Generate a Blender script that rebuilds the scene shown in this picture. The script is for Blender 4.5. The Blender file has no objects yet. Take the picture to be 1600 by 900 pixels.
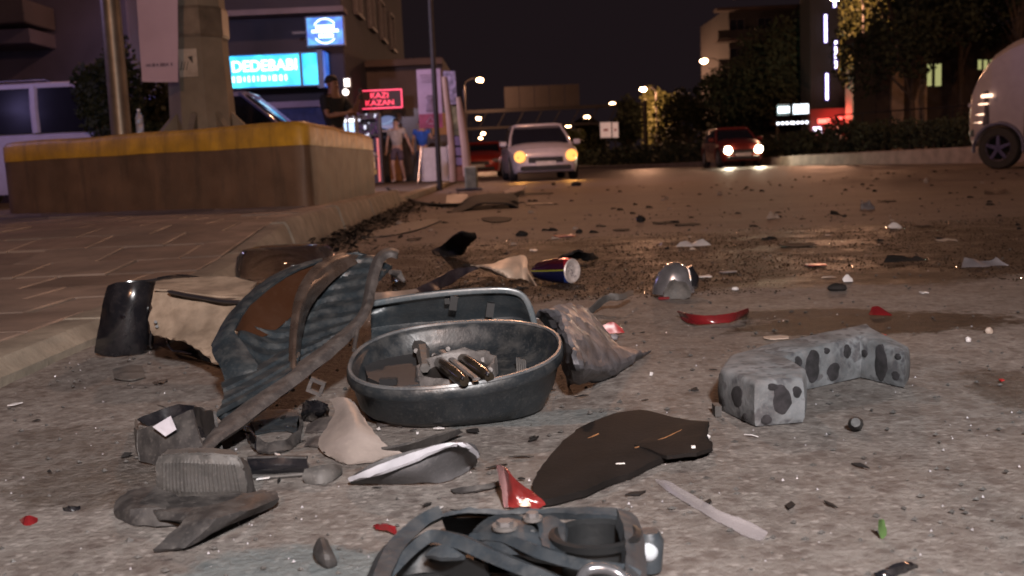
import bpy, bmesh, math, random
import numpy as np
from mathutils import Vector, Matrix, noise
random.seed(7); rng = np.random.default_rng(7)
S = bpy.context.scene; COL = S.collection
R = math.radians
# ------------------------------------------------------------------ camera
FPX, EYE, ROLL = 1600.0, .48, R(2.5)
PITCH = math.atan(195*math.cos(ROLL)/FPX)
_F = Vector((0, math.cos(PITCH), -math.sin(PITCH))); _U0 = Vector((0, math.sin(PITCH), math.cos(PITCH)))
_R = Vector((1,0,0))*math.cos(ROLL) - _U0*math.sin(ROLL)
_U = Vector((1,0,0))*math.sin(ROLL) + _U0*math.cos(ROLL)
CAM = Vector((0,0,EYE))
cd = bpy.data.cameras.new('camera'); cam = bpy.data.objects.new('camera', cd); COL.objects.link(cam)
M = Matrix((_R,_U,-_F)).transposed().to_4x4(); M.translation = CAM; cam.matrix_world = M
cd.sensor_width = 36; cd.lens = 36*FPX/1600; cd.clip_start = .05; cd.clip_end = 3000
cd.dof.use_dof = True; cd.dof.focus_distance = 2.0; cd.dof.aperture_fstop = 6.5
S.camera = cam
S.cycles.use_denoising = True
S.cycles.filter_width = 1.7
S.cycles.max_bounces = 6
S.cycles.sample_clamp_indirect = 3
# ------------------------------------------------------------------ night sky, exposure
W = bpy.data.worlds.new('World'); S.world = W; W.use_nodes = True
bg = W.node_tree.nodes['Background']; bg.inputs[0].default_value = (.0102,.0066,.0080,1); bg.inputs[1].default_value = 1.0
S.view_settings.view_transform = 'Standard'; S.view_settings.look = 'None'
S.view_settings.exposure = 0; S.view_settings.gamma = 1

# a pixel of the photograph as a direction; points of the place are measured on a height or at a distance
def _ray(px, py): return _F + _R*((px-800)/FPX) + _U*((450-py)/FPX)
def Z(px, py, z=0.0):
    d = _ray(px, py); return CAM + d*((z-EYE)/d.z)
def Yp(px, py, y):
    d = _ray(px, py); return CAM + d*(y/d.y)
def pt(t):
    if isinstance(t, Vector): return t
    return Z(t[0], t[1], t[2]/100) if len(t) == 3 else Yp(t[0], t[1], t[3])

# ------------------------------------------------------------------ materials
MATS = {}
def pbr(name, col, rough=.6, metal=0., var=.25, scale=8., bump=.2, bscale=60., dust=0., dustcol=(.2,.17,.15), alpha=None,
        trans=0., emis=None, estr=0., coat=0., spots=None, bdist=.002, spec=None, stain=None):
    if name in MATS: return MATS[name]
    m = bpy.data.materials.new(name); m.use_nodes = True; nt = m.node_tree; n = nt.nodes; L = nt.links
    b = n['Principled BSDF']
    tc = n.new('ShaderNodeTexCoord')
    no = n.new('ShaderNodeTexNoise'); no.inputs['Scale'].default_value = scale; no.inputs['Detail'].default_value = 6
    L.new(tc.outputs['Object'], no.inputs['Vector'])
    cr = n.new('ShaderNodeValToRGB'); L.new(no.outputs[0], cr.inputs[0])
    cr.color_ramp.elements[0].position = .32; cr.color_ramp.elements[1].position = .68
    cr.color_ramp.elements[0].color = tuple(c*(1-var) for c in col)+(1,)
    cr.color_ramp.elements[1].color = tuple(min(1,c*(1+var)) for c in col)+(1,)
    out = cr.outputs[0]
    if spots:      # (colour, scale, threshold): worn-through or printed spots
        v = n.new('ShaderNodeTexVoronoi'); v.inputs['Scale'].default_value = spots[1]
        nw = n.new('ShaderNodeTexNoise'); nw.inputs['Scale'].default_value = spots[1]*1.2
        ad = n.new('ShaderNodeMixRGB'); ad.inputs[0].default_value = .12; L.new(tc.outputs['Object'], nw.inputs['Vector'])
        L.new(tc.outputs['Object'], ad.inputs[1]); L.new(nw.outputs['Color'], ad.inputs[2]); L.new(ad.outputs[0], v.inputs['Vector'])
        r2 = n.new('ShaderNodeValToRGB'); r2.color_ramp.elements[0].position = spots[2]; r2.color_ramp.elements[1].position = spots[2]+(spots[3] if len(spots)>3 else .1)
        r2.color_ramp.elements[0].color = (1,1,1,1); r2.color_ramp.elements[1].color = (0,0,0,1)
        L.new(v.outputs['Distance'], r2.inputs[0])
        mx = n.new('ShaderNodeMixRGB'); L.new(r2.outputs[0], mx.inputs[0]); L.new(out, mx.inputs[1]); mx.inputs[2].default_value = tuple(spots[0])+(1,)
        out = mx.outputs[0]
    b.inputs['Roughness'].default_value = rough
    if stain:      # (colour, amount): drips and grime stretched up and down the face, with small chips
        mp = n.new('ShaderNodeMapping'); mp.inputs['Scale'].default_value = (1,1,.16); L.new(tc.outputs['Object'], mp.inputs[0])
        for sc_,lo,hi,k in ((7.,.5,.62,stain[1]),(2.2,.52,.7,stain[1]*.8),(30.,.66,.70,stain[1]*1.3)):
            ns = n.new('ShaderNodeTexNoise'); ns.inputs['Scale'].default_value = sc_; ns.inputs['Detail'].default_value = 6; ns.inputs['Roughness'].default_value = .65
            L.new(tc.outputs['Object'] if sc_ > 20 else mp.outputs[0], ns.inputs['Vector'])
            rg_ = n.new('ShaderNodeMapRange'); rg_.inputs[1].default_value = lo; rg_.inputs[2].default_value = hi; rg_.inputs[4].default_value = min(1,k); L.new(ns.outputs[0], rg_.inputs[0])
            mx = n.new('ShaderNodeMixRGB'); L.new(rg_.outputs[0], mx.inputs[0]); L.new(out, mx.inputs[1]); mx.inputs[2].default_value = tuple(stain[0])+(1,); out = mx.outputs[0]
    if dust > 0:
        g = n.new('ShaderNodeNewGeometry'); sx = n.new('ShaderNodeSeparateXYZ'); L.new(g.outputs['Normal'], sx.inputs[0])
        n2 = n.new('ShaderNodeTexNoise'); n2.inputs['Scale'].default_value = scale*2.7; n2.inputs['Detail'].default_value = 8
        L.new(tc.outputs['Object'], n2.inputs['Vector'])
        r3 = n.new('ShaderNodeMapRange'); r3.inputs[1].default_value = .42; r3.inputs[2].default_value = .72; L.new(n2.outputs[0], r3.inputs[0])
        mu = n.new('ShaderNodeMath'); mu.operation = 'MULTIPLY_ADD'; L.new(sx.outputs[2], mu.inputs[0]); mu.inputs[1].default_value = .5; mu.inputs[2].default_value = .6
        m2 = n.new('ShaderNodeMath'); m2.operation = 'MULTIPLY'; m2.use_clamp = True; L.new(mu.outputs[0], m2.inputs[0]); L.new(r3.outputs[0], m2.inputs[1])
        m3 = n.new('ShaderNodeMath'); m3.operation = 'MULTIPLY'; m3.use_clamp = True; L.new(m2.outputs[0], m3.inputs[0]); m3.inputs[1].default_value = dust
        mx = n.new('ShaderNodeMixRGB'); L.new(m3.outputs[0], mx.inputs[0]); L.new(out, mx.inputs[1]); mx.inputs[2].default_value = tuple(dustcol)+(1,)
        out = mx.outputs[0]
        n5 = n.new('ShaderNodeTexNoise'); n5.inputs['Scale'].default_value = scale*14; n5.inputs['Detail'].default_value = 3; L.new(tc.outputs['Object'], n5.inputs['Vector'])
        r5 = n.new('ShaderNodeMapRange'); r5.inputs[1].default_value = .56; r5.inputs[2].default_value = .66; r5.inputs[4].default_value = dust*.4; L.new(n5.outputs[0], r5.inputs[0])
        mx = n.new('ShaderNodeMixRGB'); L.new(r5.outputs[0], mx.inputs[0]); L.new(out, mx.inputs[1]); mx.inputs[2].default_value = tuple(min(1,c*1.35) for c in dustcol)+(1,)
        out = mx.outputs[0]
        rr = n.new('ShaderNodeMapRange'); rr.inputs[3].default_value = rough; rr.inputs[4].default_value = .95; L.new(m3.outputs[0], rr.inputs[0]); L.new(rr.outputs[0], b.inputs['Roughness'])
    L.new(out, b.inputs['Base Color'])
    b.inputs['Metallic'].default_value = metal
    if spec is not None: b.inputs['Specular IOR Level'].default_value = spec
    if coat: b.inputs['Coat Weight'].default_value = coat; b.inputs['Coat Roughness'].default_value = .06
    if trans: b.inputs['Transmission Weight'].default_value = trans
    if alpha is not None: b.inputs['Alpha'].default_value = alpha
    if emis: b.inputs['Emission Color'].default_value = tuple(emis)+(1,); b.inputs['Emission Strength'].default_value = estr
    if bump:
        n4 = n.new('ShaderNodeTexNoise'); n4.inputs['Scale'].default_value = bscale; n4.inputs['Detail'].default_value = 5
        L.new(tc.outputs['Object'], n4.inputs['Vector'])
        bp = n.new('ShaderNodeBump'); bp.inputs['Strength'].default_value = bump; bp.inputs['Distance'].default_value = bdist
        L.new(n4.outputs[0], bp.inputs['Height']); L.new(bp.outputs[0], b.inputs['Normal'])
    MATS[name] = m; return m
def glow(name, col, s):
    return pbr(name, (.4,.4,.4), .5, var=0, bump=0, emis=col, estr=s)

# ------------------------------------------------------------------ object helpers
def tag(o, label=None, cat=None, group=None, kind=None):
    if label: o['label'] = label
    if cat: o['category'] = cat
    if group: o['group'] = group
    if kind: o['kind'] = kind
    return o
def empty(name, loc, label, cat, group=None, rz=0):
    o = bpy.data.objects.new(name, None); COL.objects.link(o); o.location = loc; o.rotation_euler = (0,0,rz)
    o.empty_display_size = .1
    return tag(o, label, cat, group)
def link(name, verts, faces, mat, parent=None, smooth=False, recentre=True):
    """one mesh object; verts are in the parent's space (or the world's), a top-level one gets its origin at its foot"""
    v = np.array([tuple(p) for p in verts], float)
    off = Vector((0,0,0))
    if parent is None and recentre:
        off = Vector(((v[:,0].min()+v[:,0].max())/2, (v[:,1].min()+v[:,1].max())/2, v[:,2].min())); v = v - np.array(off)
    me = bpy.data.meshes.new(name); me.from_pydata([tuple(p) for p in v], [], faces)
    bm = bmesh.new(); bm.from_mesh(me); bmesh.ops.recalc_face_normals(bm, faces=bm.faces); bm.to_mesh(me); bm.free()
    if smooth:
        me.polygons.foreach_set('use_smooth', [True]*len(me.polygons))
        try: me.set_sharp_from_angle(angle=R(38 if smooth is True else smooth))
        except Exception: pass
    me.materials.append(mat)
    o = bpy.data.objects.new(name, me); COL.objects.link(o); o.location = off
    if parent: o.parent = parent
    return o
def local(parent):
    bpy.context.view_layer.update()
    return parent.matrix_world.inverted()
class MB:
    def __init__(s, T=None): s.v = []; s.f = []; s.T = T
    def add(s, vs, fs):
        k = len(s.v); s.v += [Vector(p) for p in vs]; s.f += [tuple(i+k for i in f) for f in fs]; return s
    def box(s, c, d, rot=None, bev=0.):
        c = Vector(c); hx,hy,hz = d[0]/2,d[1]/2,d[2]/2
        if bev <= 0:
            vs = [Vector((x,y,z)) for x in (-hx,hx) for y in (-hy,hy) for z in (-hz,hz)]
            fs = [(0,1,3,2),(4,6,7,5),(0,4,5,1),(2,3,7,6),(0,2,6,4),(1,5,7,3)]
        else:
            b = min(bev, hx*.9, hy*.9, hz*.9); vs = []; 
            for z,i in ((-hz,b),(-hz+b,0),(hz-b,0),(hz,b)):
                X,Y = hx-i,hy-i
                vs += [Vector(p) for p in ((X-b,-Y,z),(X,-Y+b,z),(X,Y-b,z),(X-b,Y,z),(-X+b,Y,z),(-X,Y-b,z),(-X,-Y+b,z),(-X+b,-Y,z))]
            fs = [tuple(range(7,-1,-1)), tuple(range(24,32))]
            for r in range(3):
                for k in range(8): fs.append((r*8+k, r*8+(k+1)%8, r*8+8+(k+1)%8, r*8+8+k))
        if rot is not None: vs = [rot @ v for v in vs]
        return s.add([c+v for v in vs], fs)
    def cyl(s, p0, p1, r0, r1=None, n=12, cap=True):
        return s.tube([p0,p1], [r0, r0 if r1 is None else r1], n, cap)
    def tube(s, pts, rad, n=8, cap=True, flat=1.):
        pts = [Vector(p) for p in pts]; rad = rad if isinstance(rad,(list,tuple)) else [rad]*len(pts)
        vs = []; fs = []; up = None
        for i,p in enumerate(pts):
            d = (pts[min(i+1,len(pts)-1)] - pts[max(i-1,0)]).normalized()
            if up is None: up = Vector((0,0,1)) if abs(d.z) < .9 else Vector((0,1,0))
            a = d.cross(up).normalized(); up = a.cross(d).normalized()
            for k in range(n):
                t = 2*math.pi*k/n; vs.append(p + a*math.cos(t)*rad[i] + up*math.sin(t)*rad[i]*flat)
        for i in range(len(pts)-1):
            for k in range(n): fs.append((i*n+k, i*n+(k+1)%n, i*n+n+(k+1)%n, i*n+n+k))
        if cap: fs += [tuple(range(n-1,-1,-1)), tuple(range((len(pts)-1)*n, len(pts)*n))]
        return s.add(vs, fs)
    def rings(s, rs, cap0=True, cap1=True, closed=False):
        n = len(rs[0]); vs = [p for r in rs for p in r]; fs = []
        m = len(rs)
        for i in range(m if closed else m-1):
            j = (i+1) % m
            for k in range(n): fs.append((i*n+k, i*n+(k+1)%n, j*n+(k+1)%n, j*n+k))
        if not closed:
            if cap0: fs.append(tuple(range(n-1,-1,-1)))
            if cap1: fs.append(tuple(range((m-1)*n, m*n)))
        return s.add(vs, fs)
    def prism(s, outline, d):
        """closed outline of 3D points pushed along the vector d"""
        o = [Vector(p) for p in outline]; d = Vector(d); n = len(o)
        return s.add(o+[p+d for p in o], [tuple(range(n)), tuple(range(2*n-1,n-1,-1))]+[(k,(k+1)%n,n+(k+1)%n,n+k) for k in range(n)])
    def build(s, name, mat, parent=None, smooth=False, world=False):
        v = s.v
        if world and parent: L = local(parent); v = [L @ p for p in v]
        return link(name, v, s.f, mat, parent, smooth)
def catmull(P, n):
    out = []
    for i in range(len(P)-1):
        p0 = P[max(i-1,0)]; p1 = P[i]; p2 = P[i+1]; p3 = P[min(i+2,len(P)-1)]
        for k in range(n):
            t = k/n; out.append(.5*((2*p1)+(p2-p0)*t+(2*p0-5*p1+4*p2-p3)*t*t+(3*p1-p0-3*p2+p3)*t**3))
    out.append(P[-1]); return out
def lerps(P, n):
    return [P[i].lerp(P[i+1], k/n) for i in range(len(P)-1) for k in range(n)] + [P[-1]]
def grid_pts(rows, nu=4, nv=4, flat=False):
    if flat:
        rows = [lerps([pt(t) for t in r], nu) for r in rows]; cols = [lerps([rows[i][j] for i in range(len(rows))], nv) for j in range(len(rows[0]))]
        return [[cols[j][i] for j in range(len(cols))] for i in range(len(cols[0]))]
    rows = [catmull([pt(t) for t in r], nu) for r in rows]
    cols = [catmull([rows[i][j] for i in range(len(rows))], nv) for j in range(len(rows[0]))]
    return [[cols[j][i] for j in range(len(cols))] for i in range(len(cols[0]))]
def sheet_mb(rows, th=.003, nu=4, nv=4, crumple=0., cs=25., ridge=None, mb=None, floor=0.001, ragged=0., flat=False):
    """a real, thick sheet bent through a grid of control points"""
    G = grid_pts(rows, nu, nv, flat); m = len(G); n = len(G[0])
    if ragged:
        for i in range(m):
            for j in range(n):
                if i in (0,m-1) or j in (0,n-1):
                    p = G[i][j]; G[i][j] = p + noise.noise_vector(p*120)*ragged
    if crumple:
        for i in range(m):
            for j in range(n):
                p = G[i][j]; G[i][j] = p + noise.noise_vector(p*cs)*crumple + noise.noise_vector(p*cs*2.7)*crumple*.4
    N = [[None]*n for _ in range(m)]
    for i in range(m):
        for j in range(n):
            a = G[min(i+1,m-1)][j]-G[max(i-1,0)][j]; b = G[i][min(j+1,n-1)]-G[i][max(j-1,0)]
            c = a.cross(b); N[i][j] = c.normalized() if c.length > 1e-9 else Vector((0,0,1))
    top = []; bot = []
    for i in range(m):
        for j in range(n):
            o = ridge(i/(m-1), j/(n-1)) if ridge else 0
            p = G[i][j]; a = p + N[i][j]*(th/2+o); b = p - N[i][j]*th/2
            for q in (a,b):
                if floor is not None and q.z < floor: q.z = floor + (0 if q is b else th*.5)
            top.append(a); bot.append(b)
    k = m*n; fs = []
    for i in range(m-1):
        for j in range(n-1):
            a,b,c,d = i*n+j, i*n+j+1, (i+1)*n+j+1, (i+1)*n+j
            fs += [(a,b,c,d),(k+d,k+c,k+b,k+a)]
    bd = [(0,j) for j in range(n)]+[(i,n-1) for i in range(1,m)]+[(m-1,j) for j in range(n-2,-1,-1)]+[(i,0) for i in range(m-2,0,-1)]
    ids = [i*n+j for i,j in bd]
    for q in range(len(ids)):
        a,b = ids[q], ids[(q+1)%len(ids)]; fs.append((b,a,k+a,k+b))
    mb = mb or MB(); mb.add(top+bot, fs); return mb
def sheet(name, rows, th, mat, parent=None, smooth=50, world=True, **kw):
    smooth = min(smooth, 34); kw.setdefault('ragged', .0016)
    mb = sheet_mb(rows, th, **kw); return mb.build(name, mat, parent, smooth, world=world)
def plate_mb(outline, z, th, mb=None, zf=None, inset=.12):
    """a flat broken plate lying on the ground: outline in pixels, bevelled rim, underside at z cm"""
    P = [pt((a,b,z)) for a,b in outline]; c = sum(P, Vector())/len(P); Q = []
    for i,p in enumerate(P):          # broken, not cut: a finely ragged outline
        q = P[(i+1)%len(P)]
        for k in range(4): r = p.lerp(q,k/4); w = noise.noise_vector(r*150)*.0022+noise.noise_vector(r*45)*.002; Q.append(Vector((r.x+w.x,r.y+w.y,r.z)))
    P = Q
    if zf: P = [Vector((p.x,p.y,p.z+zf(p))) for p in P]
    n = len(P); top = [p+Vector((0,0,th)) for p in P]; inn = [c+(p-c)*(1-inset)+Vector((0,0,th*1.15 + (zf(c+(p-c)*(1-inset))-zf(p) if zf else 0))) for p in P]
    ctr = c + Vector((0,0,th*1.2+(zf(c) if zf else 0)))
    vs = P+top+inn+[ctr]; fs = [tuple(range(n))]
    for k in range(n):
        j = (k+1)%n; fs += [(k,j,n+j,n+k),(n+k,n+j,2*n+j,2*n+k),(2*n+k,2*n+j,3*n)]
    mb = mb or MB(); mb.add(vs, fs); return mb
def text_mesh(body, size, depth=.01, bold=0., squash=1.):
    cu = bpy.data.curves.new('lettering','FONT'); cu.body = body; cu.size = size; cu.extrude = depth; cu.offset = bold
    cu.align_x = 'CENTER'; cu.align_y = 'CENTER'; cu.space_line = .85
    o = bpy.data.objects.new('lettering', cu); COL.objects.link(o); bpy.context.view_layer.update()
    me = bpy.data.meshes.new_from_object(o.evaluated_get(bpy.context.evaluated_depsgraph_get()))
    bpy.data.objects.remove(o); bpy.data.curves.remove(cu); me.transform(Matrix.Diagonal((squash,1,1,1))); return me
def put_text(body, size, parent, c, mat, depth=.01, bold=0., squash=1., rz=0):
    """lettering standing upright, facing -y in the parent's space"""
    me = text_mesh(body, size, depth, bold, squash); me.transform(Matrix.Rotation(rz,4,'Z') @ Matrix.Rotation(R(90),4,'X'))
    me.materials.clear(); me.materials.append(mat)
    o = bpy.data.objects.new('lettering', me); COL.objects.link(o); o.parent = parent; o.location = c; return o
def copy_tree(o, parent=None):
    c = o.copy(); COL.objects.link(c); c.parent = parent
    for ch in list(o.children): copy_tree(ch, c)
    return c
def smooth01(x, a, b):
    t = min(1,max(0,(x-a)/(b-a))); return t*t*(3-2*t)
# ================================================================== SETTING
def asphalt():
    m = bpy.data.materials.new('asphalt'); m.use_nodes = True; nt = m.node_tree; n = nt.nodes; L = nt.links; b = n['Principled BSDF']
    tc = n.new('ShaderNodeTexCoord'); P = tc.outputs['Object']
    def noi(s, d=5, r=.5, dist=0, vec=P):
        x = n.new('ShaderNodeTexNoise'); x.inputs['Scale'].default_value = s; x.inputs['Detail'].default_value = d; x.inputs['Roughness'].default_value = r
        x.inputs['Distortion'].default_value = dist; L.new(vec, x.inputs['Vector']); return x.outputs[0]
    def mr(x, a, b_, c=0, d=1):
        q = n.new('ShaderNodeMapRange'); q.inputs[1].default_value = a; q.inputs[2].default_value = b_; q.inputs[3].default_value = c; q.inputs[4].default_value = d; L.new(x, q.inputs[0]); return q.outputs[0]
    def mth(op, a, b_):
        q = n.new('ShaderNodeMath'); q.operation = op
        for i,v in enumerate((a,b_)):
            if isinstance(v,(int,float)): q.inputs[i].default_value = v
            else: L.new(v, q.inputs[i])
        return q.outputs[0]
    def mix(f, a, b_, t='MIX'):
        q = n.new('ShaderNodeMixRGB'); q.blend_type = t
        for i,v in enumerate((f,a,b_)):
            if isinstance(v,(int,float)): q.inputs[i].default_value = v
            elif isinstance(v,tuple): q.inputs[i].default_value = v+(1,)
            else: L.new(v, q.inputs[i])
        return q.outputs[0]
    big = noi(1.3, 6, .6); mid = noi(14, 6, .65)
    base = mix(mr(big,.35,.65), (.13,.118,.108), (.215,.198,.185))
    base = mix(mr(mid,.42,.62,0,.6), base, (.085,.068,.06))
    base = mix(mr(noi(55,4,.7),.5,.66,0,.45), base, (.085,.072,.066))
    base = mix(mr(noi(38,4,.7),.56,.7,0,.45), base, (.25,.228,.212))
    vo = n.new('ShaderNodeTexVoronoi'); vo.inputs['Scale'].default_value = 75; L.new(P, vo.inputs['Vector'])
    sep = n.new('ShaderNodeSeparateColor'); L.new(vo.outputs['Color'], sep.inputs[0])
    st = mth('MULTIPLY', mr(vo.outputs['Distance'],.55,.25), mr(sep.outputs[0],.45,.6))
    base = mix(mth('MULTIPLY',st,.55), base, (.27,.245,.23))
    dk = mth('MULTIPLY', mr(vo.outputs['Distance'],.6,.3), mr(sep.outputs[1],.5,.6))
    base = mix(mth('MULTIPLY',dk,.6), base, (.075,.063,.058))
    v2 = n.new('ShaderNodeTexVoronoi'); v2.inputs['Scale'].default_value = 31; L.new(P, v2.inputs['Vector'])
    s2 = n.new('ShaderNodeSeparateColor'); L.new(v2.outputs['Color'], s2.inputs[0])
    base = mix(mth('MULTIPLY', mth('MULTIPLY', mr(v2.outputs['Distance'],.55,.2), mr(s2.outputs[2],.5,.6)), .65), base, (.07,.055,.05))
    # the wet, muddy band across the carriageway
    sx = n.new('ShaderNodeSeparateXYZ'); L.new(P, sx.inputs[0]); X,Y = sx.outputs[0], sx.outputs[1]
    wob = mth('MULTIPLY', mth('SUBTRACT', noi(1.1, 6, .65, .4), .5), 1.0)
    wob2 = mth('MULTIPLY', mth('SUBTRACT', noi(5, 5, .6), .5), .35)
    near = mth('ADD', mth('ADD', mth('SUBTRACT', Y, 3.55), wob), wob2)
    far = mth('ADD', mth('SUBTRACT', mth('ADD', mth('MULTIPLY',X,.05), 6.3), Y), mth('MULTIPLY',wob,1.6))
    wet = mth('MULTIPLY', mr(near,-.03,.1), mr(far,-.15,.35))
    wet = mth('MULTIPLY', wet, mr(X,-1.15,-.7))
    # damp blotches nearer the camera
    def blot(x, y, rx, ry, k):
        a = mth('DIVIDE', mth('SUBTRACT',X,x), rx); c = mth('DIVIDE', mth('SUBTRACT',Y,y), ry)
        r = mth('ADD', mth('ADD', mth('MULTIPLY',a,a), mth('MULTIPLY',c,c)), mth('MULTIPLY', mth('SUBTRACT', noi(16,5,.7), .5), 2.6))
        return mth('MULTIPLY', mr(r,1.15,.7), k)
    w2 = mth('MAXIMUM', blot(1.0,2.78,.40,.20,1.0), blot(.86,3.0,.25,.09,.9))
    w2 = mth('MAXIMUM', w2, blot(1.0,1.9,.12,.25,.6)); w2 = mth('MAXIMUM', w2, blot(-.2,3.0,.5,.3,.5))
    w2 = mth('MAXIMUM', w2, blot(-.86,1.8,.18,.18,.3)); w2 = mth('MAXIMUM', w2, blot(-.62,1.62,.22,.16,.5))
    damp = mth('MAXIMUM', wet, w2)
    # bluish shadow painted into the asphalt close by and below the oval housing
    teal_shade = mth('MAXIMUM', blot(-.29,1.2,.135,.085,.75), blot(.02,1.90,.22,.06,.6))
    base = mix(mth('MULTIPLY',teal_shade,.75), base, (.10,.135,.145))
    # beyond the wet band the sodium light's brown is painted into the asphalt
    base = mix(mr(Y,3.2,7.5,0,.72), base, mix(mr(noi(2.2,5,.6),.35,.65), (.075,.052,.042), (.115,.082,.066)))
    sc = n.new('ShaderNodeMapping'); sc.inputs['Scale'].default_value = (.25,1.6,1); L.new(P, sc.inputs[0])
    base = mix(mth('MULTIPLY', mr(noi(1.2,6,.65,0,sc.outputs[0]),.5,.72), .45), base, (.05,.036,.03))
    base = mix(mth('MULTIPLY',damp,.92), base, mix(mr(mid,.4,.6), (.020,.012,.008), (.042,.028,.018)))
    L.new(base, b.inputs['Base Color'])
    pud = mth('MULTIPLY', wet, mr(noi(3.5,4,.6),.35,.6))
    ro = mr(mth('MAXIMUM', mth('MULTIPLY',pud,1.0), mth('MULTIPLY',damp,.35)), 0, 1, .68, .44)
    # traffic-polished asphalt farther down the road has a sheen
    rp = mr(Y, 14, 30, 0, .2)
    L.new(mth('SUBTRACT', ro, rp), b.inputs['Roughness'])
    L.new(mr(damp,0,1,.30,.13), b.inputs['Specular IOR Level'])
    h1 = mth('ADD', mth('MULTIPLY', vo.outputs['Distance'], -.7), noi(190,3,.6))
    h = mth('ADD', h1, mth('MULTIPLY', noi(28,5,.7), 1.3)); h = mth('ADD', h, mth('MULTIPLY', mth('MULTIPLY', damp, noi(85,4,.7)), 3.2))
    bp = n.new('ShaderNodeBump'); bp.inputs['Distance'].default_value = .0035; L.new(h, bp.inputs['Height'])
    L.new(mr(damp,0,1,.8,1.0), bp.inputs['Strength']); L.new(bp.outputs[0], b.inputs['Normal'])
    return m
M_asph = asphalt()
# carriageway: one sheet out to the horizon, finely meshed and uneven close by
def road():
    xs = np.concatenate([[-1500,-300,-60,-20,-8,-4],np.linspace(-2.2,3.4,113),[5,8,15,40,90,300,1500]])
    ys = np.concatenate([[-300,-40,-6,0],np.linspace(.8,7.6,137),[9,11,14,18,25,40,80,200,600,1800]])
    vs = []; 
    for y in ys:
        for x in xs:
            k = 1. if (-2.3<x<3.5 and .7<y<7.7) else 0.
            z = (noise.noise(Vector((x*2.3,y*2.3,0)))*.006+noise.noise(Vector((x*9,y*9,3)))*.0025)*k
            vs.append((x,y,z))
    n = len(xs); fs = [(i*n+j,i*n+j+1,(i+1)*n+j+1,(i+1)*n+j) for i in range(len(ys)-1) for j in range(n-1)]
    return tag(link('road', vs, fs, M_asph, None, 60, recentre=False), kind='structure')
road()
# --- pavement on the left, with a dropped kerb that rises to a full one and ends beyond the concrete block
KX = -1.24
def pz(y): return .055 + .145*smooth01(y,4.4,6.6) - .10*smooth01(y,13.2,13.7)
def kx(y): return KX - .012*max(0,y-4)
M_pave = pbr('pavement_concrete', (.21,.16,.13), .62, var=.35, scale=1.6, bump=.5, bscale=60, dust=.6, dustcol=(.08,.06,.05), bdist=.003)
M_kerb = pbr('kerb_concrete', (.22,.19,.15), .75, var=.3, scale=5, bump=.6, bscale=70, dust=.5, dustcol=(.1,.08,.06), bdist=.004)
def pavement():
    ys = sorted(set([-6,-2,0]+list(np.arange(.6,15,.2))+[16,18,22,28,36,50])); xs = [-60,-30,-14,-9,-6]+list(np.arange(-4.6,-1.5,.2))
    vs = []; 
    for y in ys:
        for x in xs+[None]:
            xx = kx(y)-.16 if x is None else x
            vs.append((xx,y,pz(y)+noise.noise(Vector((xx*.9,y*.9,0)))*.01 if x is not None else pz(y)-.001))
    n = len(xs)+1; fs = [(i*n+j,i*n+j+1,(i+1)*n+j+1,(i+1)*n+j) for i in range(len(ys)-1) for j in range(n-1)]
    vs = [(x,y,z-.035) for x,y,z in vs]
    root = tag(link('pavement', vs, fs, M_dirt_, None, 60, recentre=False), kind='structure')
    # paving slabs, laid one by one as far as the eye can part them
    M2 = pbr('paving_slab_worn', (.17,.125,.10), .6, var=.35, scale=2.3, bump=.5, bscale=50, dust=.6, dustcol=(.08,.06,.05), bdist=.003)
    rr = random.Random(44); st = .42; j = 0; y = 1.7
    while y < 13.1:
        x = kx(y)-.175-st/2 - (.0 if j%2 else st*.5)
        if j%2 == 0: ws = [(kx(y)-.175-st*.25, st*.5)]
        else: ws = []
        xx = kx(y)-.175 - (st*.5 if j%2 == 0 else 0)
        while xx-st > max(-4.95,-1.6-y*.62): ws.append((xx-st/2, st)); xx -= st
        for cx_,w_ in ws:
            a,b_ = w_/2-.005, st/2-.005; dz = rr.uniform(-.004,.004); tx,ty = rr.uniform(-.008,.008), rr.uniform(-.008,.008); V=[]
            for ins,h in ((0,-.034),(0,-.005),(.006,0)):
                for sx_,sy_ in ((-1,-1),(1,-1),(1,1),(-1,1)):
                    px_,py_ = sx_*(a-ins), sy_*(b_-ins); V.append(Vector((cx_+px_, y+st/2+py_, pz(y+st/2+py_)+h+dz+tx*px_+ty*py_)))
            link('paving_slab', V, [(0,1,5,4),(1,2,6,5),(2,3,7,6),(3,0,4,7),(4,5,9,8),(5,6,10,9),(6,7,11,10),(7,4,8,11),(8,9,10,11)], M_pave if rr.random()<.55 else M2, root)
        y += st; j += 1
    return root
M_dirt_ = pbr('joint_sand', (.085,.065,.05), .9, var=.3, scale=6, bump=.4)
pave = pavement()
def kerb():
    root = bpy.data.objects.new('kerb', None); COL.objects.link(root); root['kind'] = 'structure'
    y = .2
    while y < 13.2:
        ln = .98; ns = 5; rs = []
        dx = random.uniform(-.008,.008); dz = random.uniform(-.004,.004)
        for k in range(ns+1):
            yy = y + .013 + (ln-.026)*k/ns; h = pz(yy)+dz; x = kx(yy)+dx; b = .02
            j = lambda a: noise.noise(Vector((a*5,yy*2.5,h)))*.006
            slope = .05 if h > .1 else .02
            rs.append([(x-.17,yy,-.02),(x,yy,-.02),(x-.003+j(1),yy,.02),(x-slope+j(2),yy,h-b+j(3)),(x-slope-b+j(2),yy,h+.004+j(4)),(x-.15,yy,h+.005),(x-.165,yy,h-.004)])
        MB().rings([[Vector(p) for p in r] for r in rs]).build('kerb_stone', M_kerb, root, 40)
        y += ln+.006
    return root
kerb()
# far kerb of the lower forecourt
link('forecourt_kerb', *(lambda mb:(mb.v,mb.f))(MB().box((-1.5,31,.05),(.18,35,.11),bev=.02)), M_kerb)['kind'] = 'structure'
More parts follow.
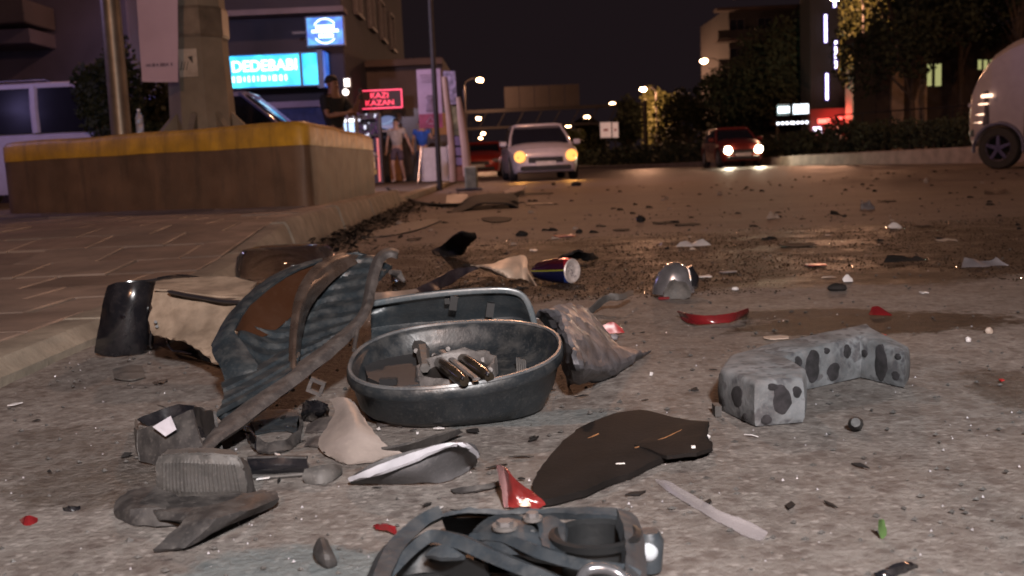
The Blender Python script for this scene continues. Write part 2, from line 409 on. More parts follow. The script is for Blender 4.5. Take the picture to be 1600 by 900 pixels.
# --- dark ground behind the median, and the median with its low wall and hedge
M_dirt = pbr('soil', (.06,.045,.03), .95, var=.4, scale=2, bump=.6, bscale=20)
EDGE = [(26,12),(17.5,18),(11.4,24.3),(9.6,34),(9.1,41),(6.6,49),(4.1,58),(3.9,80),(4.4,130),(5,260)]
M_medk = pbr('median_kerb', (.26,.2,.165), .7, var=.25, scale=3, bump=.5, bscale=30)
def median():
    n = len(EDGE); H = [.4,.4,.4,.34,.22,.16,.14,.14,.14,.14]
    rs = []
    for (x,y),h in zip(EDGE,H): rs.append([Vector((x,y,-.02)),Vector((x+.02,y,h-.03)),Vector((x+.05,y+.02,h)),Vector((x+.5,y+.3,h)),Vector((x+.5,y+.3,-.02))])
    tag(MB().rings(rs).build('median_kerb', M_medk, None, 30), kind='structure')
    vs = [(x+.5,y+.3,h-.01) for (x,y),h in zip(EDGE,H)]+[(x+60,y+20,h-.01) for (x,y),h in zip(EDGE,H)]
    tag(link('median_ground', vs, [(i,i+1,n+i+1,n+i) for i in range(n-1)], M_dirt, recentre=False), kind='structure')
median()

# --- the yellow-topped concrete block with the gantry column
M_brown = pbr('brown_paint', (.135,.078,.047), .6, stain=((.05,.035,.025),.42), var=.25, scale=3, bump=.35, bscale=30, dust=.3, dustcol=(.14,.095,.065), bdist=.004)
M_yel = pbr('yellow_paint', (.50,.27,.025), .5, stain=((.11,.065,.03),.38), var=.25, scale=5, bump=.3, bscale=30, dust=.3, dustcol=(.2,.13,.06), bdist=.004)
A = Vector((-4.87,9.95,0)); B = Vector((-1.62,8.45,0)); Cc = Vector((-1.56,12.3,0)); Dd = A+(Cc-B)*.95
def block():
    root = empty('concrete_block', ((A+B+Cc+Dd)/4), 'long low concrete plinth painted brown with a broad yellow band round its top', 'plinth')
    L = local(root)
    def ring(z, ins, rad=.16):
        P = [A,B,Cc,Dd]; c = sum(P,Vector())/4; out = []
        for i in range(4):
            p = P[i]; a = P[i-1]; b = P[(i+1)%4]
            da = (a-p).normalized(); db = (b-p).normalized(); p = p + (c-p).normalized()*ins
            for t in np.linspace(0,1,5): out.append(p+da*rad*(1-t)**2+db*rad*t**2 + Vector((0,0,z)))
        # extra points along the long sides so that the faces are not dead flat
        res = []
        for i in range(len(out)):
            a = out[i]; b = out[(i+1)%len(out)]; k = 12 if (b-a).length > 1 else 1
            for j in range(k):
                q = a.lerp(b, j/k); w = noise.noise_vector(q*2.2)*.014+noise.noise_vector(q*9)*.004; q = q+Vector((w.x,w.y,0)); res.append(q)
        return res
    top = lambda q: .90 + .015*noise.noise(q*1.3) - (q.y-8.4)*.006
    zb = .70
    r0 = ring(.1,0); r1 = ring(.4,0); r2 = ring(zb,0)
    for r in (r2,): 
        for q in r: q.z += noise.noise(q*3)*.008 
    m = MB(); m.rings([r0,r1,r2,[q+Vector((0,0,.001)) for q in ring(zb,.3)]]); m.v = [L@p for p in m.v]; m.build('painted_base', M_brown, root, 40)
    y0 = [q.copy() for q in r2]; y0 = [q+Vector((0,0,.0015)) for q in y0]
    cc = (A+B+Cc+Dd)/4
    grow = lambda q,k: Vector((q.x+(q.x-cc.x)*k, q.y+(q.y-cc.y)*k, q.z))
    y0 = [grow(q,.0015) for q in y0]
    y1 = [grow(q,.0015) for q in ring(0,0)]
    for q in y1: q.z = top(q)-.05
    y2 = ring(0,.035)
    for q in y2: q.z = top(q)-.008
    y3 = ring(0,.09)
    for q in y3: q.z = top(q)
    m = MB(); m.rings([y0,y1,y2,y3]); m.v = [L@p for p in m.v]; m.build('yellow_band', M_yel, root, 50)
    return root
block()
M_conc = pbr('column_concrete', (.20,.165,.125), .8, var=.22, scale=2.5, bump=.4, bscale=25, dust=.4, dustcol=(.1,.08,.06))
def gantry_column():
    b = Yp(318,190,11.0); x,y = b.x,11.0
    root = empty('gantry_column', (x,y,.885), 'thick tapered octagonal concrete column with flared foot fins standing on the plinth', 'column')
    def octo(z, r, flat=1): return [Vector((math.cos(a)*r*flat, math.sin(a)*r, z)) for a in [R(22.5+45*k) for k in range(8)]]
    m = MB(); m.rings([octo(0,.345),octo(.9,.315),octo(1.8,.305),octo(3.2,.29),octo(5,.27),octo(8,.24)])
    m.build('shaft', M_conc, root)
    m = MB(); m.rings([octo(1.02,.325),octo(1.05,.335),octo(1.30,.335),octo(1.33,.325)]).build('steel_collar', pbr('col_steel',(.16,.13,.1),.5,.3), root)
    for k in range(8):
        a = R(45*k); d = Vector((math.cos(a),math.sin(a),0)); t = Vector((-d.y,d.x,0))*.03
        o = [d*.29+t, d*.53+t, d*.53+t+Vector((0,0,.03)), d*.31+t+Vector((0,0,.26))]
        MB().prism(o, -t*2).build('foot_fin', M_conc, root)
    m = MB(); m.rings([octo(.001,.57),octo(.025,.57)]).build('base_plate', M_conc, root)
    # notice taped to the column
    p = Yp(290,97,10.6)-Vector((x,y,.885))
    o = MB().box((p.x,-.315,p.z),(.19,.008,.28)).build('paper_notice', pbr('old_paper',(.42,.36,.3),.8,bump=.1), root)
    MB().add([(p.x+.0,-.3215,p.z+.06),(p.x+.05,-.3215,p.z+.07),(p.x+.05,-.3215,p.z-.01),(p.x+.035,-.3215,p.z+.01)],[(0,1,2,3)]).build('printed_mark', pbr('ink',(.05,.045,.04),.8,bump=0), o)
    m = MB()
    for k in range(3): m.box((p.x-.07+k*.03,-.322,p.z-.03-.0*k),(.008,.002,.09), rot=Matrix.Rotation(R(15),3,'Y'))
    m.build('printed_letters', MATS['ink'], o)
gantry_column()
def banner():
    a,b = Yp(210,-60,10.45), Yp(278,-60,10.45); c,d = Yp(222,128,10.45), Yp(278,128,10.45)
    root = empty('hanging_banner', ((c+d)/2), 'long plain pale lavender banner hanging between the round pole and the thick column', 'banner')
    w = (d-c).length
    m = sheet_mb([[a,(a+b)/2+Vector((0,.02,0)),b],[(a+c)/2,(a+b+c+d)/4+Vector((0,-.03,0)),(b+d)/2],[c,(c+d)/2+Vector((0,.015,0)),d]],.004,floor=None,crumple=.004,cs=6)
    m.build('cloth', pbr('banner_cloth',(.50,.36,.46),.8,bump=.1,var=.06,scale=3), root, 60, world=True)
    m = MB(); cc = Yp(247,101,10.435); L = 0
    for i,(px,w_) in enumerate(((232,.05),(240,.03),(246,.02),(254,.05),(261,.03),(268,.015))):
        m.box(Yp(px,101-(px-250)*.04,10.43),(w_,.004,.022+.008*(i%2)))
    m.build('printed_line', pbr('banner_ink',(.2,.14,.19),.8,bump=0), root, world=True)
banner()
M_pole = pbr('galvanised_pole', (.22,.18,.14), .42, .55, var=.2, scale=6, bump=.15, bscale=40)
def round_pole():
    b = Yp(190,215,11.4); root = empty('round_steel_pole', (b.x,11.4,.15), 'smooth round steel pole standing behind the left part of the plinth', 'pole')
    MB().cyl((0,0,0),(0,0,9),.108,.085,20).build('shaft', M_pole, root, True)
    MB().cyl((0,0,0),(0,0,.03),.2,n=16).build('base_flange', M_pole, root)
    MB().tube([(.105,0,.5),(.108,-.02,3),(.1,0,8)],.012,6).build('conduit', M_pole, root)
round_pole()
# water bottle and glass left on the plinth
def bottle():
    p = Yp(219,203,9.9); root = empty('plastic_bottle', (p.x,9.9,.905), 'small clear plastic bottle standing on the yellow plinth edge beside the round pole', 'bottle')
    prof = [(.0,0),(.033,.002),(.036,.02),(.036,.09),(.032,.10),(.036,.11),(.035,.16),(.02,.2),(.013,.21),(.013,.225)]
    MB().rings([[Vector((math.cos(t)*r,math.sin(t)*r,z)) for t in np.linspace(0,2*math.pi,16,endpoint=False)] for r,z in prof[1:]]).build('bottle_body', pbr('clear_plastic',(.75,.78,.9),.12,trans=.75,bump=0,var=0), root, True)
    MB().cyl((0,0,.222),(0,0,.24),.015).build('cap', pbr('cap',(.7,.7,.8),.4,bump=0), root)
bottle()

# ================================================================== street lamps
M_lamp = glow('sodium_glow', (1,.58,.28), 34); M_dkpole = pbr('lamp_pole_paint', (.022,.015,.013), .7, .1, var=.2, bump=.1)
M_led = glow('shop_white', (.82,.85,1), 40)
def street_lamp(x, y, h=9., arm=-1.6, label='', power=0, col=(1,.56,.25), group='street lamps along the road', glowr=.2, pr=.10):
    root = empty('street_lamp', (x,y,0), label, 'street lamp', group)
    sg = 1 if arm > 0 else -1
    MB().tube([(-arm,0,0),(-arm,0,h*.55),(-arm,0,h-.5)],[pr,pr*.8,pr*.6],12).build('pole', M_dkpole, root, True)
    MB().tube([(-arm,0,h-.6),(-arm*.93,0,h-.2),(-arm*.6,0,h+.12),(-.3*sg,0,h+.16)],[.055,.05,.045,.04],8).build('arm', pbr('arm_black',(.006,.005,.005),.9,bump=0,spec=.1), root, True)
    m = MB(); m.rings([[Vector((a*math.cos(t)*w,math.sin(t)*w*.5,h+z)) for t in np.linspace(0,2*math.pi,14,endpoint=False)] for a,w,z in ((1,.34,.05),(1,.36,.1),(1,.28,.2),(1,.1,.25))]).build('lamp_housing', M_dkpole, root, True)
    m = MB(); rs = []
    for k in range(1,7):
        a = math.pi*k/7; rs.append([Vector((math.cos(t)*glowr*math.sin(a),math.sin(t)*glowr*math.sin(a),h-.04-glowr*.6*math.cos(a)*-1)) for t in np.linspace(0,2*math.pi,14,endpoint=False)])
    m.rings(rs).build('lamp_bowl', M_lamp, root, True)
    if power:
        l = bpy.data.lights.new('sodium_light','POINT'); l.energy = power; l.color = col; l.shadow_soft_size = .22
        o = bpy.data.objects.new('sodium_light', l); COL.objects.link(o); o.parent = root; o.location = (0,0,h-.45)
    return root
SOD = (1,.49,.28)
street_lamp(-.35,20.5,9.5,1.0,'tall slim street lamp rising beside the poster pylon in front of the shops',2100,SOD,pr=.055)
street_lamp(19.5,23,9,-1.6,'assumed street lamp on the near end of the right kerb beyond the white minibus',1500,SOD)  # assumed next lamp of the right row, out of frame, for sodium light
street_lamp(-1.0,-13,9,1.6,'assumed street lamp added on the left kerb behind the viewer',3600,SOD)  # assumed lamp, never in view, added to light the plinth front
for px,py,t,pw in ((1305,2,'brightest street lamp at the picture top, beside the tall tree and light bars',5000),(1100,99,'street lamp in front of the dark apartment block with balconies',1300),
                (1005,142,'street lamp just above the round yellow-lit tree',13000),(957,165,'street lamp over the pair of white roadside panels',0),(917,185,'small street lamp right of the silver car roof',0),(888,198,'tiny farthest street lamp of the right row, above the silver car',0)):
    p = Z(px,py,8.75); street_lamp(p.x,p.y,9,-1.6,t,pw,SOD, glowr=.2+p.y*.0018)
for px,py,t,pw in ((750,128,'bright street lamp alone in the dark sky right of the poster pylon',3500),(748,187,'middle street lamp of the column above the red parked car',0),(755,210,'lower street lamp above the red parked car',0),(751,217,'tiny lowest street lamp just over the roof of the red parked car',0)):
    p = Z(px,py,8.75); street_lamp(p.x,p.y,9,1.6,t,pw,SOD, glowr=.2+min(p.y,260)*.0014)

# unseen lamps added for light: assumed ones behind the viewer and off frame left
def added_floodlight(loc, aim, power, col, label, size=.12, angle=150):
    root = empty('added_floodlight', (loc[0],loc[1],0), label, 'added_floodlight'); h = loc[2]
    MB().tube([(0,0,.5),(0,0,h-.15)],.02,10).build('mast', M_dkpole, root, True)
    for k in range(3):
        a = R(90+120*k); MB().tube([(0,0,.7),(math.cos(a)*.45,math.sin(a)*.45,0.01)],.014,8).build('leg', M_dkpole, root)
    d = (Vector(aim)-Vector(loc)).normalized(); q = d.to_track_quat('-Z','Y'); rm = q.to_matrix()
    MB().box(Vector((0,0,h))-d*.08,(.36,.26,.1),rm,.02).build('lamp_housing', M_dkpole, root)
    MB().box(Vector((0,0,h))-d*.02,(.32,.22,.01),rm).build('lamp_glass', glow('flood_glass',(1,.95,.9),6), root)
    l = bpy.data.lights.new('flood_beam','SPOT'); l.energy = power; l.color = col; l.shadow_soft_size = size; l.spot_size = R(angle); l.spot_blend = .6
    o = bpy.data.objects.new('flood_beam', l); COL.objects.link(o); o.parent = root; o.location = Vector((0,0,h))+d*.03; o.rotation_mode = 'QUATERNION'; o.rotation_quaternion = q
added_floodlight((.35,-1.1,1.75),(0,1.6,0),900,(1,.955,.95),'assumed flood lamp on an added tripod behind the viewer, lighting the wreckage')  # assumed lamp near the viewer, stand added, for the light falling on the wreckage
added_floodlight((-9.6,11.8,4.2),(-4.0,15,0),300,(.52,.42,1.),'assumed flood lamp with a violet-white beam, added out of frame on the left pavement')  # assumed unseen lamp, added for the violet light on left-hand faces
added_floodlight((-5.05,17.3,4.3),(-2.2,26,0),1250,(.86,.72,1.),'added flood lamp on a mast hidden behind the thick column, lighting the shop fronts',.12,120)  # added lamp, kept out of sight, brightens the posters and shop fronts
# ================================================================== BUILDINGS
def wallmat(n, c, v=.25, s=.8): return pbr(n, c, .85, var=v, scale=s, bump=.3, bscale=8, bdist=.01)
M_glass = pbr('dark_glass', (.012,.013,.02), .08, var=.1, bump=0)
M_frame = pbr('window_frame', (.06,.05,.06), .5, bump=0)
def windows(root, xs, zs, w, h, y, litmat=None, lit=(), side=None, matn=None):
    """framed windows set into a wall; side=None: wall faces -y at local y, else wall faces +x at local x=side"""
    i = 0
    for z in zs:
        for x in xs:
            m = MB()
            T = (lambda a,b,c: Vector((a,b,c))) if side is None else (lambda a,b,c: Vector((side-b, a, c)))
            def bx(cx,cz,ww,hh,dy,dd):
                if side is None: m.box((cx,y+dy,cz),(ww,dd,hh))
                else: m.box((side-dy,cx,cz),(dd,ww,hh))
            t = .07
            bx(x,z+h/2,w+2*t,t,-.03,.14); bx(x,z-h/2,w+2*t,t,-.05,.2); bx(x-w/2-t/2,z,t,h-t,-.03,.14); bx(x+w/2+t/2,z,t,h-t,-.03,.14); bx(x,z,.05,h-t,-.02,.08)
            f = m.build('window', M_frame, root)
            g = MB()
            if side is None: g.box((x,y-.005,z),(w,.02,h-t))
            else: g.box((side+.005,x,z),(.02,w,h-t))
            g.build('pane', litmat if i in lit else M_glass, f); i += 1
def bldg(name, x0, x1, y0, y1, h, mat, label, cat='building'):
    root = empty(name, ((x0+x1)/2,(y0+y1)/2,0), label, cat); w = x1-x0; d = y1-y0
    MB().box((0,0,h/2),(w,d,h),bev=.03).build('wall', mat, root)
    return root, w, d
# left: violet-lit building behind the van
xl, xr = Yp(-160,100,24).x, Yp(206,100,24).x
M_vio = wallmat('pale_render', (.065,.055,.10))
r,w,d = bldg('rendered_building', xl, xr, 24, 34, 11, M_vio, 'pale rendered building with a projecting canopy slab behind the white van')
MB().box((-.6,-d/2-.6,3.68),(w-2.2,1.3,.32),bev=.02).build('canopy_slab', M_vio, r)
MB().box((-.6,-d/2-.9,4.15),(w-2.0,1.5,.5),bev=.02).build('upper_parapet', wallmat('dark_fascia',(.05,.04,.055)), r)
windows(r, [-3.6,-1.2,1.4], [6.2,9], 1.3, 1.4, -d/2)
MB().box((-3.4,-d/2-.03,1.5),(2.6,.1,2.9)).build('roller_shutter', wallmat('shutter',(.09,.07,.09)), r)
m = MB()
for k in range(18): m.box((-3.4,-d/2-.09,.15+k*.16),(2.55,.03,.1))
tag(m.build('shutter_slats', MATS['shutter'], r), kind='stuff')
# corner shop with the lit blue signs
xl, xr = Yp(300,100,27).x, Yp(536,100,27).x
M_dk = wallmat('dark_render', (.022,.020,.032))
r,w,d = bldg('corner_shop_building', xl, xr, 27.3, 44, 12, M_dk, 'dark corner building carrying the bright blue lit shop signs')
windows(r, [-1.2,.9], [5.9,8.9], 1.1, 1.3, -d/2)
windows(r, [-5.5,-2.5,.5,3.5], [5.5,8.2], 1.2, 1.3, 0, side=w/2)
for z in (4.55,7.6,10.4): MB().box((0,-d/2-.35,z),(w+.3,.75,.14)).build('balcony_slab', wallmat('slab',(.11,.09,.11)), r)
MB().box((0,-d/2-.05,1.2),(w-.1,.12,1.9)).build('shop_window', pbr('navy_glass',(.02,.028,.09),.12,bump=0), r)
MB().box((0,-d/2-.06,2.25),(w-.06,.16,.16)).build('window_band', wallmat('lilac_band',(.22,.17,.26)), r)
MB().box((0,-d/2-.07,.14),(w-.06,.16,.2)).build('window_sill', MATS['slab'], r)
# sign box
def signbox(name, x0, x1, zb, zt, y, mat, label, dep=.22, fr=.035, rz=0):
    root = empty(name, ((x0+x1)/2,y,zb), label, 'sign', rz=rz); w = x1-x0; h = zt-zb; m = MB()
    m.box((0,dep/2+.02,h/2),(w,dep,h)); m.box((0,0,h-fr/2),(w,.05,fr)); m.box((0,0,fr/2),(w,.05,fr)); m.box((-w/2+fr/2,0,h/2),(fr,.05,h-2*fr)); m.box((w/2-fr/2,0,h/2),(fr,.05,h-2*fr))
    m.build('sign_frame', pbr('sign_frame_blue',(.015,.02,.10),.4,bump=0), root)
    MB().box((0,.0,h/2),(w-2*fr,.02,h-2*fr)).build('lit_panel', mat, root); return root,w,h
def cyan(name, a, b, s, scale=1.2):
    m = bpy.data.materials.new(name); m.use_nodes = True; nt = m.node_tree; n = nt.nodes; L = nt.links; p = n['Principled BSDF']
    tc = n.new('ShaderNodeTexCoord'); no = n.new('ShaderNodeTexNoise'); no.inputs['Scale'].default_value = scale; no.inputs['Detail'].default_value = 1.5; no.inputs['Distortion'].default_value = 1.2
    L.new(tc.outputs['Object'], no.inputs[0]); cr = n.new('ShaderNodeValToRGB'); L.new(no.outputs[0], cr.inputs[0])
    cr.color_ramp.elements[0].position = .38; cr.color_ramp.elements[1].position = .62
    cr.color_ramp.elements[0].color = a+(1,); cr.color_ramp.elements[1].color = b+(1,)
    L.new(cr.outputs[0], p.inputs['Emission Color']); p.inputs['Emission Strength'].default_value = s; p.inputs['Base Color'].default_value = (.1,.1,.1,1); return m
M_cy = cyan('cyan_lightbox', (.0,.40,.95), (.04,.80,1.), 2.0); M_bl = cyan('blue_lightbox', (.01,.15,.85), (.08,.48,1.), 1.25, 2.5); M_bl2 = cyan('blue_side_lightbox', (.02,.10,.62), (.06,.22,.85), .85, 2)
M_wl = glow('white_lettering', (.8,1,1), 2.6)
ys = 26.6
a = Yp(340,112,ys); b_ = Yp(469,82,ys); zb = Yp(410,138,ys).z; zt = Yp(410,84,ys).z
s,w,h = signbox('shop_sign', a.x, b_.x, zb, zt, ys, M_cy, 'wide cyan lit shop sign reading DEDEBABI on the corner building')
put_text('DEDEBABI', .38, s, (.14,-.02,h*.64), M_wl, .012, .006, .98)
# second line: too small to read in the photograph, kept as short strokes
m = MB(); x = -w/2+.16; rr = random.Random(3)
while x < w/2-.35:
    ww = rr.choice((.035,.05,.07)); m.box((x+ww/2,-.02,h*.285),(ww,.012,rr.choice((.12,.14,.15)))); x += ww+rr.choice((.012,.012,.07))
tag(m.build('small_lettering', M_wl, s), kind='stuff')
a = Yp(471,112,ys); b_ = Yp(497,82,ys)
s2,w2,h2 = signbox('sign_end_panel', a.x, b_.x, zb, Yp(484,81,ys).z, ys, M_cy, 'narrow plain cyan lit panel just right of the wide shop sign')
# angled side sign round the corner
e0 = Yp(506,110,ys); e1 = Yp(536,110,29.6)
s3 = empty('side_sign', ((e0.x+e1.x)/2,(ys+29.6)/2,zb-.05), 'blue lit sign with a white panel on the side wall of the corner building', 'sign', rz=math.atan2(29.6-ys, e1.x-e0.x))
ln = math.hypot(e1.x-e0.x, 29.6-ys); hh = zt-zb+.1
MB().box((0,.1,hh/2),(ln,.16,hh)).build('sign_frame', MATS['sign_frame_blue'], s3)
MB().box((0,0,hh/2),(ln-.08,.03,hh-.07)).build('lit_panel', M_bl2, s3)
MB().box((.1,-.03,hh*.47),(ln*.55,.02,hh*.6)).build('white_panel', glow('white_panel',(.75,.95,1),1.15), s3)
m = MB(); m.tube([(-.3,-.045,hh*.45),(0,-.045,hh*.38),(.5,-.045,hh*.3),(.8,-.045,hh*.4)],.02,5); m.build('printed_swoosh', pbr('swoosh_ink',(.05,.1,.3),.5,bump=0), s3)
# square projecting sign above
yq = 26.2; a = Yp(478,50,yq); b_ = Yp(538,50,yq)
s4,w4,h4 = signbox('square_sign', a.x, b_.x, Yp(508,72,yq).z, Yp(508,25,yq).z, yq, M_bl, 'square blue lit sign with a ring of pale lettering high on the corner building', .16)
m = MB()
for (dx,dz,ww,hh_) in ((0,.1,.45,.09),(-.28,-.02,.0,.0),(0,0,.66,.07),(.02,-.12,.36,.09)):
    if ww:
        x = -ww/2
        while x < ww/2-.02: q = rr.choice((.03,.045,.06)); m.box((dx+x+q/2,-.02,h4/2+dz),(q,.01,hh_)); x += q+.008
tag(m.build('small_lettering', M_wl, s4), kind='stuff')
MB().tube([(math.cos(t)*.30,-.02,h4/2+math.sin(t)*.30) for t in np.linspace(R(35),R(150),12)],.015,5).tube([(math.cos(t)*.30,-.02,h4/2+math.sin(t)*.30) for t in np.linspace(R(215),R(320),12)],.015,5).build('ring_emblem', M_wl, s4)
MB().box((-w4/2-.18,.1,h4*.5),(.36,.06,.06)).build('sign_bracket', M_frame, s4)
# street-side building farther along
M_dk2 = wallmat('brown_render', (.04,.03,.034))
r,w,d = bldg('low_street_building', -13, -5.6, 36.5, 58, 6.1, M_dk2, 'dark two storey building receding along the left side of the street')
windows(r, [-8,-5,-2,1,4,7], [4.6], 1.3, 1.3, 0, side=w/2)
MB().box((w/2+.2,0,3.25),(.5,d,.18)).build('cornice', MATS['slab'], r)
M_gl = glow('greenish_light',(.55,1,.75),1.6)
m = empty('balcony_light', (-5.2,56.5,5.1), 'small greenish lit balcony fitting at the far end of the low street building', 'light')
MB().box((0,0,.4),(.1,.3,.5)).build('lit_tube', M_gl, m); MB().box((-.12,0,.4),(.14,.4,.7)).build('backplate', M_frame, m)
# shop front under the neon
M_shop = wallmat('shop_wall', (.085,.06,.055))
xl, xr = Yp(545,200,31.5).x, Yp(697,200,31.5).x
r,w,d = bldg('brown_shop', xl, xr, 31.5, 36.2, 3.75, M_shop, 'low brown shop front with black letters and dark doorways behind the two pedestrians', 'shop')
def Lx(px, y=31.5, root=r): return Yp(px,200,y).x - root.location.x
put_text('OSC', .62, r, (Lx(641), -d/2-.02, Yp(640,183,31.5).z), pbr('black_letters',(.01,.01,.012),.4,bump=0), .02, .012)
MB().box((Lx(606),-d/2-.01,1.1),(.62,.14,2.1)).build('doorway', pbr('door_dark',(.02,.014,.014),.5,bump=0), r)
MB().box((Lx(668),-d/2-.01,1.15),(1.5,.14,2.2)).build('shop_window', pbr('door_brown',(.035,.022,.018),.25,bump=0), r)
MB().box((0,-d/2-.1,3.6),(w,.3,.16)).build('cornice', M_shop, r)
MB().box((Lx(694),-d/2-.06,1.75),(.7,.1,.65)).build('amber_panel', pbr('amber',(.30,.16,.05),.6,bump=0), r)
# orange board by the door, kerb strip
o = MB().box((Yp(618,255,30.6).x,30.6,.5),(.34,.06,.8),bev=.01).build('display_board', pbr('orange_board',(.20,.095,.035),.6,bump=.1)); tag(o,'small orange upright board beside the shop doorway behind the man in shorts','board')
# neon sign
yn = 30.2; a = Yp(559,165,yn); b_ = Yp(627,142,yn); zb_, zt_ = Yp(593,169,yn).z, Yp(593,141,yn).z
nw, nh = b_.x-a.x, zt_-zb_
n_ = empty('neon_sign', ((a.x+b_.x)/2,yn,zb_), 'red neon sign reading KAZI KAZAN in a red neon frame', 'sign')
MB().box((0,.06,nh/2),(nw+.06,.06,nh+.06)).build('backboard', pbr('neon_back',(.03,.008,.014),.5,bump=0), n_)
MB().box((0,.6,nh/2),(.06,1.1,.06)).build('sign_bracket', M_frame, n_)
M_neon = glow('red_neon',(1,.01,.08),2.0); M_neon2 = glow('pink_neon',(1,.04,.13),2.0)
for p,q in (((-nw/2,0,0),(nw/2,0,0)),((nw/2,0,0),(nw/2,0,nh)),((nw/2,0,nh),(-nw/2,0,nh)),((-nw/2,0,nh),(-nw/2,0,0))):
    MB().cyl(p,q,.016).build('neon_tube', M_neon2, n_)
for body,z in (('KAZI',.70),('KAZAN',.29)): put_text(body, nh*.42, n_, (0,0,nh*z), M_neon, .012, .001, 1.15)
# blue oval sign
o = empty('oval_sign', (Yp(606,192,30.9).x,30.9,Yp(606,203,30.9).z), 'small pale blue oval sign under the red neon sign', 'sign')
MB().rings([[Vector((math.cos(t)*.29*k,yy,.22+math.sin(t)*.2*k)) for t in np.linspace(0,2*math.pi,20,endpoint=False)] for yy,k in ((.4,1),(-.02,1),(-.05,.93))]).build('sign_face', glow('oval_blue',(.09,.22,.55),.42), o)
MB().tube([(-.2,-.06,.16),(0,-.06,.2),(.18,-.06,.3)],.022,6,flat=.6).build('printed_stroke', glow('oval_white',(.4,.6,.9),.5), o)
MB().box((0,.1,-.03),(.6,.3,.05)).build('shelf', pbr('shelf_white',(.4,.38,.4),.6,bump=0), o)
# red light strip and glittering stall
o = MB().box((Yp(592,255,27.5).x,27.5,.72),(.05,.05,1.15)).build('light_strip', glow('red_strip',(1,.03,.03),.55)); tag(o,'vertical red light strip beside the glittering display stand','light')
st = empty('display_stand', (Yp(563,230,27.8).x,28.2,.1), 'tall display stand hung with small glittering goods at the right end of the plinth', 'stand')
MB().box((0,.25,.95),(1.0,.06,1.9)).build('back_panel', pbr('stand_back',(.04,.03,.045),.5,bump=0), st)
for x in (-.5,.5): MB().box((x,.1,.95),(.05,.4,1.9)).build('upright', M_frame, st)
for z in (.4,.85,1.3,1.75): MB().box((0,.05,z),(1.0,.3,.03)).build('shelf', M_frame, st)
gm = [pbr('goods_%s'%n, c, .15, .6, bump=0) for n,c in (('silver',(.7,.7,.8)),('violet',(.3,.2,.45)),('red',(.4,.04,.05)),('glass',(.5,.6,.75)))]
m = MB(); m2 = MB(); rr = random.Random(5)
for k in range(150):
    x,z = rr.uniform(-.46,.46), .35+rr.random()*1.5; s_ = rr.uniform(.015,.05)
    (m if k%4 else m2).tube([(x,-.1,z),(x,-.1,z+s_*1.6)],[s_*.6,s_*.9],6)
tag(m.build('small_goods', gm[1], st), kind='stuff'); tag(m2.build('lit_goods', glow('lit_goods',(.75,.8,1),1.3), st), kind='stuff')
# lit fridge-like case and two white lamps next to the man with the phone
f = empty('lit_case', (Yp(545,195,24).x,24,.1), 'narrow glowing pale blue glass case between the standing man and the glittering stall', 'case')
MB().box((0,.12,.8),(.36,.3,1.6),bev=.02).build('case_body', M_frame, f)
MB().box((0,-.04,1.15),(.26,.02,.62)).build('lit_glass', glow('case_light',(.35,.65,1),1.6), f); MB().box((0,-.045,1.52),(.28,.02,.07)).build('lit_header', glow('case_white',(.9,.95,1),2.5), f)
for px,py,nm,lab,sh in ((542,129,'square_lamp','square white lamp glowing beside the head of the standing man',0),(540,144,'round_lamp','round white lamp glowing just under the square lamp',1)):
    p = Yp(px,py,22); o = empty(nm, p, lab, 'lamp')
    if sh: MB().tube([(0,-.02,0),(0,.03,0)],.062,16).build('lit_face', glow('warm_white',(1,.9,.78),5), o)
    else: MB().box((0,0,0),(.105,.04,.15)).build('lit_face', glow('warm_white',(1,.9,.78),5), o)
    MB().box((0,.07,0),(.15,.06,.2) if not sh else (.08,.06,.08)).build('lamp_housing', M_frame, o)
MB().box((0,.0,-1.2),(.04,.04,2.3)).build('stem', M_frame, o)

# banners, poster pylon, a-board
def poster(px0,px1,py0,py1,y,name,label,mat,lower=None):
    a = Yp(px0,(py0+py1)/2,y); b = Yp(px1,(py0+py1)/2,y); zt = Yp((px0+px1)/2,py0,y).z; zb = Yp((px0+px1)/2,py1,y).z
    o = empty(name, ((a.x+b.x)/2,y,zb), label, 'banner'); w = b.x-a.x; h = zt-zb
    o['_w'] = w; o['_h'] = h
    MB().box((0,0,h/2),(w,.03,h)).build('cloth', mat, o)
    if lower: MB().box((0,-.018,h*lower[0]/2),(w-.004,.012,h*lower[0])).build('lower_print', lower[1], o)
    return o,w,h
M_lil = pbr('lilac_print',(.34,.23,.30),.75,var=.12,scale=3,bump=0); M_mag = pbr('magenta_print',(.24,.04,.075),.75,bump=0); M_ink2 = pbr('faint_print',(.17,.11,.15),.8,bump=0)
o,w,h = poster(653,690,108,200,20.8,'poster_banner','lilac banner with magenta lower third and figure print left of the poster pylon',M_lil,(.24,M_mag))
m = MB()
for k,(ww) in enumerate((.34,.3,.26,.28)): m.box((0,-.02,h*.90-k*.045),(ww*w/.46,.006,.014))
m.tube([(0,-.02,h*.28),(0,-.02,h*.42)],[.09,.07],8,flat=.2).tube([(0,-.02,h*.42),(0,-.02,h*.50)],[.05,.055],8,flat=.2)
m.box((0,-.02,h*.52),(.17,.006,.02)); m.box((0,-.02,h*.545),(.1,.006,.04))
m.build('printed_figure', M_ink2, o)
MB().tube([(-.09,-.03,h*.09),(0,-.03,h*.19),(.09,-.03,h*.09)],.008,5).tube([(-.05,-.03,h*.07),(.05,-.03,h*.07)],.008,5).build('printed_emblem', M_lil, o)
py = empty('poster_pylon', (Yp(712,285,19.6).x,19.6,.1), 'leaning poster pylon with two pinkish curved side posts and stacked printed panels', 'pylon')
Lp = lambda px,y_: Yp(px,y_,19.6)-py.location
M_pink = pbr('pink_post',(.42,.27,.21),.55,var=.15,scale=3,bump=.1)
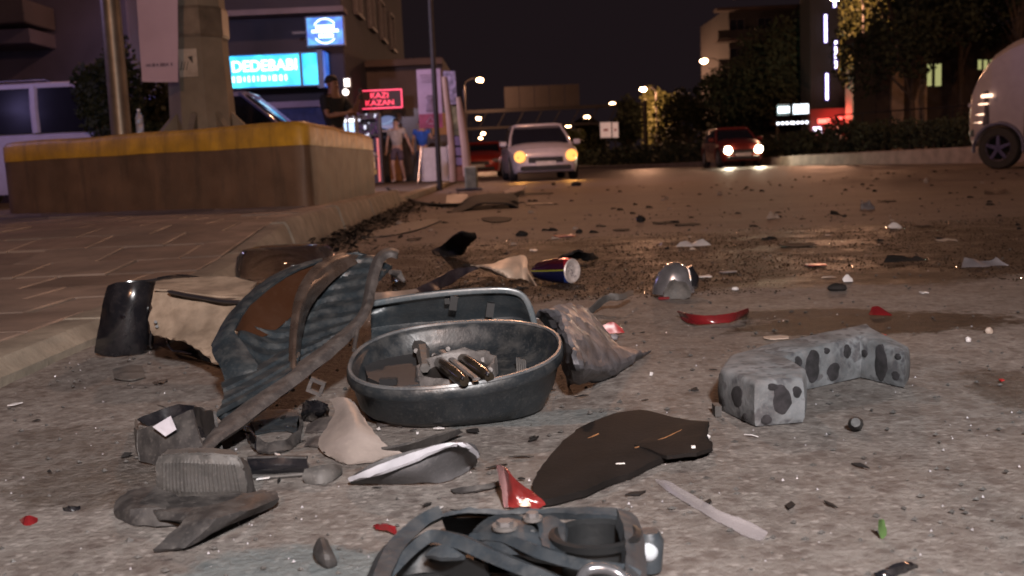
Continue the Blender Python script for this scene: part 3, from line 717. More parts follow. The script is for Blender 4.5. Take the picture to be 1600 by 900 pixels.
m = MB(); pts = [Lp(694,120),Lp(697,150),Lp(702,190),Lp(706,240),Lp(708,284)]; m.tube(pts,[.045,.05,.055,.06,.06],10,flat=.6).build('side_post', M_pink, py, True)
m = MB(); pts = [Lp(716,152),Lp(721,185),Lp(727,230),Lp(731,275)]; m.tube([p+Vector((0,-.05,0)) for p in pts],[.04,.07,.08,.085],10,flat=.5).build('side_post', M_pink, py, True)
def pp(pxs, y0_, y1_, mat, nm, dy=0):
    a,b = Lp(pxs[0],y0_),Lp(pxs[1],y0_); c,d_ = Lp(pxs[3],y1_),Lp(pxs[2],y1_)
    MB().prism([p+Vector((0,dy,0)) for p in (a,b,c,d_)],(0,.03,0)).build(nm, mat, py)
M_prA = pbr('mixed_print',(.30,.24,.34),.6,var=.75,scale=9,bump=0); M_prB = pbr('green_print',(.16,.14,.07),.6,var=.7,scale=7,bump=0); M_prC = pbr('violet_print',(.18,.12,.22),.6,var=.4,scale=5,bump=0)
pp((692,711,695,714),111,163,M_prA,'upper_poster'); pp((696,716,704,722),166,212,M_prB,'middle_poster'); 
for k,(y0_,y1_) in enumerate(((213,227),(230,243),(246,258))): pp((705+k,723+k,706+k,724+k),y0_,y1_,M_prC,'small_poster')
pp((704,722,708,727),260,283,pbr('brown_panel',(.2,.07,.04),.6,bump=0),'lower_panel')
MB().cyl(Lp(724,140),Lp(736,288),.012).build('stay_rod', M_frame, py)
o = empty('footing_block', (Yp(737,290,19.4).x,19.4,0), 'grey green concrete foot block beside the base of the poster pylon', 'block')
MB().box((0,0,.24),(.24,.3,.44),bev=.03).build('block_body', pbr('greenish_concrete',(.17,.17,.13),.8), o); MB().box((-.05,0,.03),(.5,.36,.05),bev=.015).build('block_base', pbr('dark_base',(.03,.025,.03),.6), o)
ab = empty('sandwich_board', (Yp(682,281,27).x,27,.1), 'grey white sandwich board standing on the pavement before the man in blue', 'board')
for s_,nm in ((-1,'front_panel'),(1,'rear_panel')):
    m = MB(); m.box((0,s_*.16,.44),(.62,.02,.9),Matrix.Rotation(-s_*R(-14),3,'X'),.004); m.build(nm, pbr('board_face',(.36,.36,.42),.5,var=.1,bump=0), ab)
for x in (-.34,.34):
    for s_ in (-1,1): MB().cyl((x,s_*.29,0),(x,s_*.05,.92),.016).build('leg', pbr('bright_leg',(.6,.6,.7),.3,.7,bump=0), ab)
MB().cyl((-.36,-.05,.88),(-.44,-.5,0),.018).build('prop', MATS['bright_leg'], ab)
"""footbridge sign gantry far down the road"""
gs = empty('sign_gantry', (Yp(848,165,112).x,112,0), 'dark overhead road gantry carrying five sign panels far down the road', 'gantry')
M_gan = pbr('gantry_steel',(.014,.010,.011),.6,.2,bump=0); z0 = Yp(848,170,112).z
MB().box((0,0,z0),(22,.5,.35)).build('beam', M_gan, gs)
MB().box((0,0,z0-1.8),(22,.5,.25)).build('lower_beam', M_gan, gs)
for x in (-11,11): MB().cyl((x,0,0),(x,0,z0+.4),.25).build('leg', M_gan, gs)
for k in range(11): MB().cyl((-11+2*k,0,z0-1.8),(-10+2*k,0,z0),.06).build('brace', M_gan, gs)
for k in range(5): MB().box((-3.3+1.62*k,-.4,z0+1.3),(1.56,.1,2.3)).build('sign_panel', pbr('panel_back',(.022,.016,.016),.7,var=.15,scale=1,bump=0), gs)
for (px0,px1,lab) in ((938,955,'wider white roadside panel on a post left of the narrow one'),(957,966,'narrow white roadside panel beside the wider one')):
    yy = 78; a,b_ = Yp(px0,203,yy),Yp(px1,203,yy); o = empty('roadside_panel', ((a.x+b_.x)/2,yy,0), lab, 'sign')
    zt,zb = Yp((px0+px1)/2,191,yy).z, Yp((px0+px1)/2,215,yy).z
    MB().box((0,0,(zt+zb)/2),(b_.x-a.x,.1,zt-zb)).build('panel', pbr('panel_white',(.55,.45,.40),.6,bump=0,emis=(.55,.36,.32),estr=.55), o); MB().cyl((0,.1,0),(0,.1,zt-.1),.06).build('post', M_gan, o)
    MB().box((0,-.06,(zt+zb)/2),((b_.x-a.x)*.4,.02,.16)).build('printed_mark', pbr('red_print',(.4,.1,.08),.6,bump=0), o)

# ---- right side
xl,xr = Yp(1118,100,112).x, Yp(1252,100,112).x
M_apt = wallmat('apartment_render',(.018,.015,.017),.3,.3)
r,w,d = bldg('apartment_block', xl+1.5, xr, 112, 128, 16, M_apt, 'dark apartment block with balconies and a pale roof slab edge behind trees')
for z in (3.4,6.4,9.4,12.4,15.6):
    MB().box((-1.2,-d/2-.8,z),(w+.8,1.8,.28)).build('balcony_slab', wallmat('balcony_concrete',(.055,.036,.035),.2,1), r)
    if z < 15: MB().box((-1.2,-d/2-1.65,z+.6),(w+.6,.08,.85)).build('balcony_rail', M_apt, r)
MB().box((-.5,-d/2-.2,17),(w*.7,2,.3)).build('roof_slab', MATS['balcony_concrete'], r)
windows(r,[-3,0,3],[4.9,7.9,10.9,13.9],1.5,1.6,-d/2)
xl,xr = Yp(1266,100,74).x, Yp(1331,100,74).x
r,w,d = bldg('light_bar_building', xl, xr, 74, 76.5, 22, wallmat('black_cladding',(.007,.006,.008)), 'tall dark building with staggered vertical white violet light bars')
for px,y0_,y1_ in ((1290,23,66),(1306,64,107),(1292,115,156),(1304,-30,11)):
    a,b_ = Yp(px,y0_,73.8), Yp(px,y1_,73.8)
    o = empty('light_bar', (a.x,73.8,b_.z), {1290:'upper vertical light bar on the tall dark building',1306:'middle right vertical light bar on the tall dark building',1292:'lowest vertical light bar above the red shop lights',1304:'topmost vertical light bar cut by the picture top'}[px], 'light bar','vertical light bars')
    MB().box((0,0,(a.z-b_.z)/2),(.13,.1,a.z-b_.z)).build('lit_tube', glow('bar_light',(.78,.72,1),5), o); MB().box((.02,.1,(a.z-b_.z)/2),(.3,.08,a.z-b_.z+.1)).build('backplate', pbr('bar_back',(.05,.03,.25),.5,bump=0,emis=(.05,.03,.4),estr=.25), o)
for px0,px1,y0_,y1_,lab in ((1240,1263,164,179,'slanted white glowing shop sign left of the red shop lights'),(1216,1233,170,180,'smaller dim white green shop sign left of the glowing one')):
    a,b_ = Yp(px0,y1_,70), Yp(px1,y0_,70); o = empty('white_sign', (a.x,70,a.z), lab, 'sign')
    MB().box(((b_.x-a.x)/2,0,.35),(b_.x-a.x,.12,.62 if px0>1230 else .4)).build('lit_panel', glow('white_sign_light',(.8,.9,1),3.2 if px0>1230 else 1.3), o)
    MB().box(((b_.x-a.x)/2,.12,.35),(b_.x-a.x+.1,.1,.72)).build('sign_frame', M_frame, o)
    for k in range(4):
        q = MB().tube([(k*.3,0,-.55),(k*.3,.1,-.55)],.09,8); q.build('spot_bulb', glow('bulb_white',(.85,.85,1),4), o)
rs = empty('red_shop_front', (Yp(1305,190,72).x,72,.1), 'shop front glowing red under the tall building with light bars', 'shop')
MB().box((0,.4,1.6),(3.4,.6,3.2)).build('shop_wall', wallmat('red_wall',(.10,.015,.015)), rs)
MB().box((-.75,0,2.35),(.9,.1,.3)).build('lit_sign', glow('red_light',(1,.07,.05),4), rs); MB().box((.45,0,2.5),(1.0,.1,.16)).build('lit_sign', MATS['red_light'], rs)
MB().box((-1.25,-.05,1.75),(.6,.1,.4)).build('lit_window', glow('violet_white',(.85,.75,1),4), rs)
MB().box((.2,0,1.3),(.5,.1,1.3)).build('lit_door', glow('dull_amber',(.35,.18,.08),.6), rs)
MB().box((1.1,0,1.3),(.8,.1,1.5)).build('shop_window', glow('dull_violet',(.25,.17,.25),.5), rs)
l = bpy.data.lights.new('red_spill','POINT'); l.energy = 150; l.color = (1,.1,.08); l.shadow_soft_size=.3; o = bpy.data.objects.new('red_spill',l); COL.objects.link(o); o.parent = rs; o.location = (0,-1,2.6)
l = bpy.data.lights.new('sign_spill','POINT'); l.energy = 500; l.color = (.45,.9,.8); l.shadow_soft_size=.3; o = bpy.data.objects.new('sign_spill',l); COL.objects.link(o); o.location = Yp(1225,172,68)
MB_ = bldg('beige_gatehouse', Yp(1332,100,70).x, Yp(1362,100,70).x, 70, 71.5, Yp(1345,98,70).z, wallmat('gatehouse_render',(.34,.23,.16),.15,1), 'narrow beige wall block between the red shop lights and the tall lit tree')
# villa with lit windows at the right
xl,xr = Yp(1368,100,47).x, Yp(1680,100,47).x
M_villa = wallmat('villa_render',(.06,.042,.03),.2,.6)
r,w,d = bldg('villa', xl, xr, 47, 50, 5.4, M_villa, 'beige house with painted lit-wall strips and small yellow green lit windows behind the right trees', 'house')
MB().box((0,-.2,5.5),(w+.8,d+1.2,.25)).build('roof', wallmat('roof_dark',(.04,.03,.03)), r)
for px in (1400,1436): MB().box((Yp(px,120,47).x-r.location.x,-d/2-.12,2.5),(.55 if px>1350 else 1.0,.22,5)).build('lit_wall_strip', wallmat('lit_wall_strip',(.45,.32,.21),.2,2), r)  # strips stand in for lit wall between trees, brightness put into their colour
M_lit = glow('lit_window_yellow',(.50,.50,.20),.75)
for px in (1451,1466): 
    c = Yp(px,117,46.9); f = MB().box((c.x-r.location.x,-d/2-.03,c.z),(.36,.1,1.08)).build('window', M_frame, r); MB().box((c.x-r.location.x,-d/2-.09,c.z),(.27,.03,.98)).build('pane', M_lit, f)
for px in (1531,1540,1550):
    c = Yp(px,101,46.9); f = MB().box((c.x-r.location.x,-d/2-.03,c.z),(.22,.1,.5)).build('window', M_frame, r); MB().box((c.x-r.location.x,-d/2-.09,c.z),(.15,.03,.42)).build('pane', M_lit, f)

# ================================================================== TREES AND HEDGES
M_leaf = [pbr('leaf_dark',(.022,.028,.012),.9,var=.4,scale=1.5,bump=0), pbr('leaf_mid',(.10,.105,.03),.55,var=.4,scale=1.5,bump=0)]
M_bark = pbr('bark',(.07,.05,.035),.9,var=.3,bump=.5)
def leaves(rg, clumps, n, size):
    """n leaf-sized quads spread through a set of ellipsoid clumps (centre, radii)"""
    wts = np.array([c[1][0]*c[1][1]*c[1][2] for c in clumps])**.7; wts /= wts.sum(); ix = rg.choice(len(clumps), n, p=wts)
    C = np.array([c[0] for c in clumps])[ix]; Rr = np.array([c[1] for c in clumps])[ix]
    d = rg.normal(size=(n,3)); d /= np.linalg.norm(d,axis=1)[:,None]; P = C + d*Rr*(rg.random(n)**.42)[:,None]
    a = rg.normal(size=(n,3)); a /= np.linalg.norm(a,axis=1)[:,None]; b = np.cross(a, rg.normal(size=(n,3))); b /= np.linalg.norm(b,axis=1)[:,None]
    s = size*rg.uniform(.6,1.3,n)[:,None]
    V = np.stack([P-a*s, P-b*s*.55, P+a*s, P+b*s*.55],1).reshape(-1,3); F = np.arange(4*n).reshape(-1,4)
    return V, F
def leafmesh(name, V, F, mat, parent):
    me = bpy.data.meshes.new(name); me.from_pydata(V.tolist(), [], F.tolist()); me.materials.append(mat)
    o = bpy.data.objects.new(name, me); COL.objects.link(o); o.parent = parent; return o
def tree(x, y, h, rw, trunk_h, label, n=3500, size=.22, seed=1, group='trees along the median', mat=0, squash=1., name='broadleaf_tree', cat='tree', lean=0, rt=.16):
    rg = np.random.default_rng(seed); root = empty(name, (x,y,0), label, cat, group)
    m = MB(); top = Vector((lean*.4,0,trunk_h+ (h-trunk_h)*.5)); m.tube([(0,0,-.1),(lean*.1,0,trunk_h*.5),(lean*.25,0,trunk_h),top],[rt,rt*.8,rt*.65,rt*.3],8)
    cl = []; ch = h-trunk_h
    for k in range(11):
        a = rg.uniform(0,6.28); rr_ = rw*rg.uniform(.25,.72); zz = trunk_h+ch*rg.uniform(.12,.85)
        c = (lean*.4+math.cos(a)*rr_, math.sin(a)*rr_, zz); q = rw*rg.uniform(.28,.5)
        cl.append((c,(q,q,q*.8*squash*ch/rw*.5+q*.3)))
        m.tube([(lean*.25,0,trunk_h*rg.uniform(.8,1.1)),(c[0]*.5,c[1]*.5,(trunk_h+zz)/2),c],[rt*.45,rt*.28,rt*.1],6)
    cl.append(((lean*.4,0,trunk_h+ch*.5),(rw*.6,rw*.6,ch*.4)))
    m.build('trunk', M_bark, root, True)
    V,F = leaves(rg, cl, n, size); leafmesh('crown', V, F, M_leaf[mat], root); return root
def tp(px, y): return Yp(px,240,y).x
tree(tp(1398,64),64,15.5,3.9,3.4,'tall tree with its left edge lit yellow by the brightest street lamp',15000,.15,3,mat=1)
tree(tp(1425,40),40,9.5,3.0,2.4,'dark broad tree before the beige house, right of the tall lit tree',9000,.12,4)
tree(tp(1500,43),43,10.5,3.6,4.3,'dark tree spreading over the roof of the beige house',9000,.12,5)
tree(tp(1590,40),40,11.5,3.6,4.2,'dark tree behind the white minibus at the right edge',8000,.12,15)
tree(tp(1215,84),84,11,5.6,3.0,'big dark green tree before the apartment block balconies',12000,.18,6)
tree(tp(1165,90),90,7.5,4.2,2.0,'dark tree at the foot of the apartment block',5000,.24,7)
tree(tp(1255,80),80,12,3.6,3.2,'dark tree between the apartment block and the light bars',5000,.24,8)
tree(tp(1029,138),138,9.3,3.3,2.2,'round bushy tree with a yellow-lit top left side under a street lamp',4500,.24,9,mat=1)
tree(tp(982,100),100,6.2,2.2,1.2,'dark green tree just right of the white roadside panels',3000,.24,10)
tree(tp(925,120),120,5.6,2.6,1.0,'dark green tree left of the white roadside panels',3000,.26,11)
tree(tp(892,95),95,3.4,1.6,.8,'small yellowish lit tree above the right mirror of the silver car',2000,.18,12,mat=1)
tree(tp(1075,120),120,8,5,1.6,'dark tree right of the round yellow-lit tree',4500,.26,13)
tree(tp(176,15.2),15.2,2.55,.50,.5,'dark bushy shrub beside the round pole and the front of the white van',5200,.05,14,group='shrubs behind the plinth',name='garden_shrub',cat='shrub',rt=.05)
tree(tp(246,15.8),15.8,2.3,.8,.4,'dark shrub between the round pole and the thick column',4200,.05,24,group='shrubs behind the plinth',name='garden_shrub',cat='shrub',rt=.05)
def hedge():
    # clipped hedge on the median behind its low wall
    root = empty('hedge', (14,27,.3), 'long dark clipped hedge growing behind the low median wall on the right', 'hedge'); rg = np.random.default_rng(31)
    P = [(24,15.5),(18.3,19.5),(12.4,26),(10.4,35)]; V = []; n = 26000
    seg = rg.choice(3,n,p=[.3,.4,.3]); t = rg.random(n)
    a = np.array(P)[seg]; b = np.array(P)[seg+1]; c = a+(b-a)*t[:,None]
    w = rg.uniform(.3,1.7,n); d = (b-a)/np.linalg.norm(b-a,axis=1)[:,None]; nn = np.stack([-d[:,1],d[:,0]],1); nn *= np.sign(nn[:,1:2]+.001)
    c = c+nn*w[:,None]
    hh = .85+.22*np.sin(c[:,0]*1.9)+.15*np.sin(c[:,0]*5.1+c[:,1]*2.); z = .3+hh*rg.random(n)**.7 - .3
    P3 = np.column_stack([c,z+.1]) - np.array([14,27,0])
    A_ = rg.normal(size=(n,3)); A_ /= np.linalg.norm(A_,axis=1)[:,None]; B_ = np.cross(A_,rg.normal(size=(n,3))); B_ /= np.linalg.norm(B_,axis=1)[:,None]; s = .07*rg.uniform(.6,1.3,n)[:,None]
    V = np.stack([P3-A_*s,P3-B_*s*.6,P3+A_*s,P3+B_*s*.6],1).reshape(-1,3); leafmesh('foliage', V, np.arange(4*n).reshape(-1,4), M_leaf[0], root)
    m = MB()
    for k in range(60):
        i = k%3; tt = rg.random(); x = P[i][0]+(P[i+1][0]-P[i][0])*tt-14+.5; y = P[i][1]+(P[i+1][1]-P[i][1])*tt-27+.8; m.tube([(x,y,0),(x+rg.uniform(-.1,.1),y,.7)],[.02,.01],5)
    tag(m.build('stems', M_bark, root), kind='stuff')
    root = empty('low_hedge', (7,50,.1), 'low dark hedge strip on the median behind the small red car', 'hedge'); n = 9000
    P = np.array([(10.2,36),(9.8,42),(7.4,50),(5.0,60),(5,84)]); seg = rg.integers(0,4,n); t = rg.random(n); c = P[seg]+(P[seg+1]-P[seg])*t[:,None]; c[:,0] += rg.uniform(.1,3.,n)
    P3 = np.column_stack([c-np.array([7,50]),.05+rg.random(n)*(.75+.3*np.sin(c[:,0]*1.3+c[:,1]))]); A_ = rg.normal(size=(n,3)); A_ /= np.linalg.norm(A_,axis=1)[:,None]; B_ = np.cross(A_,rg.normal(size=(n,3))); B_ /= np.linalg.norm(B_,axis=1)[:,None]; s = .13*rg.uniform(.6,1.3,n)[:,None]
    V = np.stack([P3-A_*s,P3-B_*s*.6,P3+A_*s,P3+B_*s*.6],1).reshape(-1,3); leafmesh('foliage', V, np.arange(4*n).reshape(-1,4), M_leaf[0], root)
hedge()
# railing posts behind the hedge
rl = empty('railing', (15,30.5,.35), 'thin dark railing standing behind the median hedge before the beige house', 'railing')
m = MB(); m.tube([(-4,4,1.25),(0,-1.5,1.25),(7,-9,1.25)],.025,6); m.build('top_rail', M_gan, rl)
MB().tube([(-4,4,.7),(0,-1.5,.7),(7,-9,.7)],.02,6).build('mid_rail', M_gan, rl)
for k in range(14):
    t = k/13; p = Vector((-4,4,0)).lerp(Vector((0,-1.5,0)),t*2) if t<.5 else Vector((0,-1.5,0)).lerp(Vector((7,-9,0)),t*2-1); MB().cyl(p,p+Vector((0,0,1.26)),.022,n=6).build('post', M_gan, rl)
# ================================================================== VEHICLES
M_tyre = pbr('tyre_rubber',(.018,.017,.017),.8,bump=.3); M_rim = pbr('alloy',(.45,.45,.48),.3,.8,bump=0); M_blk = pbr('black_trim',(.02,.02,.022),.45,bump=0)
M_plate = pbr('number_plate',(.55,.53,.5),.5,bump=0); M_hl = pbr('lamp_glass',(.5,.5,.55),.1,.3,bump=0); M_chrome = pbr('chrome',(.75,.75,.78),.12,1,bump=0)
SED = dict(body=[(-.5,.84,.34,.74,.80),(-.485,.93,.27,.86,.97),(-.42,.98,.22,.90,1.02),(-.2,1,.2,.92,.96),(0,1,.2,.91,.95),(.2,1,.2,.90,.96),(.27,.99,.2,.87,1.0),(.38,.97,.2,.80,.94),(.46,.90,.2,.71,.83),(.49,.83,.24,.62,.72),(.5,.76,.30,.55,.62)],
           cab=dict(b0=-.44,b1=.265,t0=-.29,t1=.07,zb=.93,wb=.94,wt=.74), wh=(-.31,.32,.33))
VAN = dict(body=[(-.5,.92,.4,1.12,1.17),(-.49,.97,.28,1.15,1.21),(-.3,1,.25,1.15,1.21),(.2,1,.25,1.15,1.21),(.33,1,.25,1.10,1.20),(.42,.96,.25,.92,1.08),(.48,.88,.28,.78,.92),(.5,.78,.35,.65,.72)],
           cab=dict(b0=-.497,b1=.36,t0=-.475,t1=.20,zb=1.19,wb=.98,wt=.86), wh=(-.31,.32,.34))
BUS = dict(body=[(-.5,.93,.5,2.2,2.3),(-.3,1,.38,2.2,2.3),(.2,1,.38,2.2,2.32),(.30,1,.38,2.20,2.36),(.36,.99,.38,2.10,2.27),(.42,.975,.40,1.92,2.08),(.465,.94,.42,1.62,1.78),(.49,.88,.46,1.36,1.46),(.5,.83,.52,1.10,1.18)],
           cab=dict(b0=-.497,b1=.27,t0=-.485,t1=.16,zb=2.25,wb=.97,wt=.9), wh=(-.31,.395,.37))
def wheel(root, x, y, r, sg, rimmat):
    w = .2; P = [(r*.62,-w/2),(r*.93,-w/2),(r,-w*.32),(r,w*.32),(r*.93,w/2),(r*.62,w/2)]
    ring = lambda rr,yy: [Vector((x+math.cos(t)*rr,y+yy*sg,r+math.sin(t)*rr)) for t in np.linspace(0,2*math.pi,24,endpoint=False)]
    o = MB().rings([ring(a,b) for a,b in P]+[ring(r*.55,0)],cap0=False,cap1=False).rings([ring(r*.6,-w*.3),ring(r*.01,-w*.3)]).build('tyre', M_tyre, root, 40)
    m = MB(); m.rings([ring(r*.64,w*.42),ring(r*.60,w*.49),ring(r*.55,w*.4)],False,False); m.rings([ring(r*.17,w*.2),ring(r*.15,w*.47)])
    for k in range(5):
        a = k*2*math.pi/5+.3; d = Vector((math.cos(a),0,math.sin(a))); s_ = Vector((-d.z,0,d.x))*r*.09; c = Vector((x,y+sg*w*.38,r)); q = c+Vector((0,sg*w*.08,0))
        m.prism([c+d*r*.12-s_,c+d*r*.6-s_*.8,c+d*r*.6+s_*.8,c+d*r*.12+s_],Vector((0,sg*.02,0)))
    m.build('rim', rimmat, o, 40)
def car(name, label, cat, loc, rz, L, Wd, H, paint, spec, front=None, lights=True, group=None, rail=False, glass=None):
    root = empty(name, loc, label, cat, group, rz); hw = Wd/2; body = spec['body']; x0,x1,wr = spec['wh']; x0*=L; x1*=L
    us = sorted(set(list(np.linspace(-.5,.5,61))+[b[0] for b in body])); B5 = np.array(body)
    vs=[]; fs=[]; rs=[]
    for u in us:
        w = np.interp(u,B5[:,0],B5[:,1])*hw; zb = np.interp(u,B5[:,0],B5[:,2]); zs = np.interp(u,B5[:,0],B5[:,3]); zt = np.interp(u,B5[:,0],B5[:,4]); x = u*L; za = zb
        for xc in (x0,x1):
            R_ = wr+.055
            if abs(x-xc) < R_: za = max(za, wr+math.sqrt(R_*R_-(x-xc)**2))
        za = min(za, zs-.06)
        bulge = [(0,za),(.80,za),(.94,za+.004),(.985,max(za+.01,zb+.14*1)),(1.0,max(za+.02,(zb+zs)/2)),(.985,zs-.03),(.95,zs),(.82,(zs+zt)/2+.02),(.5,zt),(0,zt+.012)]
        h_ = [Vector((x,-w*a,z)) for a,z in bulge]; g_ = [Vector((x,w*a,z)) for a,z in bulge[1:-1]][::-1]
        rs.append(h_+g_)
    MB().rings(rs).build('body', paint, root, 35)
    c = spec['cab']; hb = hw*c['wb']; ht = hw*c['wt']; zb = c['zb']-.03; zt = H-.03
    def rr(x_0,x_1,w,z,r=.12):
        o = []
        for cx,cy,a0 in ((x_1-r,w-r,0),(x_0+r,w-r,90),(x_0+r,-w+r,180),(x_1-r,-w+r,270)):
            for t in (0,30,60,90): o.append(Vector((cx+math.cos(R(a0+t))*r,cy+math.sin(R(a0+t))*r,z)))
        # bow the windscreen forward
        for q in o:
            if q.x > (x_0+x_1)/2: q.x += .06*(1-(q.y/w)**2)
        return o
    G = glass or M_glass
    r0 = rr(c['b0']*L,c['b1']*L,hb,zb); r1 = rr(c['t0']*L,c['t1']*L,ht,zt); mid = [a.lerp(b,.5)+Vector((0,(.02 if a.y>0 else -.02),.02)) for a,b in zip(r0,r1)]
    MB().rings([r0,mid,r1]).build('windows', G, root, 50)
    r1b = [q+Vector((0,0,-.035)) for q in r1]; grow = lambda r,k,dz: [Vector((q.x*(1+k*.6),q.y*(1+k),q.z+dz)) for q in r]
    MB().rings([grow(r1b,.03,0),grow(r1,.015,.03),grow(r1,-.12,.055),grow(r1,-.5,.065)]).build('roof', paint, root, 60)
    for i,(k) in enumerate((1,5,9,13)):
        a,b = r0[k],r1[k]; MB().tube([a*1.0,mid[k]+Vector((0,0,0)),b],[.045,.038,.035],8,flat=.7).build('pillar', paint, root, True)
    for f_ in ((.42,) if spec is SED else (.33,.66)):
        for sg in (-1,1):
            xb = (c['b0']+(c['b1']-c['b0'])*(1-f_))*L; xt = (c['t0']+(c['t1']-c['t0'])*(1-f_))*L if spec is SED else xb-.05
            MB().tube([(xb,sg*hb*1.0,zb),((xb+xt)/2,sg*((hb+ht)/2+.022),(zb+zt)/2+.02),(xt,sg*ht,zt)],[.04 if spec is SED else .065]*3,6,flat=.5).build('door_pillar', paint if spec is not SED else M_blk, root)
    for x in (x0,x1):
        for sg in (-1,1): wheel(root, x, sg*(hw-.115), wr, sg, pbr('dull_rim',(.10,.09,.13),.4,.6,bump=0) if spec is BUS else M_rim)
    zm = np.interp(.3,B5[:,0],B5[:,3])+.14
    for sg in (-1,1): 
        o = MB().box((c['b1']*L-.28,sg*(hw+.08),zm),(.12,.2,.14),bev=.03).build('wing_mirror', paint, root)
        MB().box((c['b1']*L-.345,sg*(hw+.08),zm),(.012,.16,.10)).build('mirror_glass', M_hl, o)
    # nose: grille, bumper opening, plate, lamps
    xn = L*.5
    zs = B5[-1,3]
    m = MB(); m.box((xn-.035,0,zs-.02),(.1,Wd*.50,.16),bev=.02)
    g = m.build('grille', M_blk, root)
    m = MB()
    for k in range(3): m.box((xn+.018,0,zs-.07+k*.045),(.012,Wd*.48,.012))
    m.build('grille_bars', M_chrome, g)
    MB().box((xn-.06,0,B5[-1,2]+.03),(.16,Wd*.72,.12),bev=.02).build('lower_intake', M_blk, root)
    MB().box((xn+.025,0,B5[-1,2]+.14),(.02,.52,.115),bev=.004).build('number_plate', M_plate, root)
    for sg in (-1,1):
        o = MB().box((xn-.10,sg*hw*.70,zs+.06),(.22,.36,.15),Matrix.Rotation(R(-sg*22),3,'Z') ,.05).build('headlight', M_hl, root, True)
        if front:
            fm,(dy,dz),rad,pw,colr = front
            MB().tube([(xn+.0,sg*(hw*.70+dy),zs+.05+dz),(xn+.045,sg*(hw*.70+dy),zs+.05+dz)],rad,16).build('lit_lamp', fm, o)
            if pw:
                l = bpy.data.lights.new('headlamp_beam','SPOT'); l.energy = pw; l.color = colr; l.shadow_soft_size=.06; l.spot_size = R(100); l.spot_blend=.8
                q = bpy.data.objects.new('headlamp_beam', l); COL.objects.link(q); q.parent = root; q.location = (xn+.12,sg*(hw*.70+dy),zs+.06+dz); q.rotation_euler = (0,R(-90+9),0) if False else Vector((1,0,-.12)).to_track_quat('-Z','Y').to_euler()
        MB().box((-xn+.05,sg*hw*.76,zs+.22),(.12,.2,.2),bev=.03).build('tail_light', pbr('tail_red',(.25,.01,.01),.25,bump=0), root)
        MB().tube([((c['b0']+.3)*L,sg*hw*1.005,.86*zb),((c['b0']+.34)*L,sg*hw*1.03,.87*zb),((c['b0']+.38)*L,sg*hw*1.005,.86*zb)],.014,6).build('door_handle', M_blk, root)
        for f_ in (.30,.56):
            xx = (c['b0']+(c['b1']-c['b0'])*f_)*L; MB().box((xx,sg*(hw*.998),zb*.62),(.012,.012,zb*.5)).build('door_seam', M_blk, root)
    if rail:
        for sg in (-1,1): MB().tube([(-.4*L,sg*ht*.9,H+.02),(-.38*L,sg*ht*.9,H+.07),(.1*L,sg*ht*.9,H+.07),(.12*L,sg*ht*.9,H+.02)],.016,6).build('roof_rail', M_chrome, root)
    return root
pw_ = lambda n,c,**k: pbr(n,c,.32,.15,var=.06,bump=0,coat=.5,**k)
P_sil = pw_('silver_paint',(.50,.47,.52)); P_red = pw_('red_paint',(.33,.03,.02)); P_dred = pw_('dark_red_paint',(.17,.025,.02)); P_white = pw_('white_paint',(.36,.33,.35)); P_wht2 = pbr('lilac_white_paint',(.50,.46,.56),.5,var=.05,bump=0,spec=.2); P_blue = pw_('blue_paint',(.14,.15,.34))
M_haz = glow('amber_hazard',(1,.40,.03),1.7); M_head = glow('headlight_glow',(1,.86,.55),60)
D = R(-90)
p = Z(846,282); car('parked_car','silver car facing the viewer with both amber hazard lights lit','car',(p.x-.02,p.y+2.0,0),D+R(4),4.3,1.84,1.50,P_sil,SED,(M_haz,(.03,.03),.15,50,(1,.42,.08)))
p = Yp(757,262,40); car('parked_car','red low car parked behind the poster pylon, left of the silver car','car',(p.x,41,0),D+R(-6),4.2,1.75,1.33,P_red,SED)
p = Z(1160,261); car('moving_car','small dark red car with both white headlights shining on the right lane','car',(p.x+.05,p.y+2.0,0),D,3.9,1.58,1.40,P_dred,SED,(M_head,(-.02,.0),.13,160,(1,.84,.6)))
p = Yp(10,180,16.2); car('parked_van','pale lilac white van parked behind the left end of the plinth','van',(Yp(118,180,16.2).x-.72,16.6,.08),R(-3),5.0,1.9,1.90,P_wht2,VAN,rail=True,glass=pbr('tinted_glass',(.012,.012,.018),.25,var=.1,bump=0,spec=.04))
p = Yp(395,170,17.0); car('parked_car','violet blue tall car glimpsed between the thick column and the plinth','car',(p.x-.45,17.6,.10),R(2),4.5,1.8,1.72,P_blue,SED)
p = Yp(1571,262,18.1)
bus = car('minibus','large white minibus driving in from the right edge, seen from its left front side','minibus',(0,0,0),0,5.6,2.05,2.85,P_white,BUS,rail=False)
hd = R(180-50); ax = Vector((math.cos(hd),math.sin(hd),0)); wl = Vector((.395*5.6,1.025-.115,0)); wl = Matrix.Rotation(hd,3,'Z') @ wl
bus.location = (p.x-wl.x, 18.3-wl.y, 0); bus.rotation_euler = (0,0,hd)
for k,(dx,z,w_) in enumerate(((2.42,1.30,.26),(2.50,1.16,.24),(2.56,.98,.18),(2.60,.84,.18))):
    MB().box((dx,1.0-.022*k,z),(w_,.05,.06 if k<1 else .025),Matrix.Rotation(R(-24),3,'Z'),.01).build('lamp_glint', glow('glint_glow',(1,.62,.42),3.0 if k<1 else 1.4), bus)  # glowing strips paint the reflections on the headlamp
MB().prism([(.95,1.035,1.42),(1.62,1.035,1.42),(1.36,1.02,1.95),(.95,1.02,2.0)],(0,-.03,0)).build('door_window', M_glass, bus)
for a,b_ in (((1.75,1.028,.55),(1.68,1.028,2.1)),((.80,1.028,.45),(.80,1.028,2.2)),((1.75,1.028,.62),(.8,1.028,.55))): MB().tube([a,((a[0]+b_[0])/2,1.035,(a[2]+b_[2])/2),b_],.012,5).build('door_seam', M_blk, bus)
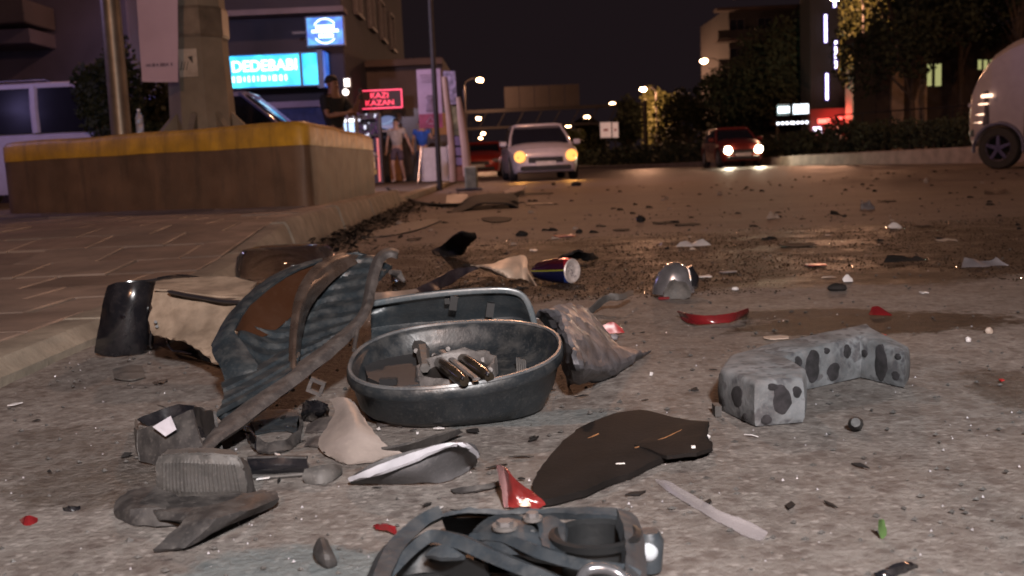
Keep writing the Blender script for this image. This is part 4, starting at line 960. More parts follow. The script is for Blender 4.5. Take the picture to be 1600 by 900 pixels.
MB().tube([(2.21+math.cos(t)*.44,1.0,.37+math.sin(t)*.44) for t in np.linspace(R(-8),R(188),18)],.035,6).build('arch_trim', pbr('arch_grey',(.10,.10,.14),.3,bump=0), bus, True)
MB().tube([(2.70,.93,.66),(2.78,.80,.66),(2.83,.4,.66),(2.83,-.4,.66),(2.78,-.8,.66)],.05,8,flat=1.3).build('bumper_strip', M_blk, bus, True)
MB().box((1.55,1.16,1.62),(.16,.16,.30),bev=.04).build('wing_mirror', M_blk, bus)
MB().box((2.54,.925,1.08),(.34,.05,.62),Matrix.Rotation(R(-24),3,'Z'),.02).build('headlight', pbr('lamp_unit',(.10,.09,.10),.12,.3,bump=0), bus)
MB().box((.98,1.05,1.22),(.18,.03,.04)).build('door_handle', M_blk, bus)

# ================================================================== PEOPLE
def skin(name, nodes, edges, rootn, mat, parent, sub=2, order=None):
    """a continuous body grown from a jointed skeleton: nodes = {name: (co, radius)}"""
    ks = list(nodes); me = bpy.data.meshes.new(name); me.from_pydata([nodes[k][0] for k in ks], [(ks.index(a),ks.index(b)) for a,b in edges], [])
    o = bpy.data.objects.new(name, me); COL.objects.link(o)
    md = o.modifiers.new('skin','SKIN'); md.use_smooth_shade = True
    for i,k in enumerate(ks):
        r = nodes[k][1]; r = r if isinstance(r,tuple) else (r,r); sv = me.skin_vertices[0].data[i]; sv.radius = r; sv.use_root = (k == rootn)
    s = o.modifiers.new('sub','SUBSURF'); s.levels = sub; s.render_levels = sub
    bpy.context.view_layer.update()
    m2 = bpy.data.meshes.new_from_object(o.evaluated_get(bpy.context.evaluated_depsgraph_get())); bpy.data.objects.remove(o)
    m2.name = name; m2.materials.clear(); m2.materials.append(mat); m2.polygons.foreach_set('use_smooth',[True]*len(m2.polygons))
    q = bpy.data.objects.new(name, m2); COL.objects.link(q); q.parent = parent; return q
def person(loc, rz, H, label, skinc, shirt, legs, pose, sleeves=.5, shorts=False, bare=False, hair=(.015,.012,.01), shoe=(.02,.02,.02), group=None, holds=None):
    root = empty('person', loc, label, 'person', group, rz); k = H/1.75; V = lambda x,y,z: Vector((x*k,y*k,z*k)); r = lambda *a: tuple(q*k for q in a) if len(a)>1 else a[0]*k
    # faces -y; x is the viewer's right when facing the viewer
    J = {'pelvis':(V(0,0,.95),r(.15,.105)),'waist':(V(0,0,1.08),r(.135,.095)),'chest':(V(0,-.005,1.27),r(.165,.11)),'upper':(V(0,.0,1.41),r(.13,.085)),'neck':(V(0,0,1.50),r(.056)),'jaw':(V(0,-.018,1.575),r(.066,.078)),'skull':(V(0,0,1.665),r(.078,.095)),'crown':(V(0,.005,1.72),r(.052,.065)),
         'nose0':(V(0,-.08,1.62),r(.016)),'nose1':(V(0,-.113,1.605),r(.011))}
    E_ = [('pelvis','waist'),('waist','chest'),('chest','upper'),('upper','neck'),('neck','jaw'),('jaw','skull'),('skull','crown'),('jaw','nose0'),('nose0','nose1')]
    for s,sn in ((-1,'l'),(1,'r')):
        P = pose[sn]; sh = V(s*.185,0,1.43); el = V(*P['el']); wr = V(*P['wr']); kn = V(*P['kn']); an = V(*P['an']); hip = V(s*.09,0,.90)
        J['sh'+sn] = (sh,r(.062)); J['el'+sn] = (el,r(.043)); J['fa'+sn] = (el.lerp(wr,.35),r(.041)); J['wr'+sn] = (wr,r(.028)); d = (wr-el).normalized(); pa = wr+d*.07*k; J['pa'+sn] = (pa,r(.036,.02))
        E_ += [('upper','sh'+sn),('sh'+sn,'el'+sn),('el'+sn,'fa'+sn),('fa'+sn,'wr'+sn),('wr'+sn,'pa'+sn)]
        side = d.cross(Vector((0,1,0)) if abs(d.y)<.7 else Vector((0,0,1))).normalized(); fwd = d.cross(side)
        for i,off in enumerate((-.026,-.009,.009,.026)):
            b = pa+side*off*k+d*.025*k; t = b+d*(.055+(.012 if i in (1,2) else 0))*k+fwd*.012*k; J[f'f{i}a'+sn] = (b,r(.0095)); J[f'f{i}b'+sn] = (t,r(.0075)); E_ += [('pa'+sn,f'f{i}a'+sn),(f'f{i}a'+sn,f'f{i}b'+sn)]
        b = wr+d*.03*k+side*.03*k; J['ta'+sn] = (b,r(.012)); J['tb'+sn] = (b+side*.025*k+d*.035*k,r(.009)); E_ += [('wr'+sn,'ta'+sn),('ta'+sn,'tb'+sn)]
        J['hip'+sn] = (hip,r(.092)); J['th'+sn] = (hip.lerp(kn,.4),r(.082)); J['kn'+sn] = (kn,r(.056)); J['ca'+sn] = (kn.lerp(an,.3)+V(0,.012,0),r(.055)); J['an'+sn] = (an,r(.036)); J['he'+sn] = (an+V(0,.02,-.05),r(.038)); J['to'+sn] = (an+V(s*.02,-.15,-.06),r(.034,.024))
        E_ += [('pelvis','hip'+sn),('hip'+sn,'th'+sn),('th'+sn,'kn'+sn),('kn'+sn,'ca'+sn),('ca'+sn,'an'+sn),('an'+sn,'he'+sn),('he'+sn,'to'+sn)]
    ms = pbr('skin_%02d'%int(skinc[0]*100),skinc,.55,var=.08,bump=0); skin('body', J, E_, 'pelvis', ms, root, 1)
    def grow(names, edges, g, rn, nm, mat, over={}):
        N = {}
        for n_ in names:
            co,q = over.get(n_, J.get(n_)); q = q if isinstance(q,tuple) else (q,q); N[n_] = (co,(q[0]+g*k,q[1]+g*k))
        return skin(nm, N, edges, rn, mat, root, 1)
    ov = {}
    for sn in 'lr': ov['mid'+sn] = (J['sh'+sn][0].lerp(J['el'+sn][0],sleeves),r(.055))
    if not bare:
        grow(['pelvis','waist','chest','upper','shl','shr','midl','midr'],[('pelvis','waist'),('waist','chest'),('chest','upper'),('upper','shl'),('upper','shr'),('shl','midl'),('shr','midr')],.016,'chest','shirt',shirt,ov)
    if shorts:
        for sn in 'lr': ov['cut'+sn] = (J['hip'+sn][0].lerp(J['kn'+sn][0],.85),r(.09))
        grow(['waist0','pelvis','hipl','hipr','cutl','cutr'],[('waist0','pelvis'),('pelvis','hipl'),('pelvis','hipr'),('hipl','cutl'),('hipr','cutr')],.014,'pelvis','shorts',legs,{**ov,'waist0':(V(0,0,1.03),r(.13,.09))})
    else:
        grow(['waist0','pelvis','hipl','hipr','thl','thr','knl','knr','cal','car','anl','anr'],[('waist0','pelvis'),('pelvis','hipl'),('pelvis','hipr'),('hipl','thl'),('hipr','thr'),('thl','knl'),('thr','knr'),('knl','cal'),('knr','car'),('cal','anl'),('car','anr')],.013,'pelvis','trousers',legs,{**ov,'waist0':(V(0,0,1.03),r(.13,.09))})
    for sn in 'lr': grow(['he'+sn,'to'+sn],[('he'+sn,'to'+sn)],.012,'he'+sn,'shoe',pbr('shoe_%02d'%int(shoe[0]*100),shoe,.6,bump=0))
    m = MB(); ringz = []
    for a,zz in ((.088,1.655),(.094,1.685),(.088,1.72),(.066,1.752),(.03,1.768)): ringz.append([V(math.cos(t)*a*.93,math.sin(t)*a*1.08+.018+(.0 if zz>1.68 else .02),zz) for t in np.linspace(0,2*math.pi,14,endpoint=False)])
    m.rings(ringz).build('hair', pbr('hair_dark',hair,.7,bump=0), root, True)
    for s in (-1,1):
        MB().tube([V(s*.086,.0,1.60),V(s*.094,.008,1.645)],[.012*k,.017*k],6).build('ear', ms, root, True); MB().tube([V(s*.03,-.088,1.64),V(s*.03,-.096,1.64)],.010*k,8).build('eye', pbr('eye_dark',(.02,.015,.012),.2,bump=0), root)
    MB().box(V(0,-.092,1.575),(.045*k,.012*k,.009*k)).build('mouth', pbr('lips',(.25,.08,.06),.5,bump=0), root)
    return root
stand = lambda s: dict(el=(s*.27,.02,1.15),wr=(s*.30,-.05,.90),kn=(s*.11,-.02,.50),an=(s*.12,.02,.09))
# man by the plinth in black, holding a phone up before him
p = Yp(521,160,14.6)
man = person((p.x,14.6,.1),R(55),1.70,'man in a black t-shirt standing behind the plinth holding a phone up',(.26,.13,.08),pbr('black_cotton',(.012,.012,.013),.85,bump=0),pbr('dark_denim',(.03,.03,.04),.85,bump=0),
       dict(l=dict(el=(-.22,-.08,1.17),wr=(-.05,-.30,1.20),kn=(-.11,-.02,.5),an=(-.12,.02,.09)),r=dict(el=(.23,-.16,1.18),wr=(.13,-.36,1.38),kn=(.11,-.02,.5),an=(.12,.02,.09))),sleeves=.75)
# phone held in the raised hand
ph = empty('phone', man.matrix_basis @ Vector((.115,-.42,1.43)), 'dark phone held in the raised hand of the man in black', 'phone', rz=R(55))
MB().box((0,0,0),(.075,.012,.15),bev=.005).build('phone_body', M_blk, ph); MB().box((0,.0075,0),(.066,.003,.135)).build('screen', pbr('phone_screen',(.05,.05,.06),.1,bump=0), ph)
p = Z(631,283,.1)
person((p.x,28.6,.1),R(-14),1.74,'man in a pale grey t-shirt and dark shorts walking past the shop doorway',(.34,.22,.17),pbr('grey_cotton',(.36,.34,.32),.85,bump=0),pbr('dark_shorts',(.06,.045,.065),.85,bump=0),
       dict(l=dict(el=(-.28,.0,1.15),wr=(-.31,-.04,.90),kn=(-.10,-.16,.50),an=(-.10,-.08,.09)),r=dict(el=(.30,.02,1.18),wr=(.40,-.02,.95),kn=(.10,-.02,.5),an=(.12,.16,.10))),sleeves=.55,shorts=True,shoe=(.3,.28,.28))
person((Yp(660,235,29.8).x,29.8,.1),R(6),1.72,'man in a bright blue t-shirt and dark trousers beside the sandwich board',(.34,.22,.17),pbr('blue_cotton',(.02,.10,.55),.8,bump=0),pbr('navy_trousers',(.015,.02,.05),.85,bump=0),
       dict(l=dict(el=(-.26,.02,1.15),wr=(-.28,-.02,.90),kn=(-.10,-.02,.50),an=(-.12,.02,.09)),r=dict(el=(.30,-.04,1.20),wr=(.38,-.22,1.22),kn=(.10,-.02,.5),an=(.12,.05,.09))),sleeves=.5,shoe=(.35,.33,.33))
# ================================================================== WRECKAGE IN THE FOREGROUND
DUST = (.21,.19,.17)
M_pl = pbr('dark_plastic',(.014,.017,.020),.33,var=.3,scale=14,bump=.25,bscale=160,dust=.45,dustcol=(.065,.062,.058))
M_teal = pbr('blue_grey_plastic',(.016,.021,.025),.36,var=.25,scale=14,bump=.3,bscale=180,dust=.45,dustcol=(.06,.06,.058))
M_gloss = pbr('black_gloss',(.008,.008,.010),.16,var=.2,bump=.06,bscale=60,dust=.25,dustcol=(.06,.05,.05),coat=.3)
M_grey = pbr('grey_plastic',(.05,.047,.045),.6,var=.35,scale=12,bump=.4,bscale=120,dust=.6,dustcol=(.12,.108,.10))
M_dgrey = pbr('dirty_grey_plastic',(.022,.020,.020),.6,var=.35,scale=12,bump=.4,bscale=120,dust=.6,dustcol=(.085,.076,.07))
M_cream = pbr('cream_plastic',(.23,.175,.13),.6,var=.4,scale=9,bump=.6,bscale=50,dust=.7,dustcol=(.10,.07,.045))
M_beige = pbr('beige_plate',(.20,.168,.152),.5,var=.25,scale=9,bump=.3,bscale=80,dust=.3,dustcol=(.26,.22,.19))
M_sodlit = pbr('orange_lit_plastic',(.034,.014,.007),.28,var=.15,scale=5,bump=.1,bscale=80,dust=.12,dustcol=(.08,.05,.035))  # sodium-orange light painted into the colour of dark plastic
M_strip = pbr('dusty_rubber',(.034,.029,.028),.6,var=.3,scale=14,bump=.4,bscale=120,dust=.55,dustcol=(.10,.085,.077))
M_clear = pbr('clear_lens',(.80,.76,.74),.05,trans=1.,var=.05,bump=.15,bscale=25)
M_silv = pbr('silver_paint_edge',(.36,.36,.39),.4,.0,var=.2,scale=20,bump=.5,bscale=60)
M_redl = pbr('red_lens',(.13,.010,.012),.2,var=.2,bump=.2,bscale=60,coat=.3)
M_crum = pbr('crumpled_foil',(.085,.085,.095),.42,.15,var=.55,scale=22,bump=.35,bscale=60,dust=.3,dustcol=(.15,.14,.14),bdist=.005)

def Zc(px, py, z): return Z(px, py, z/100)
# --- A: big louvred lamp shell leaning on the ground ------------------------------------------------
def shell():
    yd = lambda px,py,o=0: (px,py,None,1.66+.00024*(px-310)+.00233*(705-py)+o)
    root = empty('lamp_shell', Z(420,690), 'large broken louvred headlamp shell leaning on a dusty strip, orange light painted on its inside', 'car part')
    # ribbed back panel
    def rib(u,v):
        f = (u*15+v*1.6)%1; return .0055*(f if f<.82 else (1-f)/.18*.82)*1.7
    rows = [[yd(500,409,.06),yd(530,402,.05),yd(560,398,.05),yd(590,402,.04),yd(612,420,.03)],
            [yd(440,440,.07),yd(490,445,.08),yd(530,440,.08),yd(565,440,.05),yd(588,445,.02)],
            [yd(395,480,.06),yd(450,500,.09),yd(500,490,.09),yd(545,490,.06),yd(575,490,.02)],
            [yd(372,520,.03),yd(420,545,.08),yd(470,545,.08),yd(520,530,.05),yd(556,515,.01)],
            [yd(385,570,.03),yd(410,590,.06),yd(450,585,.05),yd(490,565,.04),yd(520,550,.01)],
            [yd(362,608,.03),yd(385,620,.03),yd(420,612,.03),yd(450,595,.02),yd(475,580,.01)],
            [yd(340,650,.02),yd(352,660,.02),yd(375,648,.01),yd(395,630,.01),yd(415,618,.005)]]
    sheet('louvre_panel', rows, .004, M_teal, root, 25, nu=4, nv=28, ridge=rib)
    # upper inside of the first bay, orange lamp light painted into its colour
    rows = [[yd(366,516,.0),yd(390,478,.0),yd(430,442,.0),yd(470,419,.01),yd(503,408,.02)],
            [yd(378,520,.035),yd(408,492,.04),yd(446,462,.045),yd(480,440,.05),yd(512,418,.05)],
            [yd(392,535,.06),yd(425,520,.075),yd(462,490,.08),yd(490,465,.08),yd(520,440,.07)]]
    sheet('inner_wall', rows, .004, M_sodlit, root, 60, nu=5, nv=4)
    # outer violet-lit skin and end face
    rows = [[yd(331,540,.035),yd(358,492,.05),yd(400,450,.05),yd(450,420,.04),yd(503,405,.03)],
            [yd(345,530,.005),yd(372,488,.01),yd(412,448,.01),yd(460,418,.01),yd(504,404,.015)],
            [yd(366,517,-.004),yd(389,479,-.004),yd(430,443,-.004),yd(470,420,.002),yd(504,409,.012)]]
    sheet('outer_skin', rows, .005, M_teal, root, 60, nu=5, nv=4)
    rows = [[yd(332,539,.03),yd(348,528,.0),yd(365,517,-.006)],[yd(334,556,.03),yd(357,550,-.003),yd(384,543,-.008)],[yd(344,572,.03),yd(368,574,.0),yd(402,571,-.004)],[yd(352,596,.04),yd(374,590,.02),yd(398,584,.01)]]
    sheet('end_face', rows, .005, M_teal, root, 60, nu=5, nv=4)
    # middle rib: a deep curved blade with a glossy coppery crest
    rows = [[yd(536,397,.05),yd(505,407,.02),yd(478,432,-.01),yd(461,468,-.02),yd(455,512,-.02),yd(453,555,-.01),yd(455,603,.0)],
            [yd(556,398,.05),yd(520,412,.01),yd(490,440,-.02),yd(471,475,-.03),yd(463,515,-.03),yd(460,556,-.02),yd(459,600,-.01)],
            [yd(572,405,.06),yd(538,424,.05),yd(505,452,.04),yd(482,482,.03),yd(471,520,.03),yd(466,560,.02),yd(463,596,.01)]]
    sheet('middle_rib', rows, .006, pbr('rib_brown',(.035,.024,.019),.25,var=.25,scale=9,bump=.15,bscale=100,dust=.25,dustcol=(.10,.08,.07),coat=.3), root, 60, nu=5, nv=4)
    # right frame strip from the hooked top down to the foot
    c = [(622,398),(612,394),(598,398),(588,412),(582,435),(576,462),(569,487),(555,508),(530,532),(495,560),(455,590),(415,620),(370,655),(335,684),(310,706)]
    w = [5,8,9,9,8,8,8,9,12,14,15,16,16,12,4]
    rows = [[],[],[]]
    for (x,y),ww,(ox,oy) in zip(c,w,[(.2,-1)]*2+[(-.5,-.8)]+[(-1,-.1)]*4+[(-.6,-.75)]*8):
        rows[0].append(yd(x+ox*ww*.7,y+oy*ww*.7,.0)); rows[1].append(yd(x,y,-.028)); rows[2].append(yd(x-ox*ww,y-oy*ww,-.015))
    sheet('frame_strip', rows, .007, M_strip, root, 50, nu=3, nv=4, crumple=.002, cs=30)
    rows = [[yd(345,600,.03),yd(400,574,.02),yd(450,545,.02)],[yd(350,625,.01),yd(405,596,.0),yd(470,556,.0)],[yd(338,650,.0),yd(390,622,-.01),yd(455,585,-.012)]]
    sheet('lower_louvre', rows, .005, M_teal, root, 30, nu=5, nv=12, ridge=lambda u,v:.005*((u*3)%1))
    # snap tab below the strip, with a square hole
    a = pt(yd(494,604,-.02)); q = Matrix.Rotation(R(25),3,'Y')
    m = MB(); 
    for dx,dz,sx,sz in ((0,.011,.03,.007),(0,-.011,.03,.007),(-.012,0,.007,.016),(.012,0,.007,.016)): m.box(a+q@Vector((dx,0,dz)),(sx,.012,sz),q)
    m.build('snap_tab', M_strip, root, world=True)
    MB().tube([pt(yd(560,500,-.02)),pt(yd(553,548,-.02))],[.006,.004],8).build('mounting_peg', M_strip, root, world=True)
    MB().tube([pt(yd(610,425,.02)),pt(yd(622,428,.05)),pt(yd(632,440,.06))],[.006,.012,.004],8).build('hinge_stub', M_strip, root, world=True)
shell()

# --- B: oval lamp housing -----------------------------------------------------------------------
def tub():
    cx = Yp(712,562,2.0); root = empty('lamp_housing', (cx.x,2.0,0), 'upturned oval black lamp housing with a deep rim and two bulbs in a ring inside', 'car part')
    O = root.location
    def ring(sc, up, dz=0, n=56, sq=2.3):
        out = []
        for k in range(n):
            t = 2*math.pi*k/n; c,s_ = math.cos(t),math.sin(t)
            x = abs(c)**(2/sq)*(1 if c>0 else -1); y = abs(s_)**(2/sq)*(1 if s_>0 else -1)
            X = .214*x*sc; Y_ = .183*y*sc*(1-.12*x)
            z = up - .004 + .031*y*sc + .010*x
            out.append(Vector((X,Y_-.005*x,max(.002,z+dz))))
        return out
    m = MB(); m.rings([ring(.60,-.0,-.1),ring(.80,.012,-.02),ring(.91,.05),ring(.955,.088),ring(.985,.094),ring(1.0,.100),ring(1.0,.112),ring(.985,.117),ring(.955,.115),ring(.935,.108),ring(.90,.085),ring(.86,.072),ring(.80,.064),ring(.4,.060),ring(.02,.060)],True,False)
    m.v = [v for v in m.v]
    m.build('bowl', M_pl, root, 50)
    # rim bead
    pts = ring(.972,.118); m = MB(); m.tube(pts+[pts[0]],.0045,6,False); m.build('rim_bead', pbr('rim_plastic',(.055,.06,.065),.3,var=.2,bump=.15,dust=.35,dustcol=(.2,.18,.17)), root, True)
    # inner left deck with a rectangular slot
    T = lambda px,py,z: Z(px,py,z)-O
    m = MB(); deck = [T(562,548,.085),T(600,528,.09),T(645,530,.09),T(660,560,.085),T(655,600,.08),T(610,606,.08),T(575,590,.08)]
    m.prism(deck, Vector((0,0,-.02))); m.build('inner_deck', pbr('deck_plastic',(.02,.02,.022),.7,var=.3,bump=.2), root)
    c = T(607,596,.089); MB().box(c,(.032,.018,.012)).build('slot', pbr('slot_black',(.004,.004,.005),.9,bump=0), root)
    # ragged reflector ring
    c0 = T(712,572,.100); A_ = Vector((.074,0,.006)); B_ = Vector((.0,.056,.018))
    def oval(k, up, jag=0, n=32):
        o = []
        for i in range(n):
            t = 2*math.pi*i/n; j = 1+jag*noise.noise(Vector((math.cos(t)*3,math.sin(t)*3,k*5))); o.append(c0+A_*math.cos(t)*k*j+B_*math.sin(t)*k*j+Vector((0,0,up)))
        return o
    MB().rings([oval(1.06,-.03,.1),oval(1.03,-.006,.16),oval(.99,.004,.2),oval(.93,.004,.1),oval(.88,-.002),oval(.86,-.016)],False,False).build('reflector_ring', pbr('dusty_ring',(.10,.092,.09),.5,.2,var=.4,scale=30,bump=.6,bscale=120,dust=.5,dustcol=(.17,.155,.145)), root, 60)
    MB().rings([oval(.87,-.014),oval(.02,-.02)],False,False).build('ring_floor', pbr('ring_floor_dark',(.015,.013,.012),.4,bump=.3), root)
    Mb = pbr('smoked_bulb',(.022,.017,.012),.2,.1,var=.4,scale=30,bump=.1)
    for a,b in (((677,560,.10),(726,596,.095)),((712,553,.105),(765,590,.095))):
        p,q = T(*a),T(*b); o = MB().tube([p,p.lerp(q,.1),p.lerp(q,.5),q.lerp(p,.1),q],[.006,.0115,.0135,.013,.009],16).build('bulb', Mb, root, True)
        MB().tube([p.lerp(q,.05)+Vector((0,-.003,.009)),p.lerp(q,.16)+Vector((.012,-.002,.012))],[.0025,.0025],6).build('bulb_clip', M_chrome, o)
        MB().tube([q+Vector((-.004,-.004,.006)),q+Vector((-.002,-.004,.0105))],[.004,.003],10).build('bulb_contact', M_chrome, o)
    m = MB(); m.tube([T(690,548,.108),T(745,592,.10)],.007,6,flat=.4); m.build('cross_bar', MATS['dusty_ring'], root)
    for px,py in ((755,562),(766,578),(678,556),(700,545),(650,548)):
        MB().tube([T(px,py,.085),T(px,py,.105)],[.007,.005],8).build('ring_lug', MATS['dusty_ring'], root)
    MB().tube([T(634,530,.10),T(660,545,.10),T(664,575,.10)],[.012,.015,.010],6).build('bracket', M_grey, root)
    # small embossed plate on the right wall
    m = MB(); 
    for k in range(5): m.box(T(808+3.2*k,570+1*k,.082),(.003,.003,.03))
    m.build('grip_ribs', M_grey, root)
tub()
# --- rear cover behind the housing
def rear_cover():
    Y0 = 2.42; y = lambda px,py,o=0: (px,py,None,Y0+o)
    root = empty('lamp_cover', Z(720,540,0)+Vector((0,.15,0)), 'upright blue grey plastic cover with rounded top corner behind the oval housing', 'car part')
    sheet('panel', [[y(580,478,.02),y(640,468,.0),y(700,461,.0),y(760,457,.0),y(800,458,.0),y(822,474,-.01)],[y(580,492),y(640,484,.02),y(700,480,.02),y(760,476,.02),y(802,476,.01),y(829,492,-.01)],
        [y(580,520,.0),y(640,515,.03),y(700,510,.035),y(760,508,.035),y(808,505,.02),y(834,512,-.01)],[y(580,565,-.1),y(640,570,-.1),y(700,570,-.1),y(760,570,-.1),y(808,566,-.1),y(840,556,-.1)]], .005, M_teal, root, 60, crumple=.0015)
    m = MB(); m.tube(catmull([pt(y(a,b,-.012)) for a,b in ((580,475),(640,465),(700,458),(760,454),(798,455),(818,464),(829,485),(836,512),(842,550))],4),.006,8,flat=1.3); m.build('rolled_edge', pbr('edge_plastic',(.075,.09,.10),.25,var=.2,bump=.2,dust=.35,dustcol=(.2,.18,.17)), root, True, world=True)
    for a,b in ((709,473),(766,484)):
        p = pt(y(a,b,-.005)); MB().box(p,(.018,.02,.034),Matrix.Rotation(R(10),3,'Y')).build('clip', pbr('clip_black',(.008,.008,.009),.5,bump=0), root, world=True)
    p = pt(y(699,470,-.005)); MB().box(p,(.012,.018,.014)).build('clip', MATS['clip_black'], root, world=True)
rear_cover()
# --- crumpled silvery bag-like skin right of the housing
o = sheet('crumpled_skin', [[(838,492,15),(865,480,17),(895,476,16),(920,486,13),(942,510,9)],[(850,505,12),(880,505,15),(910,505,13),(940,522,9),(965,540,4)],[(865,535,8),(890,535,13),(920,540,10),(955,548,6),(1000,550,2)],[(880,570,5),(900,575,9),(930,578,6),(965,572,3),(1015,547,1.2)],[(886,603,.3),(905,602,2),(935,596,.3),(970,580,.3),(1012,550,.6)]],.004,M_crum,nu=6,nv=6,crumple=.007,cs=24,smooth=14)
tag(o,'crumpled mottled grey foil-like panel lying against the right end of the oval housing','car part')
o = sheet('torn_strip', [[(905,488,1),(925,478,3),(945,461,6),(968,459,6),(988,453,5)],[(912,492,.3),(932,486,1),(950,470,4),(970,468,4.5),(990,460,4)]],.004,M_grey,nu=5,nv=3,crumple=.004); tag(o,'bent dull grey strip standing above the crumpled panel','debris')
# --- cream crumpled panel and black part, left
def black_part():
    root = empty('black_trim_piece', Z(200,545)+Vector((0,.1,0)), 'glossy black curved trim piece standing at the left end of the cream panel', 'car part'); Y0=2.8
    y = lambda px,py,o=0: (px,py,None,Y0+o)
    sheet('front_face', [[y(170,447,.04),y(185,442,-.01),y(210,441,-.02),y(236,441,.02),y(250,440,.09)],[y(163,470,.02),y(180,465,-.03),y(208,463,-.035),y(232,462,.0),y(240,460,.08)],[y(158,500,.02),y(176,500,-.04),y(205,498,-.04),y(230,496,.0),y(238,492,.08)],[y(152,530,.0),y(172,535,-.04),y(200,535,-.04),y(228,530,.0),y(236,525,.08)],[y(149,551,.0),y(170,556,-.03),y(200,557,-.03),y(225,555,.0),y(235,548,.08)]],.006,M_gloss,root,60,nu=4,nv=4)
    rows = [[y(172,447,.04),y(200,441,.05),y(235,438,.08),y(255,433,.12),(285,430,None,3.0),(312,434,None,3.1)],[y(170,452,.07),y(202,446,.12),y(240,444,.16),y(262,438,.2),(288,436,None,3.1),(314,438,None,3.16)]]
    sheet('top_flange', rows, .006, M_gloss, root, 60)
    MB().tube([pt(y(193,495,-.045)),pt(y(190,495,-.055))],[.007,.005],10).build('rivet', M_chrome, root, world=True)
    sheet('side_fin', [[y(238,443,.1),y(240,470,.02),y(238,500,.0),y(234,540,.0)],[y(246,443,.1),y(248,470,.05),y(243,500,.02),y(237,545,.02)]], .006, M_gloss, root, 60)
black_part()
def cream():
    root = empty('cream_scrap', Z(310,540)+Vector((0,.1,0)), 'torn dirty cream scrap with a dark groove right of the glossy black trim piece', 'car part')
    y = lambda px,py,Y0: (px,py,None,Y0)
    sheet('front_face', [[y(241,452,2.62),y(275,458,2.60),y(310,465,2.58),y(345,468,2.55),y(385,466,2.52)],[y(238,475,2.60),y(272,480,2.57),y(308,486,2.54),y(345,490,2.52),y(380,492,2.48)],[y(233,500,2.58),y(270,506,2.54),y(308,512,2.50),y(342,520,2.46),y(372,525,2.42)],[y(236,516,2.55),y(268,520,2.52),y(300,530,2.46),y(330,550,2.38),y(362,560,2.32)],[y(240,524,2.53),y(268,530,2.50),y(300,540,2.43),y(330,562,2.34),y(355,575,2.28)]],.005,M_cream,root,60,nu=6,nv=5,crumple=.007,cs=22,ragged=.004)
    sheet('top_face', [[y(244,440,2.80),y(280,436,2.8),y(320,434,2.8),y(360,434,2.76),y(400,442,2.7)],[y(242,446,2.7),y(280,446,2.7),y(318,448,2.68),y(355,450,2.66),y(392,454,2.6)],[y(241,452,2.60),y(278,456,2.585),y(315,461,2.57),y(350,464,2.54),y(388,466,2.51)]],.005,M_cream,root,60,nu=5,nv=4,crumple=.002)
    m = MB(); m.tube(catmull([pt(y(a,b,c)) for a,b,c in ((262,455,2.575),(290,461,2.56),(320,466,2.545),(350,471,2.52),(378,472,2.5))],4),[.004]+[.009]*15+[.004],6,flat=.6); m.build('dark_groove', pbr('groove_black',(.012,.010,.012),.4,bump=0), root, True, world=True)
    for px,py in ((243,503),(245,510)): MB().tube([pt(y(px,py,2.56)),pt(y(px,py,2.535))],.004,8).build('rivet_hole', MATS['groove_black'], root, world=True)
cream()
o = sheet('black_sliver', [[(243,520,3),(262,524,5),(285,532,5),(310,545,3),(345,568,.5)],[(236,532,.4),(260,545,.4),(285,552,.4),(310,560,.3),(348,575,.2)]],.005,M_gloss); tag(o,'black shiny sliver under the torn edge of the cream panel','debris')
m = MB().tube(catmull([Z(*t) for t in ((262,530,.03),(262,537,.035),(270,548,.02),(279,549,.02),(300,553,.015))],4),.0035,8); o = m.build('bent_wire',M_chrome,None,True); tag(o,'bright bent metal clip below the torn cream panel','clip')
# clear lens bowl behind the louvres
def lens():
    root = empty('lens_cover', Z(440,445)+Vector((0,.0,0)), 'clear curved lens cover with small white highlights lying behind the louvred shell', 'lens')
    O = root.location; base = Z(446,446,0); rs=[]
    cx = base.x; cy = base.y
    for k,(r,z) in enumerate(((1,.0),(.99,.07),(.93,.125),(.80,.158),(.55,.172),(.25,.178))):
        rs.append([Vector((cx+math.cos(t)*.225*r*(1 if abs(math.cos(t))<.99 else .98)-O.x, cy+.05+math.sin(t)*.17*r-O.y, z+.006-.02*(1-r))) for t in np.linspace(0,2*math.pi,40,endpoint=False)])
    inner = [[Vector((p.x*.975,p.y*.975,p.z*.96)) for p in r] for r in rs[::-1]]
    m = MB(); m.rings(rs+[],False,True); m.build('lens_bowl', M_clear, root, True)
    m = MB(); m.rings([[Vector((p.x*1.03,p.y*1.03,.005)) for p in rs[0]],[Vector((p.x*1.035,p.y*1.035,.014)) for p in rs[0]],[Vector((p.x*.98,p.y*.98,.016)) for p in rs[0]]],False,False); m.build('lens_flange', M_clear, root, True)
    m = MB()
    for k in range(9): m.box(Vector((base.x+.03+k*.007-O.x, cy+.05-.166-O.y,.05)),(.0035,.004,.028))
    m.build('moulded_ribs', M_clear, root)
lens()
